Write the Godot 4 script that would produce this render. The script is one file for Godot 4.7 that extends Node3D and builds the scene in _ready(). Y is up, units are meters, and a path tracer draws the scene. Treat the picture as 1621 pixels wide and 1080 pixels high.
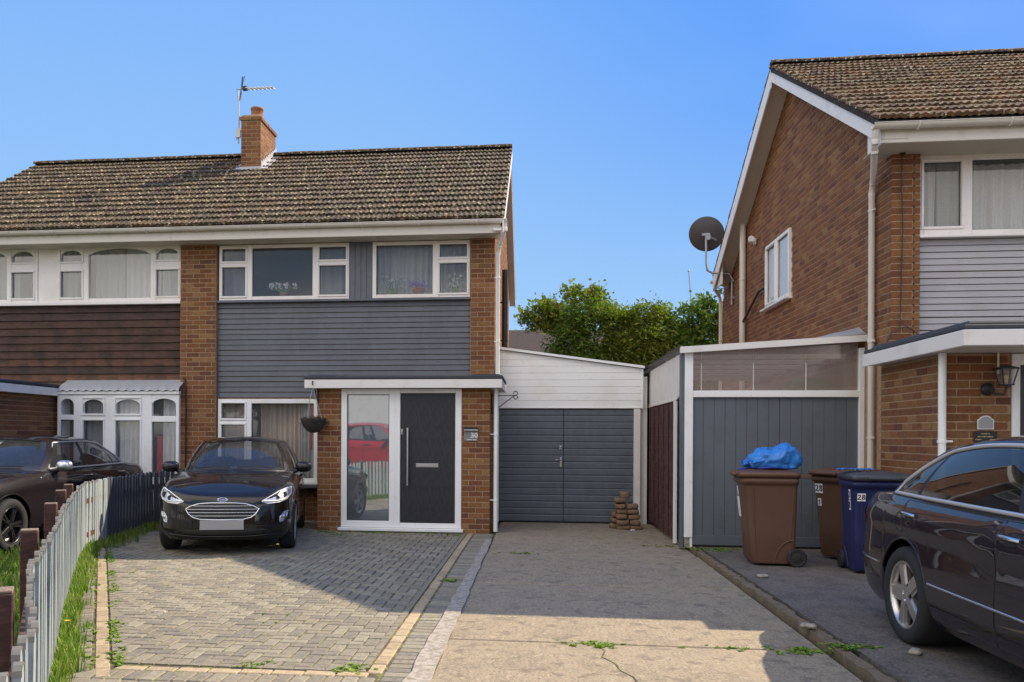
extends Node3D

# ---------------------------------------------------------------- helpers
const EYE := Vector3(0, 1.45, 0)
var M := {}
var names := {}
var rng := RandomNumberGenerator.new()
var cam: Camera3D


class Geo:
	var st := SurfaceTool.new()
	var count := 0

	func _init(smooth := false) -> void:
		st.begin(Mesh.PRIMITIVE_TRIANGLES)
		soft(smooth)

	func soft(on: bool) -> void:
		st.set_smooth_group(0 if on else 0xFFFFFFFF)

	func tri(a: Vector3, b: Vector3, c: Vector3) -> void:
		st.add_vertex(a)
		st.add_vertex(c)
		st.add_vertex(b)
		count += 1

	func quad(a: Vector3, b: Vector3, c: Vector3, d: Vector3) -> void:
		tri(a, b, c)
		tri(a, c, d)

	# a quad turned so that it faces away from the point o
	func quad_out(a: Vector3, b: Vector3, c: Vector3, d: Vector3, o: Vector3) -> void:
		if (b - a).cross(c - a).dot((a + b + c + d) / 4.0 - o) >= 0.0:
			quad(a, b, c, d)
		else:
			quad(d, c, b, a)

	func tri_out(a: Vector3, b: Vector3, c: Vector3, o: Vector3) -> void:
		if (b - a).cross(c - a).dot((a + b + c) / 3.0 - o) >= 0.0:
			tri(a, b, c)
		else:
			tri(c, b, a)

	func box(c: Vector3, s: Vector3, b := Basis.IDENTITY) -> Geo:
		var h := s / 2.0
		for k in 3:
			var u := (k + 1) % 3
			var v := (k + 2) % 3
			for g in [-1.0, 1.0]:
				var p: Array[Vector3] = []
				for e in [[-1, -1], [1, -1], [1, 1], [-1, 1]]:
					var w := Vector3.ZERO
					w[k] = g * h[k]
					w[u] = e[0] * h[u]
					w[v] = e[1] * h[v]
					p.append(c + b * w)
				quad_out(p[0], p[1], p[2], p[3], c)
		return self

	# box between two corners
	func span(a: Vector3, b: Vector3) -> Geo:
		return box((a + b) / 2.0, (b - a).abs())

	# chamfered box
	func cbox(c: Vector3, s: Vector3, r: float, b := Basis.IDENTITY) -> Geo:
		var h := s / 2.0
		var m := minf(r, minf(h.x, minf(h.y, h.z)) * 0.9)
		var i := h - Vector3(m, m, m)
		for k in 3:
			var u := (k + 1) % 3
			var v := (k + 2) % 3
			for g in [-1.0, 1.0]:
				var p: Array[Vector3] = []
				for e in [[-1, -1], [1, -1], [1, 1], [-1, 1]]:
					var w := Vector3.ZERO
					w[k] = g * h[k]
					w[u] = e[0] * i[u]
					w[v] = e[1] * i[v]
					p.append(c + b * w)
				quad_out(p[0], p[1], p[2], p[3], c)
			for g in [-1.0, 1.0]:
				for f in [-1.0, 1.0]:
					var p: Array[Vector3] = []
					for e in [[0, -1], [0, 1], [1, 1], [1, -1]]:
						var w := Vector3.ZERO
						w[u] = g * (h[u] if e[0] == 0 else i[u])
						w[v] = f * (i[v] if e[0] == 0 else h[v])
						w[k] = e[1] * i[k]
						p.append(c + b * w)
					quad_out(p[0], p[1], p[2], p[3], c)
		for x in [-1.0, 1.0]:
			for y in [-1.0, 1.0]:
				for z in [-1.0, 1.0]:
					tri_out(c + b * Vector3(x * h.x, y * i.y, z * i.z), c + b * Vector3(x * i.x, y * h.y, z * i.z), c + b * Vector3(x * i.x, y * i.y, z * h.z), c)
		return self

	func tube(path: Array, r: float, seg := 8, r_end := -1.0, capped := true) -> Geo:
		var n := path.size()
		var rings := []
		var up := Vector3.UP
		var t0: Vector3 = (path[1] - path[0]).normalized()
		if absf(t0.dot(up)) > 0.9:
			up = Vector3.RIGHT
		var side := t0.cross(up).normalized()
		for k in n:
			var t: Vector3 = (path[mini(k + 1, n - 1)] - path[maxi(k - 1, 0)]).normalized()
			side = (side - t * side.dot(t)).normalized()
			var nor := side.cross(t)
			var rr := r if r_end < 0.0 else lerpf(r, r_end, float(k) / (n - 1))
			var ring := []
			for a in seg:
				var w := TAU * a / seg
				ring.append(path[k] + (side * cos(w) + nor * sin(w)) * rr)
			rings.append(ring)
		soft(true)
		for k in n - 1:
			var mid: Vector3 = (path[k] + path[k + 1]) / 2.0
			for a in seg:
				var b := (a + 1) % seg
				quad_out(rings[k][a], rings[k][b], rings[k + 1][b], rings[k + 1][a], mid)
		soft(false)
		if capped:
			for e in [0, n - 1]:
				var inside: Vector3 = path[1] if e == 0 else path[n - 2]
				for a in seg:
					tri_out(path[e], rings[e][a], rings[e][(a + 1) % seg], inside)
		return self

	# profile of (radius, height) pairs turned round the y axis of xf
	func lathe(prof: Array, seg := 24, xf := Transform3D.IDENTITY, smooth := true) -> Geo:
		soft(smooth)
		for k in prof.size() - 1:
			var p: Vector2 = prof[k]
			var q: Vector2 = prof[k + 1]
			for a in seg:
				var u := TAU * a / seg
				var v := TAU * (a + 1) / seg
				var A := xf * Vector3(p.x * cos(u), p.y, p.x * sin(u))
				var B := xf * Vector3(p.x * cos(v), p.y, p.x * sin(v))
				var C := xf * Vector3(q.x * cos(v), q.y, q.x * sin(v))
				var D := xf * Vector3(q.x * cos(u), q.y, q.x * sin(u))
				if p.x < 1e-5:
					tri(A, D, C)
				elif q.x < 1e-5:
					tri(A, D, B)
				else:
					quad(A, D, C, B)
		soft(false)
		return self

	# polygon in xy of xf, pushed out along its z from 0 to depth
	func ext(poly: PackedVector2Array, depth: float, xf := Transform3D.IDENTITY, back := true) -> Geo:
		var pts := poly
		if Geometry2D.is_polygon_clockwise(pts):
			pts = pts.duplicate()
			pts.reverse()
		var idx := Geometry2D.triangulate_polygon(pts)
		for k in range(0, idx.size(), 3):
			var a := pts[idx[k]]
			var b := pts[idx[k + 1]]
			var c := pts[idx[k + 2]]
			if (b - a).cross(c - a) < 0.0:
				var s := b
				b = c
				c = s
			tri(xf * Vector3(a.x, a.y, depth), xf * Vector3(b.x, b.y, depth), xf * Vector3(c.x, c.y, depth))
			if back:
				tri(xf * Vector3(a.x, a.y, 0), xf * Vector3(c.x, c.y, 0), xf * Vector3(b.x, b.y, 0))
		for k in pts.size():
			var a := pts[k]
			var b := pts[(k + 1) % pts.size()]
			quad(xf * Vector3(a.x, a.y, 0), xf * Vector3(b.x, b.y, 0), xf * Vector3(b.x, b.y, depth), xf * Vector3(a.x, a.y, depth))
		return self

	# rows of points joined by quads
	func grid(rows: Array, closed := false, flip := false) -> Geo:
		soft(true)
		for j in rows.size() - 1:
			var n: int = rows[j].size()
			for i in (n if closed else n - 1):
				var k := (i + 1) % n
				if flip:
					quad(rows[j][i], rows[j + 1][i], rows[j + 1][k], rows[j][k])
				else:
					quad(rows[j][i], rows[j][k], rows[j + 1][k], rows[j + 1][i])
		soft(false)
		return self

	func done() -> ArrayMesh:
		st.generate_normals()
		return st.commit()


# ---------------------------------------------------------------- scene
func _ready() -> void:
	rng.seed = 20240
	cam = Camera3D.new()
	cam.name = "camera"
	cam.projection = Camera3D.PROJECTION_FRUSTUM
	cam.keep_aspect = Camera3D.KEEP_HEIGHT
	cam.near = 0.05
	cam.far = 900.0
	cam.size = 2.0 * 0.05 * 540.0 / 1350.0
	cam.frustum_offset = Vector2(125.5 / 1350.0 * 0.05, 150.0 / 1350.0 * 0.05)
	add_child(cam, true)
	cam.position = EYE
	cam.rotation = Vector3(0, atan(0.123), deg_to_rad(0.29))
	cam.current = true

	var env := Environment.new()
	var sky := PanoramaSkyMaterial.new()
	sky.panorama = sky_panorama()
	env.background_mode = Environment.BG_SKY
	env.sky = Sky.new()
	env.sky.sky_material = sky
	env.tonemap_mode = Environment.TONE_MAPPER_LINEAR
	env.tonemap_exposure = 1.6
	env.sdfgi_enabled = true
	env.ssao_enabled = true
	env.ssil_enabled = true
	var we := WorldEnvironment.new()
	we.name = "world_environment"
	we.environment = env
	add_child(we, true)

	var sun := DirectionalLight3D.new()
	sun.name = "sun"
	sun.light_color = Color(1.0, 0.93, 0.82)
	sun.light_energy = 1.6
	sun.light_angular_distance = 0.5
	sun.shadow_enabled = true
	add_child(sun, true)
	sun.look_at_from_position(Vector3.ZERO, Vector3(-1.01, -1.0, 0.60), Vector3.UP)

	make_materials()
	var sp := glassy("sidelight_pane", Color(0.5, 0.55, 0.58), 0.12, 0.8)
	mat("dish_grey", Color(0.075, 0.07, 0.075), 0.5)
	mat("plaque_grey", Color(0.20, 0.20, 0.19), 0.6)
	mat("coir", Color(0.045, 0.036, 0.03), 0.95)
	mat("tail_red", Color(0.35, 0.01, 0.01), 0.15)
	M["brick_mesh"] = unit_brick()
	M["tile_mesh"] = tile_mesh(1.0, 1.0)
	build_ground()
	number_thirty()
	neighbour()
	garage()
	lean_to()
	right_house()
	far_things()
	build_fence()
	build_cars()
	bins()
	stones()
	pots()
	build_greenery()


# a clear blue sky, deeper overhead, with cloud behind the street, spread and brightened to fill the shaded fronts
func sky_panorama() -> ImageTexture:
	var w := 768
	var h := 384
	var n := FastNoiseLite.new()
	n.seed = 8
	n.frequency = 0.55
	n.fractal_octaves = 5
	var low := Vector3(0.262, 0.425, 0.60)
	var high := Vector3(0.018, 0.165, 0.60)
	var data := PackedFloat32Array()
	data.resize(w * h * 4)
	for j in h:
		var up := PI * (0.5 - (j + 0.5) / h)
		var y := sin(up)
		for i in w:
			var a := TAU * ((i + 0.5) / w - 0.25)
			var d := Vector3(cos(a) * cos(up), y, sin(a) * cos(up))
			var c := low.lerp(high, clampf(1.0 - pow(1.0 - clampf(y, 0.0, 1.0), 1.15) + 0.38 * smoothstep(-0.25, 0.45, d.x) * smoothstep(0.05, 0.4, y), 0.0, 1.0))
			if y > 0.0:
				var p := Vector2(d.x, d.z) / (y + 0.22)
				var cloud_fill := smoothstep(-0.25, 0.65, d.z * 0.88 - d.x * 0.42)
				var v := n.get_noise_2d(p.x, p.y * 1.35) * 0.5 + 0.5
				var cover := smoothstep(0.62 - 0.26 * cloud_fill, 0.78 - 0.20 * cloud_fill, v) * (0.02 + 0.98 * cloud_fill) + 0.05 * smoothstep(0.42, 0.8, n.get_noise_2d(p.x * 0.5 + 9.0, p.y * 0.8) * 0.5 + 0.5) * (1.0 - cloud_fill)
				c = c.lerp(Vector3(1.36, 1.27, 1.15) * (0.72 + 0.5 * v), cover)
			else:
				c = Vector3(0.24, 0.23, 0.205)
			var k := (j * w + i) * 4
			data[k] = c.x
			data[k + 1] = c.y
			data[k + 2] = c.z
			data[k + 3] = 1.0
	return ImageTexture.create_from_image(Image.create_from_data(w, h, false, Image.FORMAT_RGBAF, data.to_byte_array()))


func numbered(called: String, parent: Node) -> String:
	var key := str(parent.get_instance_id()) + "/" + called
	var n: int = names.get(key, 0)
	names[key] = n + 1
	return called if n == 0 else "%s_%03d" % [called, n]


func part(called: String, mesh: Mesh, material: Material, parent: Node = self, xf := Transform3D.IDENTITY) -> MeshInstance3D:
	var o := MeshInstance3D.new()
	o.name = numbered(called, parent)
	o.mesh = mesh
	o.material_override = material
	o.transform = xf
	parent.add_child(o, true)
	return o


func tag(o: Node, label: String, category := "", group := "", kind := "") -> Node:
	if label:
		o.set_meta("label", label)
	if category:
		o.set_meta("category", category)
	if group:
		o.set_meta("group", group)
	if kind:
		o.set_meta("kind", kind)
	return o


func thing(called: String, label: String, category: String, at := Vector3.ZERO, turn := 0.0, group := "") -> Node3D:
	var o := Node3D.new()
	o.name = numbered(called, self)
	add_child(o, true)
	o.position = at
	o.rotation_degrees.y = turn
	tag(o, label, category, group)
	return o


func copy_of(src: Node3D, called: String, label: String, at: Vector3, turn := 0.0) -> Node3D:
	var o: Node3D = src.duplicate()
	o.name = numbered(called, self)
	add_child(o, true)
	o.position = at
	o.rotation_degrees.y = turn
	o.set_meta("label", label)
	return o


func node_part(called: String, parent: Node, at := Vector3.ZERO) -> Node3D:
	var o := Node3D.new()
	o.name = numbered(called, parent)
	parent.add_child(o, true)
	o.position = at
	return o


func many(called: String, mesh: Mesh, material: Material, xfs: Array, colors: Array, parent: Node = self) -> MultiMeshInstance3D:
	var mm := MultiMesh.new()
	mm.transform_format = MultiMesh.TRANSFORM_3D
	mm.use_colors = colors.size() > 0
	mm.mesh = mesh
	mm.instance_count = xfs.size()
	for k in xfs.size():
		mm.set_instance_transform(k, xfs[k])
		if colors.size() > 0:
			mm.set_instance_color(k, colors[k])
	var o := MultiMeshInstance3D.new()
	o.name = numbered(called, parent)
	o.multimesh = mm
	o.material_override = material
	parent.add_child(o, true)
	return o


func screen(p: Vector3) -> Vector3:          # where a point falls in the picture: x, y in -1..1, and its distance
	var q := cam.global_transform.affine_inverse() * p
	var d := maxf(-q.z, 0.01)
	return Vector3((q.x / d - 0.0926) / 0.6, (q.y / d - 0.111) / 0.4, -q.z)


func seen_size(p: Vector3, out_of_sight := false) -> float:
	var s := screen(p)
	if s.z < 0.3 or absf(s.x) > 1.03 or absf(s.y) > 1.03 or out_of_sight:
		return 0.0
	return 1.0 / s.z


# ---------------------------------------------------------------- materials
func lin(r: float, g: float, b: float) -> Color:
	return Color(r, g, b).linear_to_srgb()


func noise_image(seed_: int, freq: float, size: int, kind := "fbm") -> PackedByteArray:
	var n := FastNoiseLite.new()
	n.seed = seed_
	n.frequency = freq
	if kind == "cell":
		n.noise_type = FastNoiseLite.TYPE_CELLULAR
		n.fractal_type = FastNoiseLite.FRACTAL_NONE
	else:
		n.noise_type = FastNoiseLite.TYPE_SIMPLEX_SMOOTH
		n.fractal_octaves = 5 if kind == "fbm" else 1
		if kind == "ridge":
			n.fractal_type = FastNoiseLite.FRACTAL_RIDGED
			n.fractal_octaves = 3
	var im := n.get_seamless_image(size, size)
	im.convert(Image.FORMAT_L8)
	return im.get_data()


# base colour (linear) under layers of [seed, freq, kind, lo, hi, colour, strength, stretch_x]
func layered(size: int, base: Color, layers: Array) -> ImageTexture:
	var n := size * size
	var r := PackedFloat32Array()
	var g := PackedFloat32Array()
	var b := PackedFloat32Array()
	r.resize(n)
	g.resize(n)
	b.resize(n)
	r.fill(base.r)
	g.fill(base.g)
	b.fill(base.b)
	for l in layers:
		var data := noise_image(l[0], l[1], size, l[2])
		var ramp := PackedFloat32Array()
		for k in 256:
			ramp.append(smoothstep(l[3], l[4], k / 255.0) * l[6])
		var c: Color = l[5]
		var cr := c.r
		var cg := c.g
		var cb := c.b
		var sx: int = l[7] if l.size() > 7 else 1
		var sy: int = l[8] if l.size() > 8 else 1
		for k in n:
			var at := k
			if sx > 1 or sy > 1:
				at = ((k / size) * sy % size) * size + ((k % size) * sx) % size
			var w := ramp[data[at]]
			if w > 0.0:
				r[k] += (cr - r[k]) * w
				g[k] += (cg - g[k]) * w
				b[k] += (cb - b[k]) * w
	var lut := PackedByteArray()
	for k in 1025:
		lut.append(int(clampf(Color(k / 1024.0, 0, 0).linear_to_srgb().r * 255.0 + 0.5, 0, 255)))
	var bytes := PackedByteArray()
	bytes.resize(n * 3)
	for k in n:
		bytes[k * 3] = lut[int(clampf(r[k], 0, 1) * 1024.0)]
		bytes[k * 3 + 1] = lut[int(clampf(g[k], 0, 1) * 1024.0)]
		bytes[k * 3 + 2] = lut[int(clampf(b[k], 0, 1) * 1024.0)]
	return ImageTexture.create_from_image(Image.create_from_data(size, size, false, Image.FORMAT_RGB8, bytes))


func grey(v: float) -> Color:
	return Color(v, v, v)


func mat(key: String, c: Color, rough := 0.8, tex: Texture2D = null, per_metre := 1.0, world := true) -> StandardMaterial3D:
	var m := StandardMaterial3D.new()
	m.resource_name = key
	m.albedo_color = c.linear_to_srgb()
	m.roughness = rough
	if tex:
		m.albedo_texture = tex
		m.uv1_triplanar = true
		m.uv1_world_triplanar = world
		m.uv1_scale = Vector3.ONE * per_metre
	M[key] = m
	return m


func bumpy(m: StandardMaterial3D, tex: Texture2D, cm: float) -> StandardMaterial3D:
	m.heightmap_enabled = true
	m.heightmap_texture = tex
	m.heightmap_scale = cm
	return m


func glassy(key: String, c: Color, alpha: float, metal := 0.0) -> StandardMaterial3D:
	var m := StandardMaterial3D.new()
	m.resource_name = key
	m.transparency = BaseMaterial3D.TRANSPARENCY_ALPHA
	m.albedo_color = Color(c.linear_to_srgb(), alpha)
	m.roughness = 0.02
	m.metallic = metal
	m.metallic_specular = 0.5
	M[key] = m
	return m


const BRICK_TONES := [Color(0.254, 0.102, 0.035), Color(0.287, 0.120, 0.042), Color(0.209, 0.081, 0.031), Color(0.281, 0.131, 0.047), Color(0.170, 0.065, 0.031), Color(0.235, 0.106, 0.046), Color(0.326, 0.166, 0.064), Color(0.241, 0.090, 0.034)]
const TILE_TONES := [Color(0.057, 0.030, 0.020), Color(0.047, 0.027, 0.020), Color(0.070, 0.037, 0.020), Color(0.041, 0.027, 0.014), Color(0.064, 0.038, 0.027), Color(0.034, 0.019, 0.014), Color(0.083, 0.045, 0.023), Color(0.051, 0.035, 0.018)]
const PAVER_TONES := [Color(0.209, 0.183, 0.137), Color(0.233, 0.207, 0.155), Color(0.184, 0.161, 0.122), Color(0.215, 0.185, 0.133), Color(0.247, 0.222, 0.164), Color(0.170, 0.153, 0.122)]


func make_materials() -> void:
	# greys that only vary, multiplied by a colour
	var grain := layered(256, grey(0.9), [[11, 0.03, "fbm", 0.3, 0.75, grey(0.62), 0.8], [12, 0.25, "one", 0.5, 0.9, grey(1.0), 0.6], [13, 0.3, "one", 0.6, 0.9, grey(0.45), 0.5]])
	var soft_dirt := layered(256, grey(1.0), [[21, 0.012, "fbm", 0.5, 0.95, Color(0.86, 0.84, 0.79), 0.6], [22, 0.09, "fbm", 0.68, 0.9, Color(0.72, 0.68, 0.6), 0.35]])
	var fine := layered(256, grey(0.92), [[31, 0.4, "one", 0.4, 1.0, grey(1.0), 0.7], [32, 0.05, "fbm", 0.4, 0.8, grey(0.75), 0.6]])
	var clad_wear := layered(256, grey(0.95), [[33, 0.010, "fbm", 0.35, 0.8, grey(0.78), 0.7], [34, 0.012, "fbm", 0.5, 0.8, grey(1.0), 0.7, 5, 1], [35, 0.05, "fbm", 0.62, 0.85, grey(0.7), 0.5]])
	M["fine_tex"] = fine
	for k in BRICK_TONES.size():
		bumpy(mat("brick%d" % k, BRICK_TONES[k], 0.9, grain, 2.3), grain, 0.25)
	var bm := bumpy(mat("brick_any", Color(1.12, 1.12, 1.12), 0.9, grain, 2.3), grain, 0.25)
	bm.albedo_color = Color(1, 1, 1)
	bm.vertex_color_use_as_albedo = true
	mat("mortar", Color(0.44, 0.285, 0.175), 0.95, grain, 1.7)
	# concrete roof tiles with lichen and moss
	var lichen := layered(512, grey(0.92), [
		[41, 0.02, "fbm", 0.35, 0.75, Color(0.62, 0.60, 0.56), 0.9], [42, 0.035, "fbm", 0.5, 0.72, Color(0.62, 0.72, 0.30), 0.75],
		[43, 0.03, "fbm", 0.55, 0.74, Color(0.22, 0.25, 0.12), 0.85]])
	for k in TILE_TONES.size():
		var tm := mat("tile%d" % k, TILE_TONES[k] * 1.25, 0.9, lichen, 0.62)
		bumpy(tm, lichen, 0.4)
		var spots: Texture2D = M.get("lichen_spots")
		if spots == null:
			spots = lichen_spots()
			M["lichen_spots"] = spots
		tm.detail_enabled = true
		tm.detail_albedo = spots
		tm.detail_uv_layer = BaseMaterial3D.DETAIL_UV_1
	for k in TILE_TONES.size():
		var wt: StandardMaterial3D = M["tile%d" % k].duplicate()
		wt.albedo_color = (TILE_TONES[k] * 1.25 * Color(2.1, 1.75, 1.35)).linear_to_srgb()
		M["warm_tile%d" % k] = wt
	var ta: StandardMaterial3D = M["tile1"].duplicate()
	ta.albedo_color = lin(1.0, 1.0, 1.0)
	ta.vertex_color_use_as_albedo = true
	M["tile_any"] = ta
	mat("tile_far", Color(0.042, 0.024, 0.021), 0.9, lichen, 0.62)
	# white plastics and paint
	mat("upvc", Color(0.86, 0.855, 0.84), 0.32, soft_dirt, 0.35)
	mat("upvc_pinkish", Color(0.86, 0.80, 0.76), 0.38, soft_dirt, 0.5)
	mat("white_paint", Color(0.83, 0.80, 0.77), 0.5, soft_dirt, 0.8)
	mat("gutter_white", Color(0.72, 0.66, 0.58), 0.45, soft_dirt, 1.1)
	mat("cream_soffit", Color(0.62, 0.55, 0.45), 0.6, soft_dirt, 0.6)
	mat("white_board", Color(0.78, 0.74, 0.70), 0.55, soft_dirt, 0.7)
	# grey cladding and doors
	mat("grey_clad", Color(0.128, 0.133, 0.155), 0.42, clad_wear, 0.45)
	mat("grey_door", Color(0.110, 0.130, 0.158), 0.42, clad_wear, 0.5)
	mat("grey_plank", Color(0.112, 0.128, 0.150), 0.6, soft_dirt, 0.9)
	mat("pale_clad", Color(0.43, 0.41, 0.42), 0.5, soft_dirt, 0.6)
	var oak := layered(256, grey(0.95), [[51, 0.02, "fbm", 0.3, 0.7, grey(0.55), 0.8, 4, 1], [52, 0.06, "ridge", 0.5, 0.9, grey(0.4), 0.6, 3, 1]])
	bumpy(mat("dark_door", Color(0.030, 0.032, 0.040), 0.42, oak, 1.4), oak, 0.12)
	var wood := layered(256, grey(1.0), [[55, 0.02, "fbm", 0.3, 0.7, Color(0.55, 0.5, 0.48), 0.9, 1, 6], [56, 0.012, "fbm", 0.5, 0.75, Color(0.28, 0.3, 0.26), 0.85], [57, 0.03, "fbm", 0.62, 0.8, Color(1.0, 0.85, 0.7), 0.6, 1, 2]])
	for k in 4:
		bumpy(mat("timber%d" % k, [Color(0.13, 0.050, 0.024), Color(0.085, 0.034, 0.020), Color(0.175, 0.072, 0.034), Color(0.065, 0.029, 0.020)][k], 0.7, wood, 0.8), wood, 0.3)
	bumpy(mat("fence_brown", Color(0.105, 0.045, 0.038), 0.85, wood, 1.2), wood, 0.3)
	bumpy(mat("post_brown", Color(0.115, 0.05, 0.04), 0.85, wood, 1.9), wood, 0.3)
	mat("post_end", Color(0.24, 0.175, 0.13), 0.9, grain, 4.0)
	var flaky := layered(256, grey(1.0), [[61, 0.02, "fbm", 0.3, 0.75, Color(0.78, 0.80, 0.80), 0.9, 3, 1], [62, 0.05, "fbm", 0.68, 0.8, Color(0.75, 0.55, 0.42), 0.7, 3, 1]])
	for k in 3:
		mat("picket%d" % k, [Color(0.285, 0.33, 0.335), Color(0.25, 0.295, 0.305), Color(0.32, 0.36, 0.36)][k], 0.7, flaky, 1.6)
	mat("picket_end", Color(0.17, 0.165, 0.15), 0.9, grain, 4.0)
	mat("picket_shaded", Color(0.075, 0.082, 0.10), 0.7, flaky, 1.6)  # picket paint darkened: house shade on the far run put into the colour
	mat("felt", Color(0.055, 0.058, 0.065), 0.85, fine, 1.5)
	mat("lead", Color(0.46, 0.47, 0.49), 0.5, soft_dirt, 1.5)
	M["lead"].metallic = 0.3
	mat("black_plastic", Color(0.02, 0.02, 0.022), 0.4)
	mat("black_iron", Color(0.018, 0.018, 0.02), 0.45)
	mat("chrome", Color(0.72, 0.72, 0.73), 0.12)
	M["chrome"].metallic = 1.0
	mat("steel", Color(0.55, 0.55, 0.56), 0.3)
	M["steel"].metallic = 0.9
	mat("galvanised", Color(0.42, 0.43, 0.44), 0.45)
	M["galvanised"].metallic = 0.6
	mat("terracotta", Color(0.40, 0.155, 0.075), 0.85, grain, 3.0)
	# ground
	var pave := layered(256, grey(0.95), [[71, 0.03, "fbm", 0.3, 0.8, grey(0.68), 0.8], [72, 0.12, "one", 0.55, 0.95, grey(1.0), 0.8], [73, 0.14, "one", 0.62, 0.95, grey(0.45), 0.7], [74, 0.05, "fbm", 0.66, 0.8, Color(0.55, 0.58, 0.35), 0.5]])
	for k in PAVER_TONES.size():
		bumpy(mat("paver%d" % k, PAVER_TONES[k] * 1.2, 0.92, pave, 1.7), pave, 0.2)
	var pa := bumpy(mat("paver_any", Color(1, 1, 1), 0.92, pave, 1.7), pave, 0.2)
	pa.vertex_color_use_as_albedo = true
	for k in 3:
		bumpy(mat("tan%d" % k, [Color(0.42, 0.325, 0.205), Color(0.46, 0.355, 0.225), Color(0.38, 0.29, 0.18)][k], 0.92, pave, 1.7), pave, 0.2)
	mat("joint_moss", Color(1, 1, 1), 1.0, layered(256, Color(0.085, 0.07, 0.05), [[81, 0.03, "fbm", 0.40, 0.62, Color(0.19, 0.20, 0.045), 0.9], [82, 0.2, "one", 0.5, 0.9, Color(0.05, 0.045, 0.03), 0.7]]), 0.9)
	var conc := layered(1024, Color(0.285, 0.228, 0.152), [
		[91, 0.005, "fbm", 0.45, 0.72, Color(0.215, 0.175, 0.122), 0.6], [92, 0.12, "one", 0.45, 0.95, Color(0.38, 0.315, 0.22), 0.5], [93, 0.10, "one", 0.62, 0.92, Color(0.10, 0.082, 0.06), 0.75],
		[94, 0.010, "fbm", 0.6, 0.80, Color(0.12, 0.097, 0.072), 0.6], [95, 0.03, "fbm", 0.64, 0.84, Color(0.44, 0.38, 0.27), 0.4], [96, 0.010, "fbm", 0.52, 0.7, Color(0.17, 0.135, 0.095), 0.35, 5, 1], [97, 0.05, "ridge", 0.78, 0.95, Color(0.13, 0.105, 0.075), 0.6]])
	bumpy(mat("concrete", Color(1, 1, 1), 0.92, conc, 0.42), conc, 0.4)
	mat("kerb_dirty", Color(0.62, 0.58, 0.54), 0.95, conc, 0.8)
	mat("kerb", Color(1, 1, 1), 0.92, layered(512, Color(0.36, 0.32, 0.265), [[98, 0.02, "fbm", 0.4, 0.75, Color(0.24, 0.20, 0.16), 0.8], [99, 0.08, "one", 0.6, 0.95, Color(0.14, 0.12, 0.09), 0.6], [100, 0.015, "fbm", 0.66, 0.8, Color(0.12, 0.13, 0.045), 0.6]]), 1.1)
	var tarm := layered(512, Color(0.135, 0.115, 0.098), [[101, 0.008, "fbm", 0.35, 0.75, Color(0.085, 0.072, 0.066), 0.8], [102, 0.1, "one", 0.5, 0.95, Color(0.22, 0.19, 0.16), 0.7], [104, 0.12, "one", 0.62, 0.95, Color(0.05, 0.042, 0.038), 0.7], [103, 0.03, "fbm", 0.62, 0.8, Color(0.062, 0.06, 0.035), 0.6]])
	bumpy(mat("old_tarmac", Color(1, 1, 1), 0.92, tarm, 0.6), tarm, 0.4)
	bumpy(mat("road", Color(0.8, 0.8, 0.82), 0.9, tarm, 0.5), tarm, 0.4)
	mat("soil", Color(1, 1, 1), 1.0, layered(256, Color(0.075, 0.06, 0.035), [[111, 0.02, "fbm", 0.4, 0.7, Color(0.05, 0.085, 0.02), 0.9], [112, 0.2, "one", 0.5, 0.9, Color(0.035, 0.028, 0.02), 0.8]]), 0.8)
	mat("lawn", Color(1, 1, 1), 1.0, layered(256, Color(0.05, 0.085, 0.02), [[115, 0.02, "fbm", 0.4, 0.7, Color(0.075, 0.105, 0.025), 0.9], [116, 0.2, "one", 0.5, 0.9, Color(0.03, 0.045, 0.015), 0.8]]), 0.8)
	mat("stone", Color(1, 1, 1), 0.95, layered(256, Color(0.22, 0.135, 0.078), [[121, 0.03, "fbm", 0.35, 0.7, Color(0.13, 0.08, 0.06), 0.8], [122, 0.2, "one", 0.5, 0.9, Color(0.30, 0.21, 0.13), 0.6]]), 2.0)
	bumpy(M["stone"], grain, 0.8)
	# leaves
	for k in 4:
		var lm := mat("leaf%d" % k, [Color(0.20, 0.24, 0.034), Color(0.13, 0.20, 0.030), Color(0.22, 0.235, 0.045), Color(0.17, 0.25, 0.045)][k], 0.75)
		lm.backlight_enabled = true
		lm.backlight = Color(0.75, 0.9, 0.35)
		lm.vertex_color_use_as_albedo = true
	var gm := mat("grass", Color(1, 1, 1), 0.6)
	gm.backlight_enabled = true
	gm.backlight = Color(0.7, 0.9, 0.3)
	gm.vertex_color_use_as_albedo = true
	mat("bark", Color(0.10, 0.075, 0.05), 0.95, grain, 3.0)
	# glass and rooms
	glassy("pane", Color(0.55, 0.57, 0.6), 0.05, 0.06)
	glassy("pane_bright", Color(0.6, 0.62, 0.62), 0.10, 0.22)
	glassy("frosted_pane", Color(0.22, 0.23, 0.24), 0.62, 0.25)
	glassy("plastic_glazing", Color(0.42, 0.34, 0.31), 0.45, 0.15)
	M["plastic_glazing"].roughness = 0.12
	glassy("car_glass", Color(0.05, 0.055, 0.06), 0.30, 0.2)
	glassy("car_glass_dark", Color(0.012, 0.013, 0.015), 0.80, 0.25)
	glassy("lamp_cover", Color(0.9, 0.92, 0.95), 0.08, 0.2)
	mat("room", Color(0.30, 0.29, 0.28), 0.9)
	mat("room_dark", Color(0.10, 0.10, 0.105), 0.9)
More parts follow.
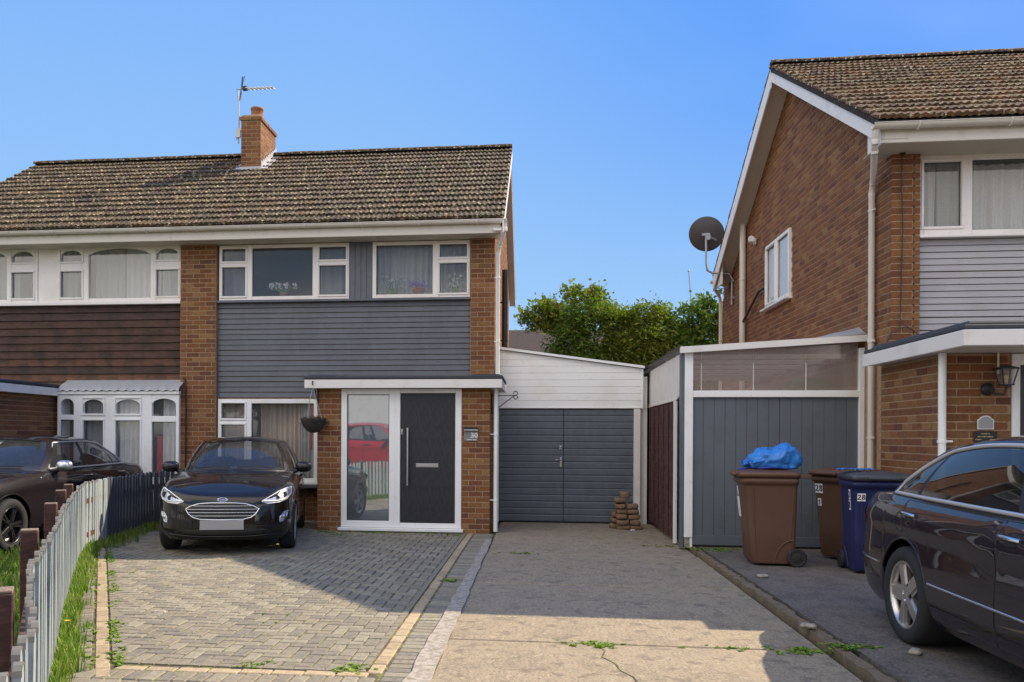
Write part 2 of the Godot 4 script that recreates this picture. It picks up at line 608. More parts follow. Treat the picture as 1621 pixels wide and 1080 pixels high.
	for c in [["curtain_white", Color(0.72, 0.72, 0.70)], ["curtain_beige", Color(0.50, 0.40, 0.33)], ["curtain_grey", Color(0.46, 0.48, 0.45)], ["curtain_red", Color(0.60, 0.07, 0.09)], ["blind_grey", Color(0.30, 0.31, 0.33)]]:
		var cm := mat(c[0], c[1], 0.9, fine, 3.0)
		cm.backlight_enabled = true
		cm.backlight = Color(0.5, 0.5, 0.5)
	# bins and bag
	mat("bin_brown", Color(0.115, 0.055, 0.031), 0.5, soft_dirt, 1.2)
	mat("bin_blue", Color(0.014, 0.020, 0.085), 0.45, soft_dirt, 1.2)
	mat("bin_lid_grey", Color(0.055, 0.06, 0.072), 0.5, soft_dirt, 1.5)
	mat("bag_blue", Color(0.035, 0.22, 0.66), 0.35)
	M["bag_blue"].backlight_enabled = true
	M["bag_blue"].backlight = Color(0.4, 0.4, 0.4)
	mat("bag_deep", Color(0.02, 0.06, 0.36), 0.4)
	mat("rubber", Color(0.018, 0.018, 0.018), 0.8)
	mat("sticker", Color(0.78, 0.78, 0.76), 0.5)
	mat("ink", Color(0.015, 0.015, 0.02), 0.6)
	# cars
	for c in [["paint_black", Color(0.007, 0.0055, 0.0065)], ["paint_plum", Color(0.012, 0.009, 0.011)], ["paint_blueblack", Color(0.013, 0.009, 0.0135)], ["paint_red", Color(0.42, 0.01, 0.02)]]:
		var pm := mat(c[0], c[1], 0.45)
		pm.metallic_specular = 0.2
		pm.clearcoat_enabled = true
		pm.clearcoat = 0.9
		pm.clearcoat_roughness = 0.02
	mat("tyre", Color(0.016, 0.016, 0.017), 0.85)
	mat("alloy", Color(0.55, 0.53, 0.51), 0.32)
	M["alloy"].metallic = 0.9
	mat("alloy_dark", Color(0.05, 0.05, 0.055), 0.3)
	M["alloy_dark"].metallic = 0.7
	mat("car_trim", Color(0.012, 0.012, 0.013), 0.5)
	mat("cabin", Color(0.035, 0.033, 0.033), 0.85)
	mat("cabin_light", Color(0.30, 0.29, 0.27), 0.85)
	mat("reflector", Color(0.60, 0.61, 0.63), 0.28)
	M["reflector"].metallic = 0.55
	mat("plate_grey", Color(0.33, 0.32, 0.32), 0.5)
	mat("emblem_blue", Color(0.03, 0.07, 0.28), 0.25)
	mat("amber", Color(0.7, 0.22, 0.03), 0.3)
	mat("gold", Color(0.55, 0.42, 0.18), 0.4)
	mat("flower_white", Color(0.55, 0.53, 0.62), 0.7)
	mat("flower_mauve", Color(0.20, 0.14, 0.30), 0.7)
	mat("flower_yellow", Color(0.85, 0.55, 0.02), 0.7)
	mat("stem_green", Color(0.10, 0.20, 0.05), 0.7)
	mat("dry_twig", Color(0.09, 0.07, 0.05), 0.9)


func level(data: PackedByteArray, share: float) -> float:      # the value that this share of the pixels lies above
	var hist := PackedInt32Array()
	hist.resize(256)
	for v in data:
		hist[v] += 1
	var n := 0
	for k in range(255, -1, -1):
		n += hist[k]
		if n > share * data.size():
			return k / 255.0
	return 0.0


func lichen_spots() -> ImageTexture:        # pale lichen patches and olive moss: colour with its share in alpha
	var size := 512
	var a := noise_image(44, 0.030, size, "fbm")
	var b := noise_image(45, 0.016, size, "fbm")
	var c := noise_image(46, 0.05, size, "fbm")
	var la := level(a, 0.145)
	var lb := level(b, 0.22)
	var lc := level(c, 0.10)
	var bytes := PackedByteArray()
	bytes.resize(size * size * 4)
	for k in size * size:
		var white := maxf(smoothstep(la, la + 0.07, a[k] / 255.0), smoothstep(lc, lc + 0.06, c[k] / 255.0) * 0.8)
		var moss := smoothstep(lb - 0.03, lb + 0.10, b[k] / 255.0) * 0.8
		bytes[k * 4] = int(lerpf(70, 226, white))
		bytes[k * 4 + 1] = int(lerpf(64, 208, white))
		bytes[k * 4 + 2] = int(lerpf(28, 178, white))
		bytes[k * 4 + 3] = int(maxf(white * 0.85, moss) * 255.0)
	return ImageTexture.create_from_image(Image.create_from_data(size, size, false, Image.FORMAT_RGBA8, bytes))


# ---------------------------------------------------------------- masonry, tiles, windows
# bricks of one building: [transform, tone, seen]
func lay_bricks(list: Array, o: Vector3, u: Vector3, n: Vector3, w: float, h: float, long: float, course: float, bounds = null, out_of_sight := false, quoin := false) -> void:
	var rows := int(ceil(h / course - 0.02))
	for r in rows:
		var y0 := r * course
		var tall := minf(course, h - y0) - 0.014
		if tall < 0.012:
			continue
		var lo := 0.0
		var hi := w
		if bounds != null:
			var e: Vector2 = bounds.call(y0 + course * 0.5)
			lo = e.x
			hi = e.y
		var x := lo
		if quoin:
			x = lo - (long * 0.5 if r % 2 == 1 else 0.0)
		else:
			x = floorf(lo / long) * long - (long * 0.5 if r % 2 == 1 else 0.0)
		while x < hi - 0.02:
			var a := maxf(x, lo)
			var b := minf(x + long, hi)
			x += long
			if b - a < 0.03:
				continue
			var tilt := rng.randf_range(-0.0014, 0.0014)
			var c := o + u * ((a + b) / 2.0) + Vector3.UP * (y0 + tall / 2.0) + n * (-0.0135 + tilt)
			var bas := Basis(u * (b - a - 0.013), Vector3.UP * tall, n * 0.02)
			list.append([Transform3D(bas, c), pick_tone(), seen_size(c, out_of_sight)])


func pick_tone() -> int:
	var v := rng.randf()
	return [0, 1, 7, 0, 3, 5, 2, 2, 4, 6][int(v * 9.999)]


func place_bricks(list: Array, house: Node3D, wall: Node3D, most := 300) -> void:
	list.sort_custom(func(p, q): return p[2] > q[2])
	var xfs := []
	var cols := []
	for k in list.size():
		var e: Array = list[k]
		if k < most and e[2] > 0.0:
			part("brick", M["brick_mesh"], M["brick%d" % e[1]], wall, e[0])
		else:
			xfs.append(e[0])
			var t: Color = BRICK_TONES[e[1]]
			cols.append(t)
	if xfs.size() > 0:
		tag(many("brickwork", M["brick_mesh"], M["brick_any"], xfs, cols, house), "", "", "", "stuff")


func unit_brick() -> ArrayMesh:
	var g := Geo.new()
	g.cbox(Vector3.ZERO, Vector3.ONE, 0.045)
	return g.done()


# one interlocking roof tile: x across, z down the slope, y out of the roof; a double roll
func tile_mesh(w: float, l: float) -> ArrayMesh:
	var g := Geo.new(true)
	var top := []
	var low := []
	var lip := []
	var n := 18
	for k in n + 1:
		var f := float(k) / n
		var roll := pow(maxf(0.0, sin(f * TAU * 3.0 - PI * 0.5) * 0.5 + 0.5), 1.3) * 0.017
		var x := (f - 0.5) * (w - 0.004)
		top.append(Vector3(x, roll + 0.004, -l * 0.52))
		low.append(Vector3(x, roll + 0.040, l * 0.52))
		lip.append(Vector3(x, roll * 0.7 - 0.004, l * 0.52 - 0.004))
	g.grid([top, low], false, true)
	g.soft(false)
	for k in n:
		g.quad(low[k], lip[k], lip[k + 1], low[k + 1])
	for e in [0, n]:
		g.quad_out(top[e], low[e], lip[e], top[e] - Vector3(0, 0.02, 0), Vector3.ZERO)
	return g.done()


# tiles over a slope: eave corner a to b (left to right), rows up along dir
func lay_tiles(list: Array, a: Vector3, b: Vector3, up_slope: Vector3, rows: int, across: float) -> void:
	var u := (b - a).normalized()
	var run := (b - a).length()
	var n := int(round(run / across))
	var w := run / n
	var s := up_slope.normalized()
	var gauge := up_slope.length() / rows
	var out := s.cross(u)
	if out.y < 0:
		out = -out
	for r in rows:
		for k in n:
			var c := a + u * (w * (k + 0.5)) + s * (gauge * (r + 0.5)) + out * rng.randf_range(-0.003, 0.003)
			var bas := Basis(u, out, -s)
			bas = bas.rotated(out, rng.randf_range(-0.012, 0.012)).rotated(u, rng.randf_range(-0.014, 0.014))
			list.append([Transform3D(bas.scaled_local(Vector3(w, 1, gauge)), c), rng.randi() % TILE_TONES.size(), seen_size(c)])


func place_tiles(list: Array, house: Node3D, roof: Node3D, most := 300, look := "tile", gain := Color(1, 1, 1)) -> void:
	list.sort_custom(func(p, q): return p[2] > q[2])
	var xfs := []
	var cols := []
	for k in list.size():
		var e: Array = list[k]
		if k < most and e[2] > 0.0:
			part("tile", M["tile_mesh"], M["%s%d" % [look, e[1]]], roof, e[0])
		else:
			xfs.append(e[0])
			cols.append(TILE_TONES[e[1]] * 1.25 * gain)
	if xfs.size() > 0:
		tag(many("tiling", M["tile_mesh"], M["tile_any"], xfs, cols, house), "", "", "", "stuff")


# window lying in the plane z = 0 of at, facing +z. cols: [x0, x1, [[y0, y1, opener, arch], ...]] are the glass openings
func window(parent: Node3D, at: Vector3, x0: float, x1: float, y0: float, y1: float, cols: Array, frame_mat := "upvc", pane_mat := "pane", turn := 0.0, called := "window", sill := false) -> MeshInstance3D:
	var g := Geo.new()
	var d := 0.07
	var last := x0
	var arches := Geo.new()
	for c in cols:
		g.cbox(Vector3((last + c[0]) / 2.0, (y0 + y1) / 2.0, -d / 2.0), Vector3(c[0] - last, y1 - y0, d), 0.006)
		last = c[1]
		var low := y0
		for r in c[2]:
			g.cbox(Vector3((c[0] + c[1]) / 2.0, (low + r[0]) / 2.0, -d / 2.0 - 0.001), Vector3(c[1] - c[0], r[0] - low, d - 0.002), 0.006)
			low = r[1]
			if r.size() > 2 and r[2] > 0:   # an opening light: its own sash stands proud of the frame
				var e := 0.034
				for q in [[c[0] - e, c[1] + e, r[0] - e, r[0] - 0.001], [c[0] - e, c[1] + e, r[1] + 0.001, r[1] + e], [c[0] - e, c[0] - 0.001, r[0], r[1]], [c[1] + 0.001, c[1] + e, r[0], r[1]]]:
					g.cbox(Vector3((q[0] + q[1]) / 2.0, (q[2] + q[3]) / 2.0, 0.004), Vector3(q[1] - q[0], q[3] - q[2], 0.022), 0.006)
			if r.size() > 3 and r[3] > 0.0:
				var poly := PackedVector2Array([Vector2(c[1], r[1] + 0.002), Vector2(c[0], r[1] + 0.002), Vector2(c[0], r[1] - r[3])])
				for k in range(0, 13):
					var f := k / 12.0
					poly.append(Vector2(lerpf(c[0], c[1], f), r[1] - r[3] + (r[3] - 0.012) * pow(sin(PI * clampf(f, 0.0, 1.0)), 0.55)))
				arches.ext(poly, 0.03, Transform3D(Basis.IDENTITY, Vector3(0, 0, -0.034)))
		g.cbox(Vector3((c[0] + c[1]) / 2.0, (low + y1) / 2.0, -d / 2.0 - 0.001), Vector3(c[1] - c[0], y1 - low, d - 0.002), 0.006)
	g.cbox(Vector3((last + x1) / 2.0, (y0 + y1) / 2.0, -d / 2.0), Vector3(x1 - last, y1 - y0, d), 0.006)
	if sill:
		g.cbox(Vector3((x0 + x1) / 2.0, y0 - 0.016, 0.025), Vector3(x1 - x0 + 0.08, 0.03, 0.13), 0.005)
	var o := part(called, g.done(), M[frame_mat], parent, Transform3D(Basis(Vector3.UP, deg_to_rad(turn)), at))
	if arches.count > 0:
		part("arch", arches.done(), M[frame_mat], o)
	for c in cols:
		for r in c[2]:
			var p := Geo.new()
			p.quad(Vector3(c[0] - 0.01, r[0] - 0.01, -0.04), Vector3(c[1] + 0.01, r[0] - 0.01, -0.04), Vector3(c[1] + 0.01, r[1] + 0.01, -0.04), Vector3(c[0] - 0.01, r[1] + 0.01, -0.04))
			part("pane", p.done(), M[pane_mat], o)
			# dark gasket round the glass
			var b := Geo.new()
			for q in [[c[0], c[1], r[0], r[0] + 0.008], [c[0], c[1], r[1] - 0.008, r[1]], [c[0], c[0] + 0.008, r[0] + 0.008, r[1] - 0.008], [c[1] - 0.008, c[1], r[0] + 0.008, r[1] - 0.008]]:
				b.box(Vector3((q[0] + q[1]) / 2.0, (q[2] + q[3]) / 2.0, -0.033), Vector3(q[1] - q[0], q[3] - q[2], 0.006))
			if r.size() < 4 or r[3] == 0.0:
				part("gasket", b.done(), M["car_trim"], o)
	return o


# hanging cloth between two x, in folds, facing +z; open at swept lower corner when swept
func curtain(parent: Node3D, at: Vector3, x0: float, x1: float, y0: float, y1: float, cloth: String, folds: float, turn := 0.0, swept := 0.0, depth := 0.03) -> MeshInstance3D:
	var g := Geo.new()
	var rows := []
	var n := int(maxf(12, folds * 8))
	for j in 9:
		var v := j / 8.0
		var row := []
		for k in n + 1:
			var f := float(k) / n
			var x := lerpf(x0, x1, f)
			if swept != 0.0:
				var pull := sin(v * PI * 0.5)
				x = lerpf(x, lerpf(x0, x1, 0.0 if swept > 0 else 1.0) + (x - lerpf(x0, x1, 0.0 if swept > 0 else 1.0)) * (1.0 - absf(swept)), pull * (1.0 if v < 0.6 else 1.0 - (v - 0.6)))
			var z := (sin(f * folds * TAU + 0.9 * sin(f * 7.0)) * depth + sin(f * folds * TAU * 0.47 + v) * depth * 0.6) * (0.75 + 0.25 * v)
			row.append(Vector3(x, lerpf(y1, y0, v), z))
		rows.append(row)
	g.grid(rows, false, true)
	return part("curtain", g.done(), M[cloth], parent, Transform3D(Basis(Vector3.UP, deg_to_rad(turn)), at))


# boards one above the other on a facade in the plane z = at.z: laps, each a part
func weatherboards(parent: Node3D, called: String, x0: float, x1: float, y0: float, y1: float, z: float, n: int, mats: Array, lap := 0.012, groove := 0.006) -> void:
	var h := (y1 - y0) / n
	var g := Geo.new()
	var prof := PackedVector2Array([Vector2(0, groove), Vector2(lap, groove + 0.004), Vector2(lap * 0.55, h * 0.6), Vector2(lap * 0.35, h - 0.002), Vector2(-0.01, h - 0.002), Vector2(-0.01, groove)])
	var w := x1 - x0
	g.ext(prof, w, Transform3D(Basis(Vector3(0, 0, 1), Vector3(0, 1, 0), Vector3(-1, 0, 0)), Vector3.ZERO))
	var mesh := g.done()
	for k in n:
		var at := Vector3(x1, y0 + k * h, z + rng.randf_range(-0.0012, 0.0012))
		part("board", mesh, M[mats[k % mats.size()] if mats.size() < 3 else mats[rng.randi() % mats.size()]], parent, Transform3D(Basis(Vector3(0, 0, 1), rng.randf_range(-0.0005, 0.0005)), at))


func half_round_gutter(parent: Node3D, a: Vector3, b: Vector3, r: float, m: String) -> MeshInstance3D:
	var g := Geo.new()
	var u := (b - a).normalized()
	var out := u.cross(Vector3.UP)
	var rows := []
	for e in [a, b]:
		var row := []
		for k in 9:
			var w := PI * k / 8.0
			row.append(e + out * (cos(w) * r) - Vector3.UP * (sin(w) * r))
		rows.append(row)
	g.grid(rows)
	var rows2 := []
	for e in [a, b]:
		var row := []
		for k in 9:
			var w := PI * k / 8.0
			row.append(e + out * (cos(w) * (r - 0.006)) - Vector3.UP * (sin(w) * (r - 0.006)))
		rows2.append(row)
	g.grid(rows2, false, true)
	g.tube([a + out * r, b + out * r], 0.006, 6)
	g.tube([a - out * r, b - out * r], 0.006, 6)
	var n := int((b - a).length() / 0.95)
	for k in range(0, n + 1):
		var c := a + u * ((b - a).length() * (k + 0.5) / (n + 1))
		var ring := []
		for j in 9:
			var w := PI * j / 8.0
			ring.append(c + out * (cos(w) * (r + 0.006)) - Vector3.UP * (sin(w) * (r + 0.006)))
		g.tube(ring, 0.011, 6)
	return part("gutter", g.done(), M[m], parent)


func pipe(parent: Node3D, called: String, path: Array, r: float, m: String, clips: Array = [], wall_dir := Vector3.ZERO) -> MeshInstance3D:
	var g := Geo.new()
	g.tube(path, r, 14)
	for k in path.size():
		if k > 0 and k < path.size() - 1:
			g.lathe([Vector2(r, -r), Vector2(r * 1.1, -r * 0.4), Vector2(r * 1.1, r * 0.4), Vector2(r, r)], 14, Transform3D(Basis.IDENTITY, path[k]))
	var o := part(called, g.done(), M[m], parent)
	for y in clips:
		var a: Vector3 = path[path.size() - 1]
		var c := Geo.new()
		c.lathe([Vector2(r + 0.001, -0.016), Vector2(r + 0.007, -0.015), Vector2(r + 0.007, 0.015), Vector2(r + 0.001, 0.016)], 14, Transform3D(Basis.IDENTITY, Vector3(a.x, y, a.z)), false)
		if wall_dir != Vector3.ZERO:
			c.tube([Vector3(a.x, y, a.z) + wall_dir * r * 0.5, Vector3(a.x, y, a.z) + wall_dir * (r + 0.06)], 0.012, 6)
		part("clip", c.done(), M[m], o)
	return o


func slab(parent: Node3D, called: String, a: Vector3, b: Vector3, m: String, r := 0.006) -> MeshInstance3D:
	var g := Geo.new()
	g.cbox((a + b) / 2.0, (b - a).abs(), r)
	return part(called, g.done(), M[m], parent)


func lettering(parent: Node3D, called: String, text: String, tall: float, at: Vector3, m: String, turn := 0.0, bold := false, depth := 0.003, font := "Droid Sans", spread := 1.0) -> MeshInstance3D:
	var f := SystemFont.new()
	f.font_names = PackedStringArray([font])
	if bold:
		f.font_weight = 700
	var t := TextMesh.new()
	t.font = f
	t.text = text
	t.font_size = 32
	t.pixel_size = tall / 24.0
	t.depth = depth
	return part(called, t, M[m], parent, Transform3D(Basis(Vector3.UP, deg_to_rad(turn)).scaled_local(Vector3(spread, 1, 1)), at))


# roof slab of even thickness over a quad
func sheet(g: Geo, a: Vector3, b: Vector3, c: Vector3, d: Vector3, thick: float) -> void:
	var n := (b - a).cross(d - a).normalized() * thick
	var mid := (a + b + c + d) / 4.0 - n / 2.0
	g.quad_out(a, b, c, d, mid)
	g.quad_out(a - n, b - n, c - n, d - n, mid)
	for e in [[a, b], [b, c], [c, d], [d, a]]:
		g.quad_out(e[0], e[1], e[1] - n, e[0] - n, mid)


# ---------------------------------------------------------------- ground
const FENCE := [Vector2(-0.85, -1.05), Vector2(-1.58, -2.5), Vector2(-2.28, -3.6), Vector2(-2.93, -4.85), Vector2(-3.72, -6.3), Vector2(-4.55, -7.9), Vector2(-5.22, -9.2), Vector2(-5.55, -9.95), Vector2(-5.72, -10.6), Vector2(-5.86, -11.4), Vector2(-6.0, -12.6), Vector2(-6.1, -13.9)]


func flat_poly(called: String, pts: PackedVector2Array, top: float, thick: float, m: String, parent: Node = self) -> MeshInstance3D:
	var g := Geo.new()
	var f := PackedVector2Array()
	for p in pts:
		f.append(Vector2(p.x, -p.y))
	g.ext(f, thick, Transform3D(Basis(Vector3(1, 0, 0), Vector3(0, 0, -1), Vector3(0, 1, 0)), Vector3(0, top - thick, 0)))
	return part(called, g.done(), M[m], parent)


func along_fence(dist: float) -> Array:       # point and direction at that distance along the fence
	var left := dist
	for k in FENCE.size() - 1:
		var a: Vector2 = FENCE[k]
		var b: Vector2 = FENCE[k + 1]
		var l := a.distance_to(b)
		if left <= l or k == FENCE.size() - 2:
			return [a.lerp(b, left / l), (b - a).normalized()]
		left -= l
	return []


func fence_length() -> float:
	var t := 0.0
	for k in FENCE.size() - 1:
		t += (FENCE[k] as Vector2).distance_to(FENCE[k + 1])
	return t


func paver_mesh(w: float, l: float) -> ArrayMesh:
	var g := Geo.new()
	g.cbox(Vector3(0, -0.025, 0), Vector3(w - 0.010, 0.05, l - 0.010), 0.006)
	return g.done()


func build_ground() -> void:
	tag(flat_poly("ground", PackedVector2Array([Vector2(-250, -250), Vector2(250, -250), Vector2(250, 250), Vector2(-250, 250)]), -0.13, 0.1, "soil"), "bare earth and grass under and around the plots", "", "", "structure")
	tag(flat_poly("road", PackedVector2Array([Vector2(-90, 2.6), Vector2(90, 2.6), Vector2(90, 8.6), Vector2(-90, 8.6)]), -0.05, 0.07, "road"), "grey tarmac street in front of the drives", "", "", "structure")
	for z in [1.0, 8.6]:
		tag(flat_poly("pavement", PackedVector2Array([Vector2(-90, z), Vector2(90, z), Vector2(90, z + 1.6), Vector2(-90, z + 1.6)]), 0.03, 0.14, "old_tarmac"), "tarmac pavement along the street", "", "", "structure")
	var lawn := PackedVector2Array([Vector2(-30, -13.9)])
	for k in range(FENCE.size() - 1, -1, -1):
		lawn.append(FENCE[k])
	lawn.append(Vector2(-0.30, 0.95))
	lawn.append(Vector2(-30, 0.95))
	tag(flat_poly("lawn", lawn, -0.035, 0.09, "lawn"), "grass front garden left of the picket fence", "", "", "structure")
	paving()
	driveway()


func paving() -> void:
	var bed := PackedVector2Array([Vector2(-0.70, -14.3), Vector2(-0.70, -3.0), Vector2(-1.75, -3.0)])
	for k in range(3, FENCE.size()):
		bed.append(FENCE[k])
	bed.append(Vector2(-6.1, -14.3))
	var root := Node3D.new()
	root.name = "block_paving"
	add_child(root, true)
	tag(root, "grey block paving in herringbone with tan border courses", "", "", "structure")
	flat_poly("jointing", bed, -0.009, 0.05, "joint_moss", root)
	var items := []        # [transform, mesh key, tone, tan, seen]
	var A := Vector2(-5.47, -10.2)
	var B := Vector2(-2.63, -4.92)
	var d := (B - A).normalized()
	var nr := Vector2(-d.y, d.x)         # towards the drive
	if nr.x < 0:
		nr = -nr
	M["paver_mesh"] = paver_mesh(0.2, 0.1)
	M["paver_wide"] = paver_mesh(0.29, 0.1)
	# tan border, right: stretchers along z
	var z := -12.62
	while z < -5.14:
		items.append([Vector3(-0.985, 0, z), PI / 2, "paver_mesh", true])
		z += 0.2
	# right of it, courses across to the kerb
	z = -12.6
	while z < -4.0:
		items.append([Vector3(-0.925 + 0.145, 0, z), 0.0, "paver_wide", false])
		z += 0.1
	# tan border, front
	var x := B.x + 0.12
	while x < -0.98:
		items.append([Vector3(x, 0, -5.08 - (x + 1.0) * 0.02), -0.02, "paver_mesh", true])
		x += 0.2
	# soldier courses before it
	for row in 4:
		x = -2.9 + row * 0.12
		while x < -0.95:
			items.append([Vector3(x, 0, -4.925 + 0.2 * row - (x + 1.0) * 0.02), PI / 2 - 0.02, "paver_mesh", false])
			x += 0.1
	# tan border, left: stretchers along the slanting edge
	var run := A.distance_to(B)
	var ang := atan2(-d.y, d.x)
	var t := -0.9
	while t < run:
		var p := A + d * (t + 0.1)
		items.append([Vector3(p.x, 0, p.y), ang, "paver_mesh", true])
		t += 0.2
	# between it and the fence, headers across
	t = -1.0
	while t < run + 1.4:
		for c in 2:
			var p := A + d * t - nr * (0.16 + 0.2 * c)
			items.append([Vector3(p.x, 0, p.y), ang + PI / 2, "paver_mesh", false])
		t += 0.1
	# herringbone
	var field := PackedVector2Array([Vector2(-1.04, -14.2), Vector2(-1.04, -5.14), B + nr * 0.058 - d * 0.21, A + nr * 0.058, Vector2(-5.95, -11.3), Vector2(-6.05, -14.2)])
	var cut := Geo.new()
	var cell := 0.1
	for j in range(0, 96):
		for i in range(-2, 56):
			var kind := posmod(i - j, 4)
			if kind != 0 and kind != 3:
				continue
			var w := 0.2 if kind == 0 else 0.1
			var l := 0.1 if kind == 0 else 0.2
			var o := Vector2(-6.2 + i * cell, -14.3 + j * cell)
			var rect := PackedVector2Array([o, o + Vector2(w, 0), o + Vector2(w, l), o + Vector2(0, l)])
			var inside := 0
			for p in rect:
				if Geometry2D.is_point_in_polygon(p, field):
					inside += 1
			var c := o + Vector2(w, l) / 2.0
			if c.x > -3.3 and c.y < -12.75:
				continue
			if inside == 4:
				items.append([Vector3(c.x, 0, c.y), 0.0 if kind == 0 else PI / 2, "paver_mesh", false])
			elif inside > 0:
				for poly in Geometry2D.intersect_polygons(rect, field):
					for shrunk in Geometry2D.offset_polygon(poly, -0.005):
						var f := PackedVector2Array()
						for p in shrunk:
							f.append(Vector2(p.x, -p.y))
						cut.ext(f, 0.05, Transform3D(Basis(Vector3(1, 0, 0), Vector3(0, 0, -1), Vector3(0, 1, 0)), Vector3(0, -0.05, 0)))
	tag(part("cut_paver", cut.done(), M["paver0"], root), "", "", "", "stuff")
	for it in items:
		var q: Vector3 = it[0]
		it.append(seen_size(q))
		it.append(rng.randi() % PAVER_TONES.size() if not it[3] else rng.randi() % 3)
		q.y = rng.randf_range(-0.0025, 0.0025) + 0.006 * sin(q.x * 1.3 + q.z * 0.9) * 0.6
		var bas := Basis(Vector3.UP, it[1] + rng.randf_range(-0.012, 0.012))
		bas = bas.rotated(Vector3.RIGHT, rng.randf_range(-0.009, 0.009)).rotated(Vector3.BACK, rng.randf_range(-0.009, 0.009))
		it[0] = Transform3D(bas, q)
	items.sort_custom(func(p, q): return p[4] > q[4])
	var rest := {}
	for k in items.size():
		var it: Array = items[k]
		var mk := ("tan%d" if it[3] else "paver%d") % it[5]
		if k < 300 and it[4] > 0.0:
			part("paver", M[it[2]], M[mk], root, it[0])
		else:
			var key: String = it[2] + ("t" if it[3] else "")
			if not rest.has(key):
				rest[key] = [[], [], it[2]]
			rest[key][0].append(it[0])
			rest[key][1].append(M[mk].albedo_color.srgb_to_linear())
	for key in rest:
		tag(many("paver_courses", M[rest[key][2]], M["paver_any"], rest[key][0], rest[key][1], root), "", "", "", "stuff")


func rough_strip(a: Vector2, b: Vector2, w0: float, w1: float, n: int, jitter: float) -> PackedVector2Array:
	var d := (b - a).normalized()
	var s := Vector2(-d.y, d.x)
	var l := PackedVector2Array()
	var r := PackedVector2Array()
	for k in n + 1:
		var f := float(k) / n
		var p := a.lerp(b, f)
		var w := lerpf(w0, w1, f) / 2.0
		l.append(p + s * (w + rng.randf_range(-jitter, jitter)))
		r.append(p - s * (w + rng.randf_range(-jitter, jitter)))
	r.reverse()
	l.append_array(r)
	return l


func driveway() -> void:
	var root := Node3D.new()
	root.name = "concrete_drive"
	add_child(root, true)
	tag(root, "brushed concrete drive in jointed slabs before the grey garage doors", "", "", "structure")
	flat_poly("jointing", PackedVector2Array([Vector2(-0.66, -14.5), Vector2(1.95, -14.5), Vector2(1.95, 1.0), Vector2(-0.66, 1.0)]), -0.03, 0.06, "joint_moss", root)
	var zs := [-14.45, -10.62, -8.45, -6.06, -3.7, -1.3, 1.0]
	for k in zs.size() - 1:
		var g := Geo.new()
		var l: float = zs[k + 1] - zs[k]
		var w := 2.53 if zs[k] < -11 else 2.56
		g.cbox(Vector3(0, -0.05, 0), Vector3(w, 0.1, l - 0.026), 0.008)
		part("concrete_slab", g.done(), M["concrete"], root, Transform3D(Basis(Vector3(1, 0, 0), rng.randf_range(-0.0015, 0.0015)), Vector3(0.655, 0.0 + rng.randf_range(-0.002, 0.002), (zs[k] + zs[k + 1]) / 2.0)))
	tag(flat_poly("kerb_strip", rough_strip(Vector2(-0.665, -11.9), Vector2(-0.70, -3.2), 0.085, 0.16, 40, 0.012), 0.014, 0.06, "kerb"), "pale concrete haunch strip between the paving and the concrete drive", "", "", "structure")
	var ten := tag(flat_poly("tarmac_drive", PackedVector2Array([Vector2(2.07, -11.5), Vector2(12, -11.5), Vector2(12, 1.0), Vector2(2.16, 1.0), Vector2(2.12, -6.1)]), 0.04, 0.1, "old_tarmac"), "dark worn drive of the house on the right", "", "", "structure")
	ten.set_meta("kind", "structure")
	tag(flat_poly("kerb_edging", rough_strip(Vector2(1.985, -11.6), Vector2(2.03, -6.12), 0.075, 0.085, 70, 0.02), 0.040, 0.12, "kerb_dirty"), "crumbling concrete edging between the two drives", "", "", "structure")
	tag(flat_poly("kerb_edging", rough_strip(Vector2(2.03, -6.13), Vector2(2.08, 0.9), 0.09, 0.10, 70, 0.014), 0.03, 0.1, "kerb_dirty"), "concrete edging nearest the street, flush with the drive", "", "", "structure")
	# the crack in the near slab, with its weed-filled line: a real groove strip
	var path := [Vector2(0.42, -6.03), Vector2(0.46, -5.86), Vector2(0.43, -5.7), Vector2(0.50, -5.55), Vector2(0.52, -5.38), Vector2(0.58, -5.25), Vector2(0.60, -5.05), Vector2(0.59, -4.8)]
	var l := PackedVector2Array()
	var r := PackedVector2Array()
	for k in path.size():
		l.append(path[k] + Vector2(rng.randf_range(0.003, 0.007), 0))
		r.append(path[k] - Vector2(rng.randf_range(0.003, 0.007), 0))
	r.reverse()
	l.append_array(r)
	flat_poly("crack", l, 0.0035, 0.02, "joint_moss", root)


func tuft(blades: int, tall: float, wide: float, seed_: int, lean := 0.5) -> ArrayMesh:
	var r := RandomNumberGenerator.new()
	r.seed = seed_
	var g := Geo.new()
	for b in blades:
		var a := r.randf() * TAU
		var h := tall * r.randf_range(0.55, 1.0)
		var w := wide * r.randf_range(0.7, 1.2)
		var dir := Vector3(cos(a), 0, sin(a))
		var side := Vector3(-dir.z, 0, dir.x) * w
		var base := Vector3(r.randf_range(-0.03, 0.03), 0, r.randf_range(-0.03, 0.03))
		var bend := lean * h * r.randf_range(0.3, 1.0)
		var p1 := base + dir * bend * 0.35 + Vector3.UP * h * 0.6
		var p2 := base + dir * bend + Vector3.UP * h
		g.quad(base - side, base + side, p1 + side * 0.8, p1 - side * 0.8)
		g.tri(p1 - side * 0.8, p1 + side * 0.8, p2)
	return g.done()


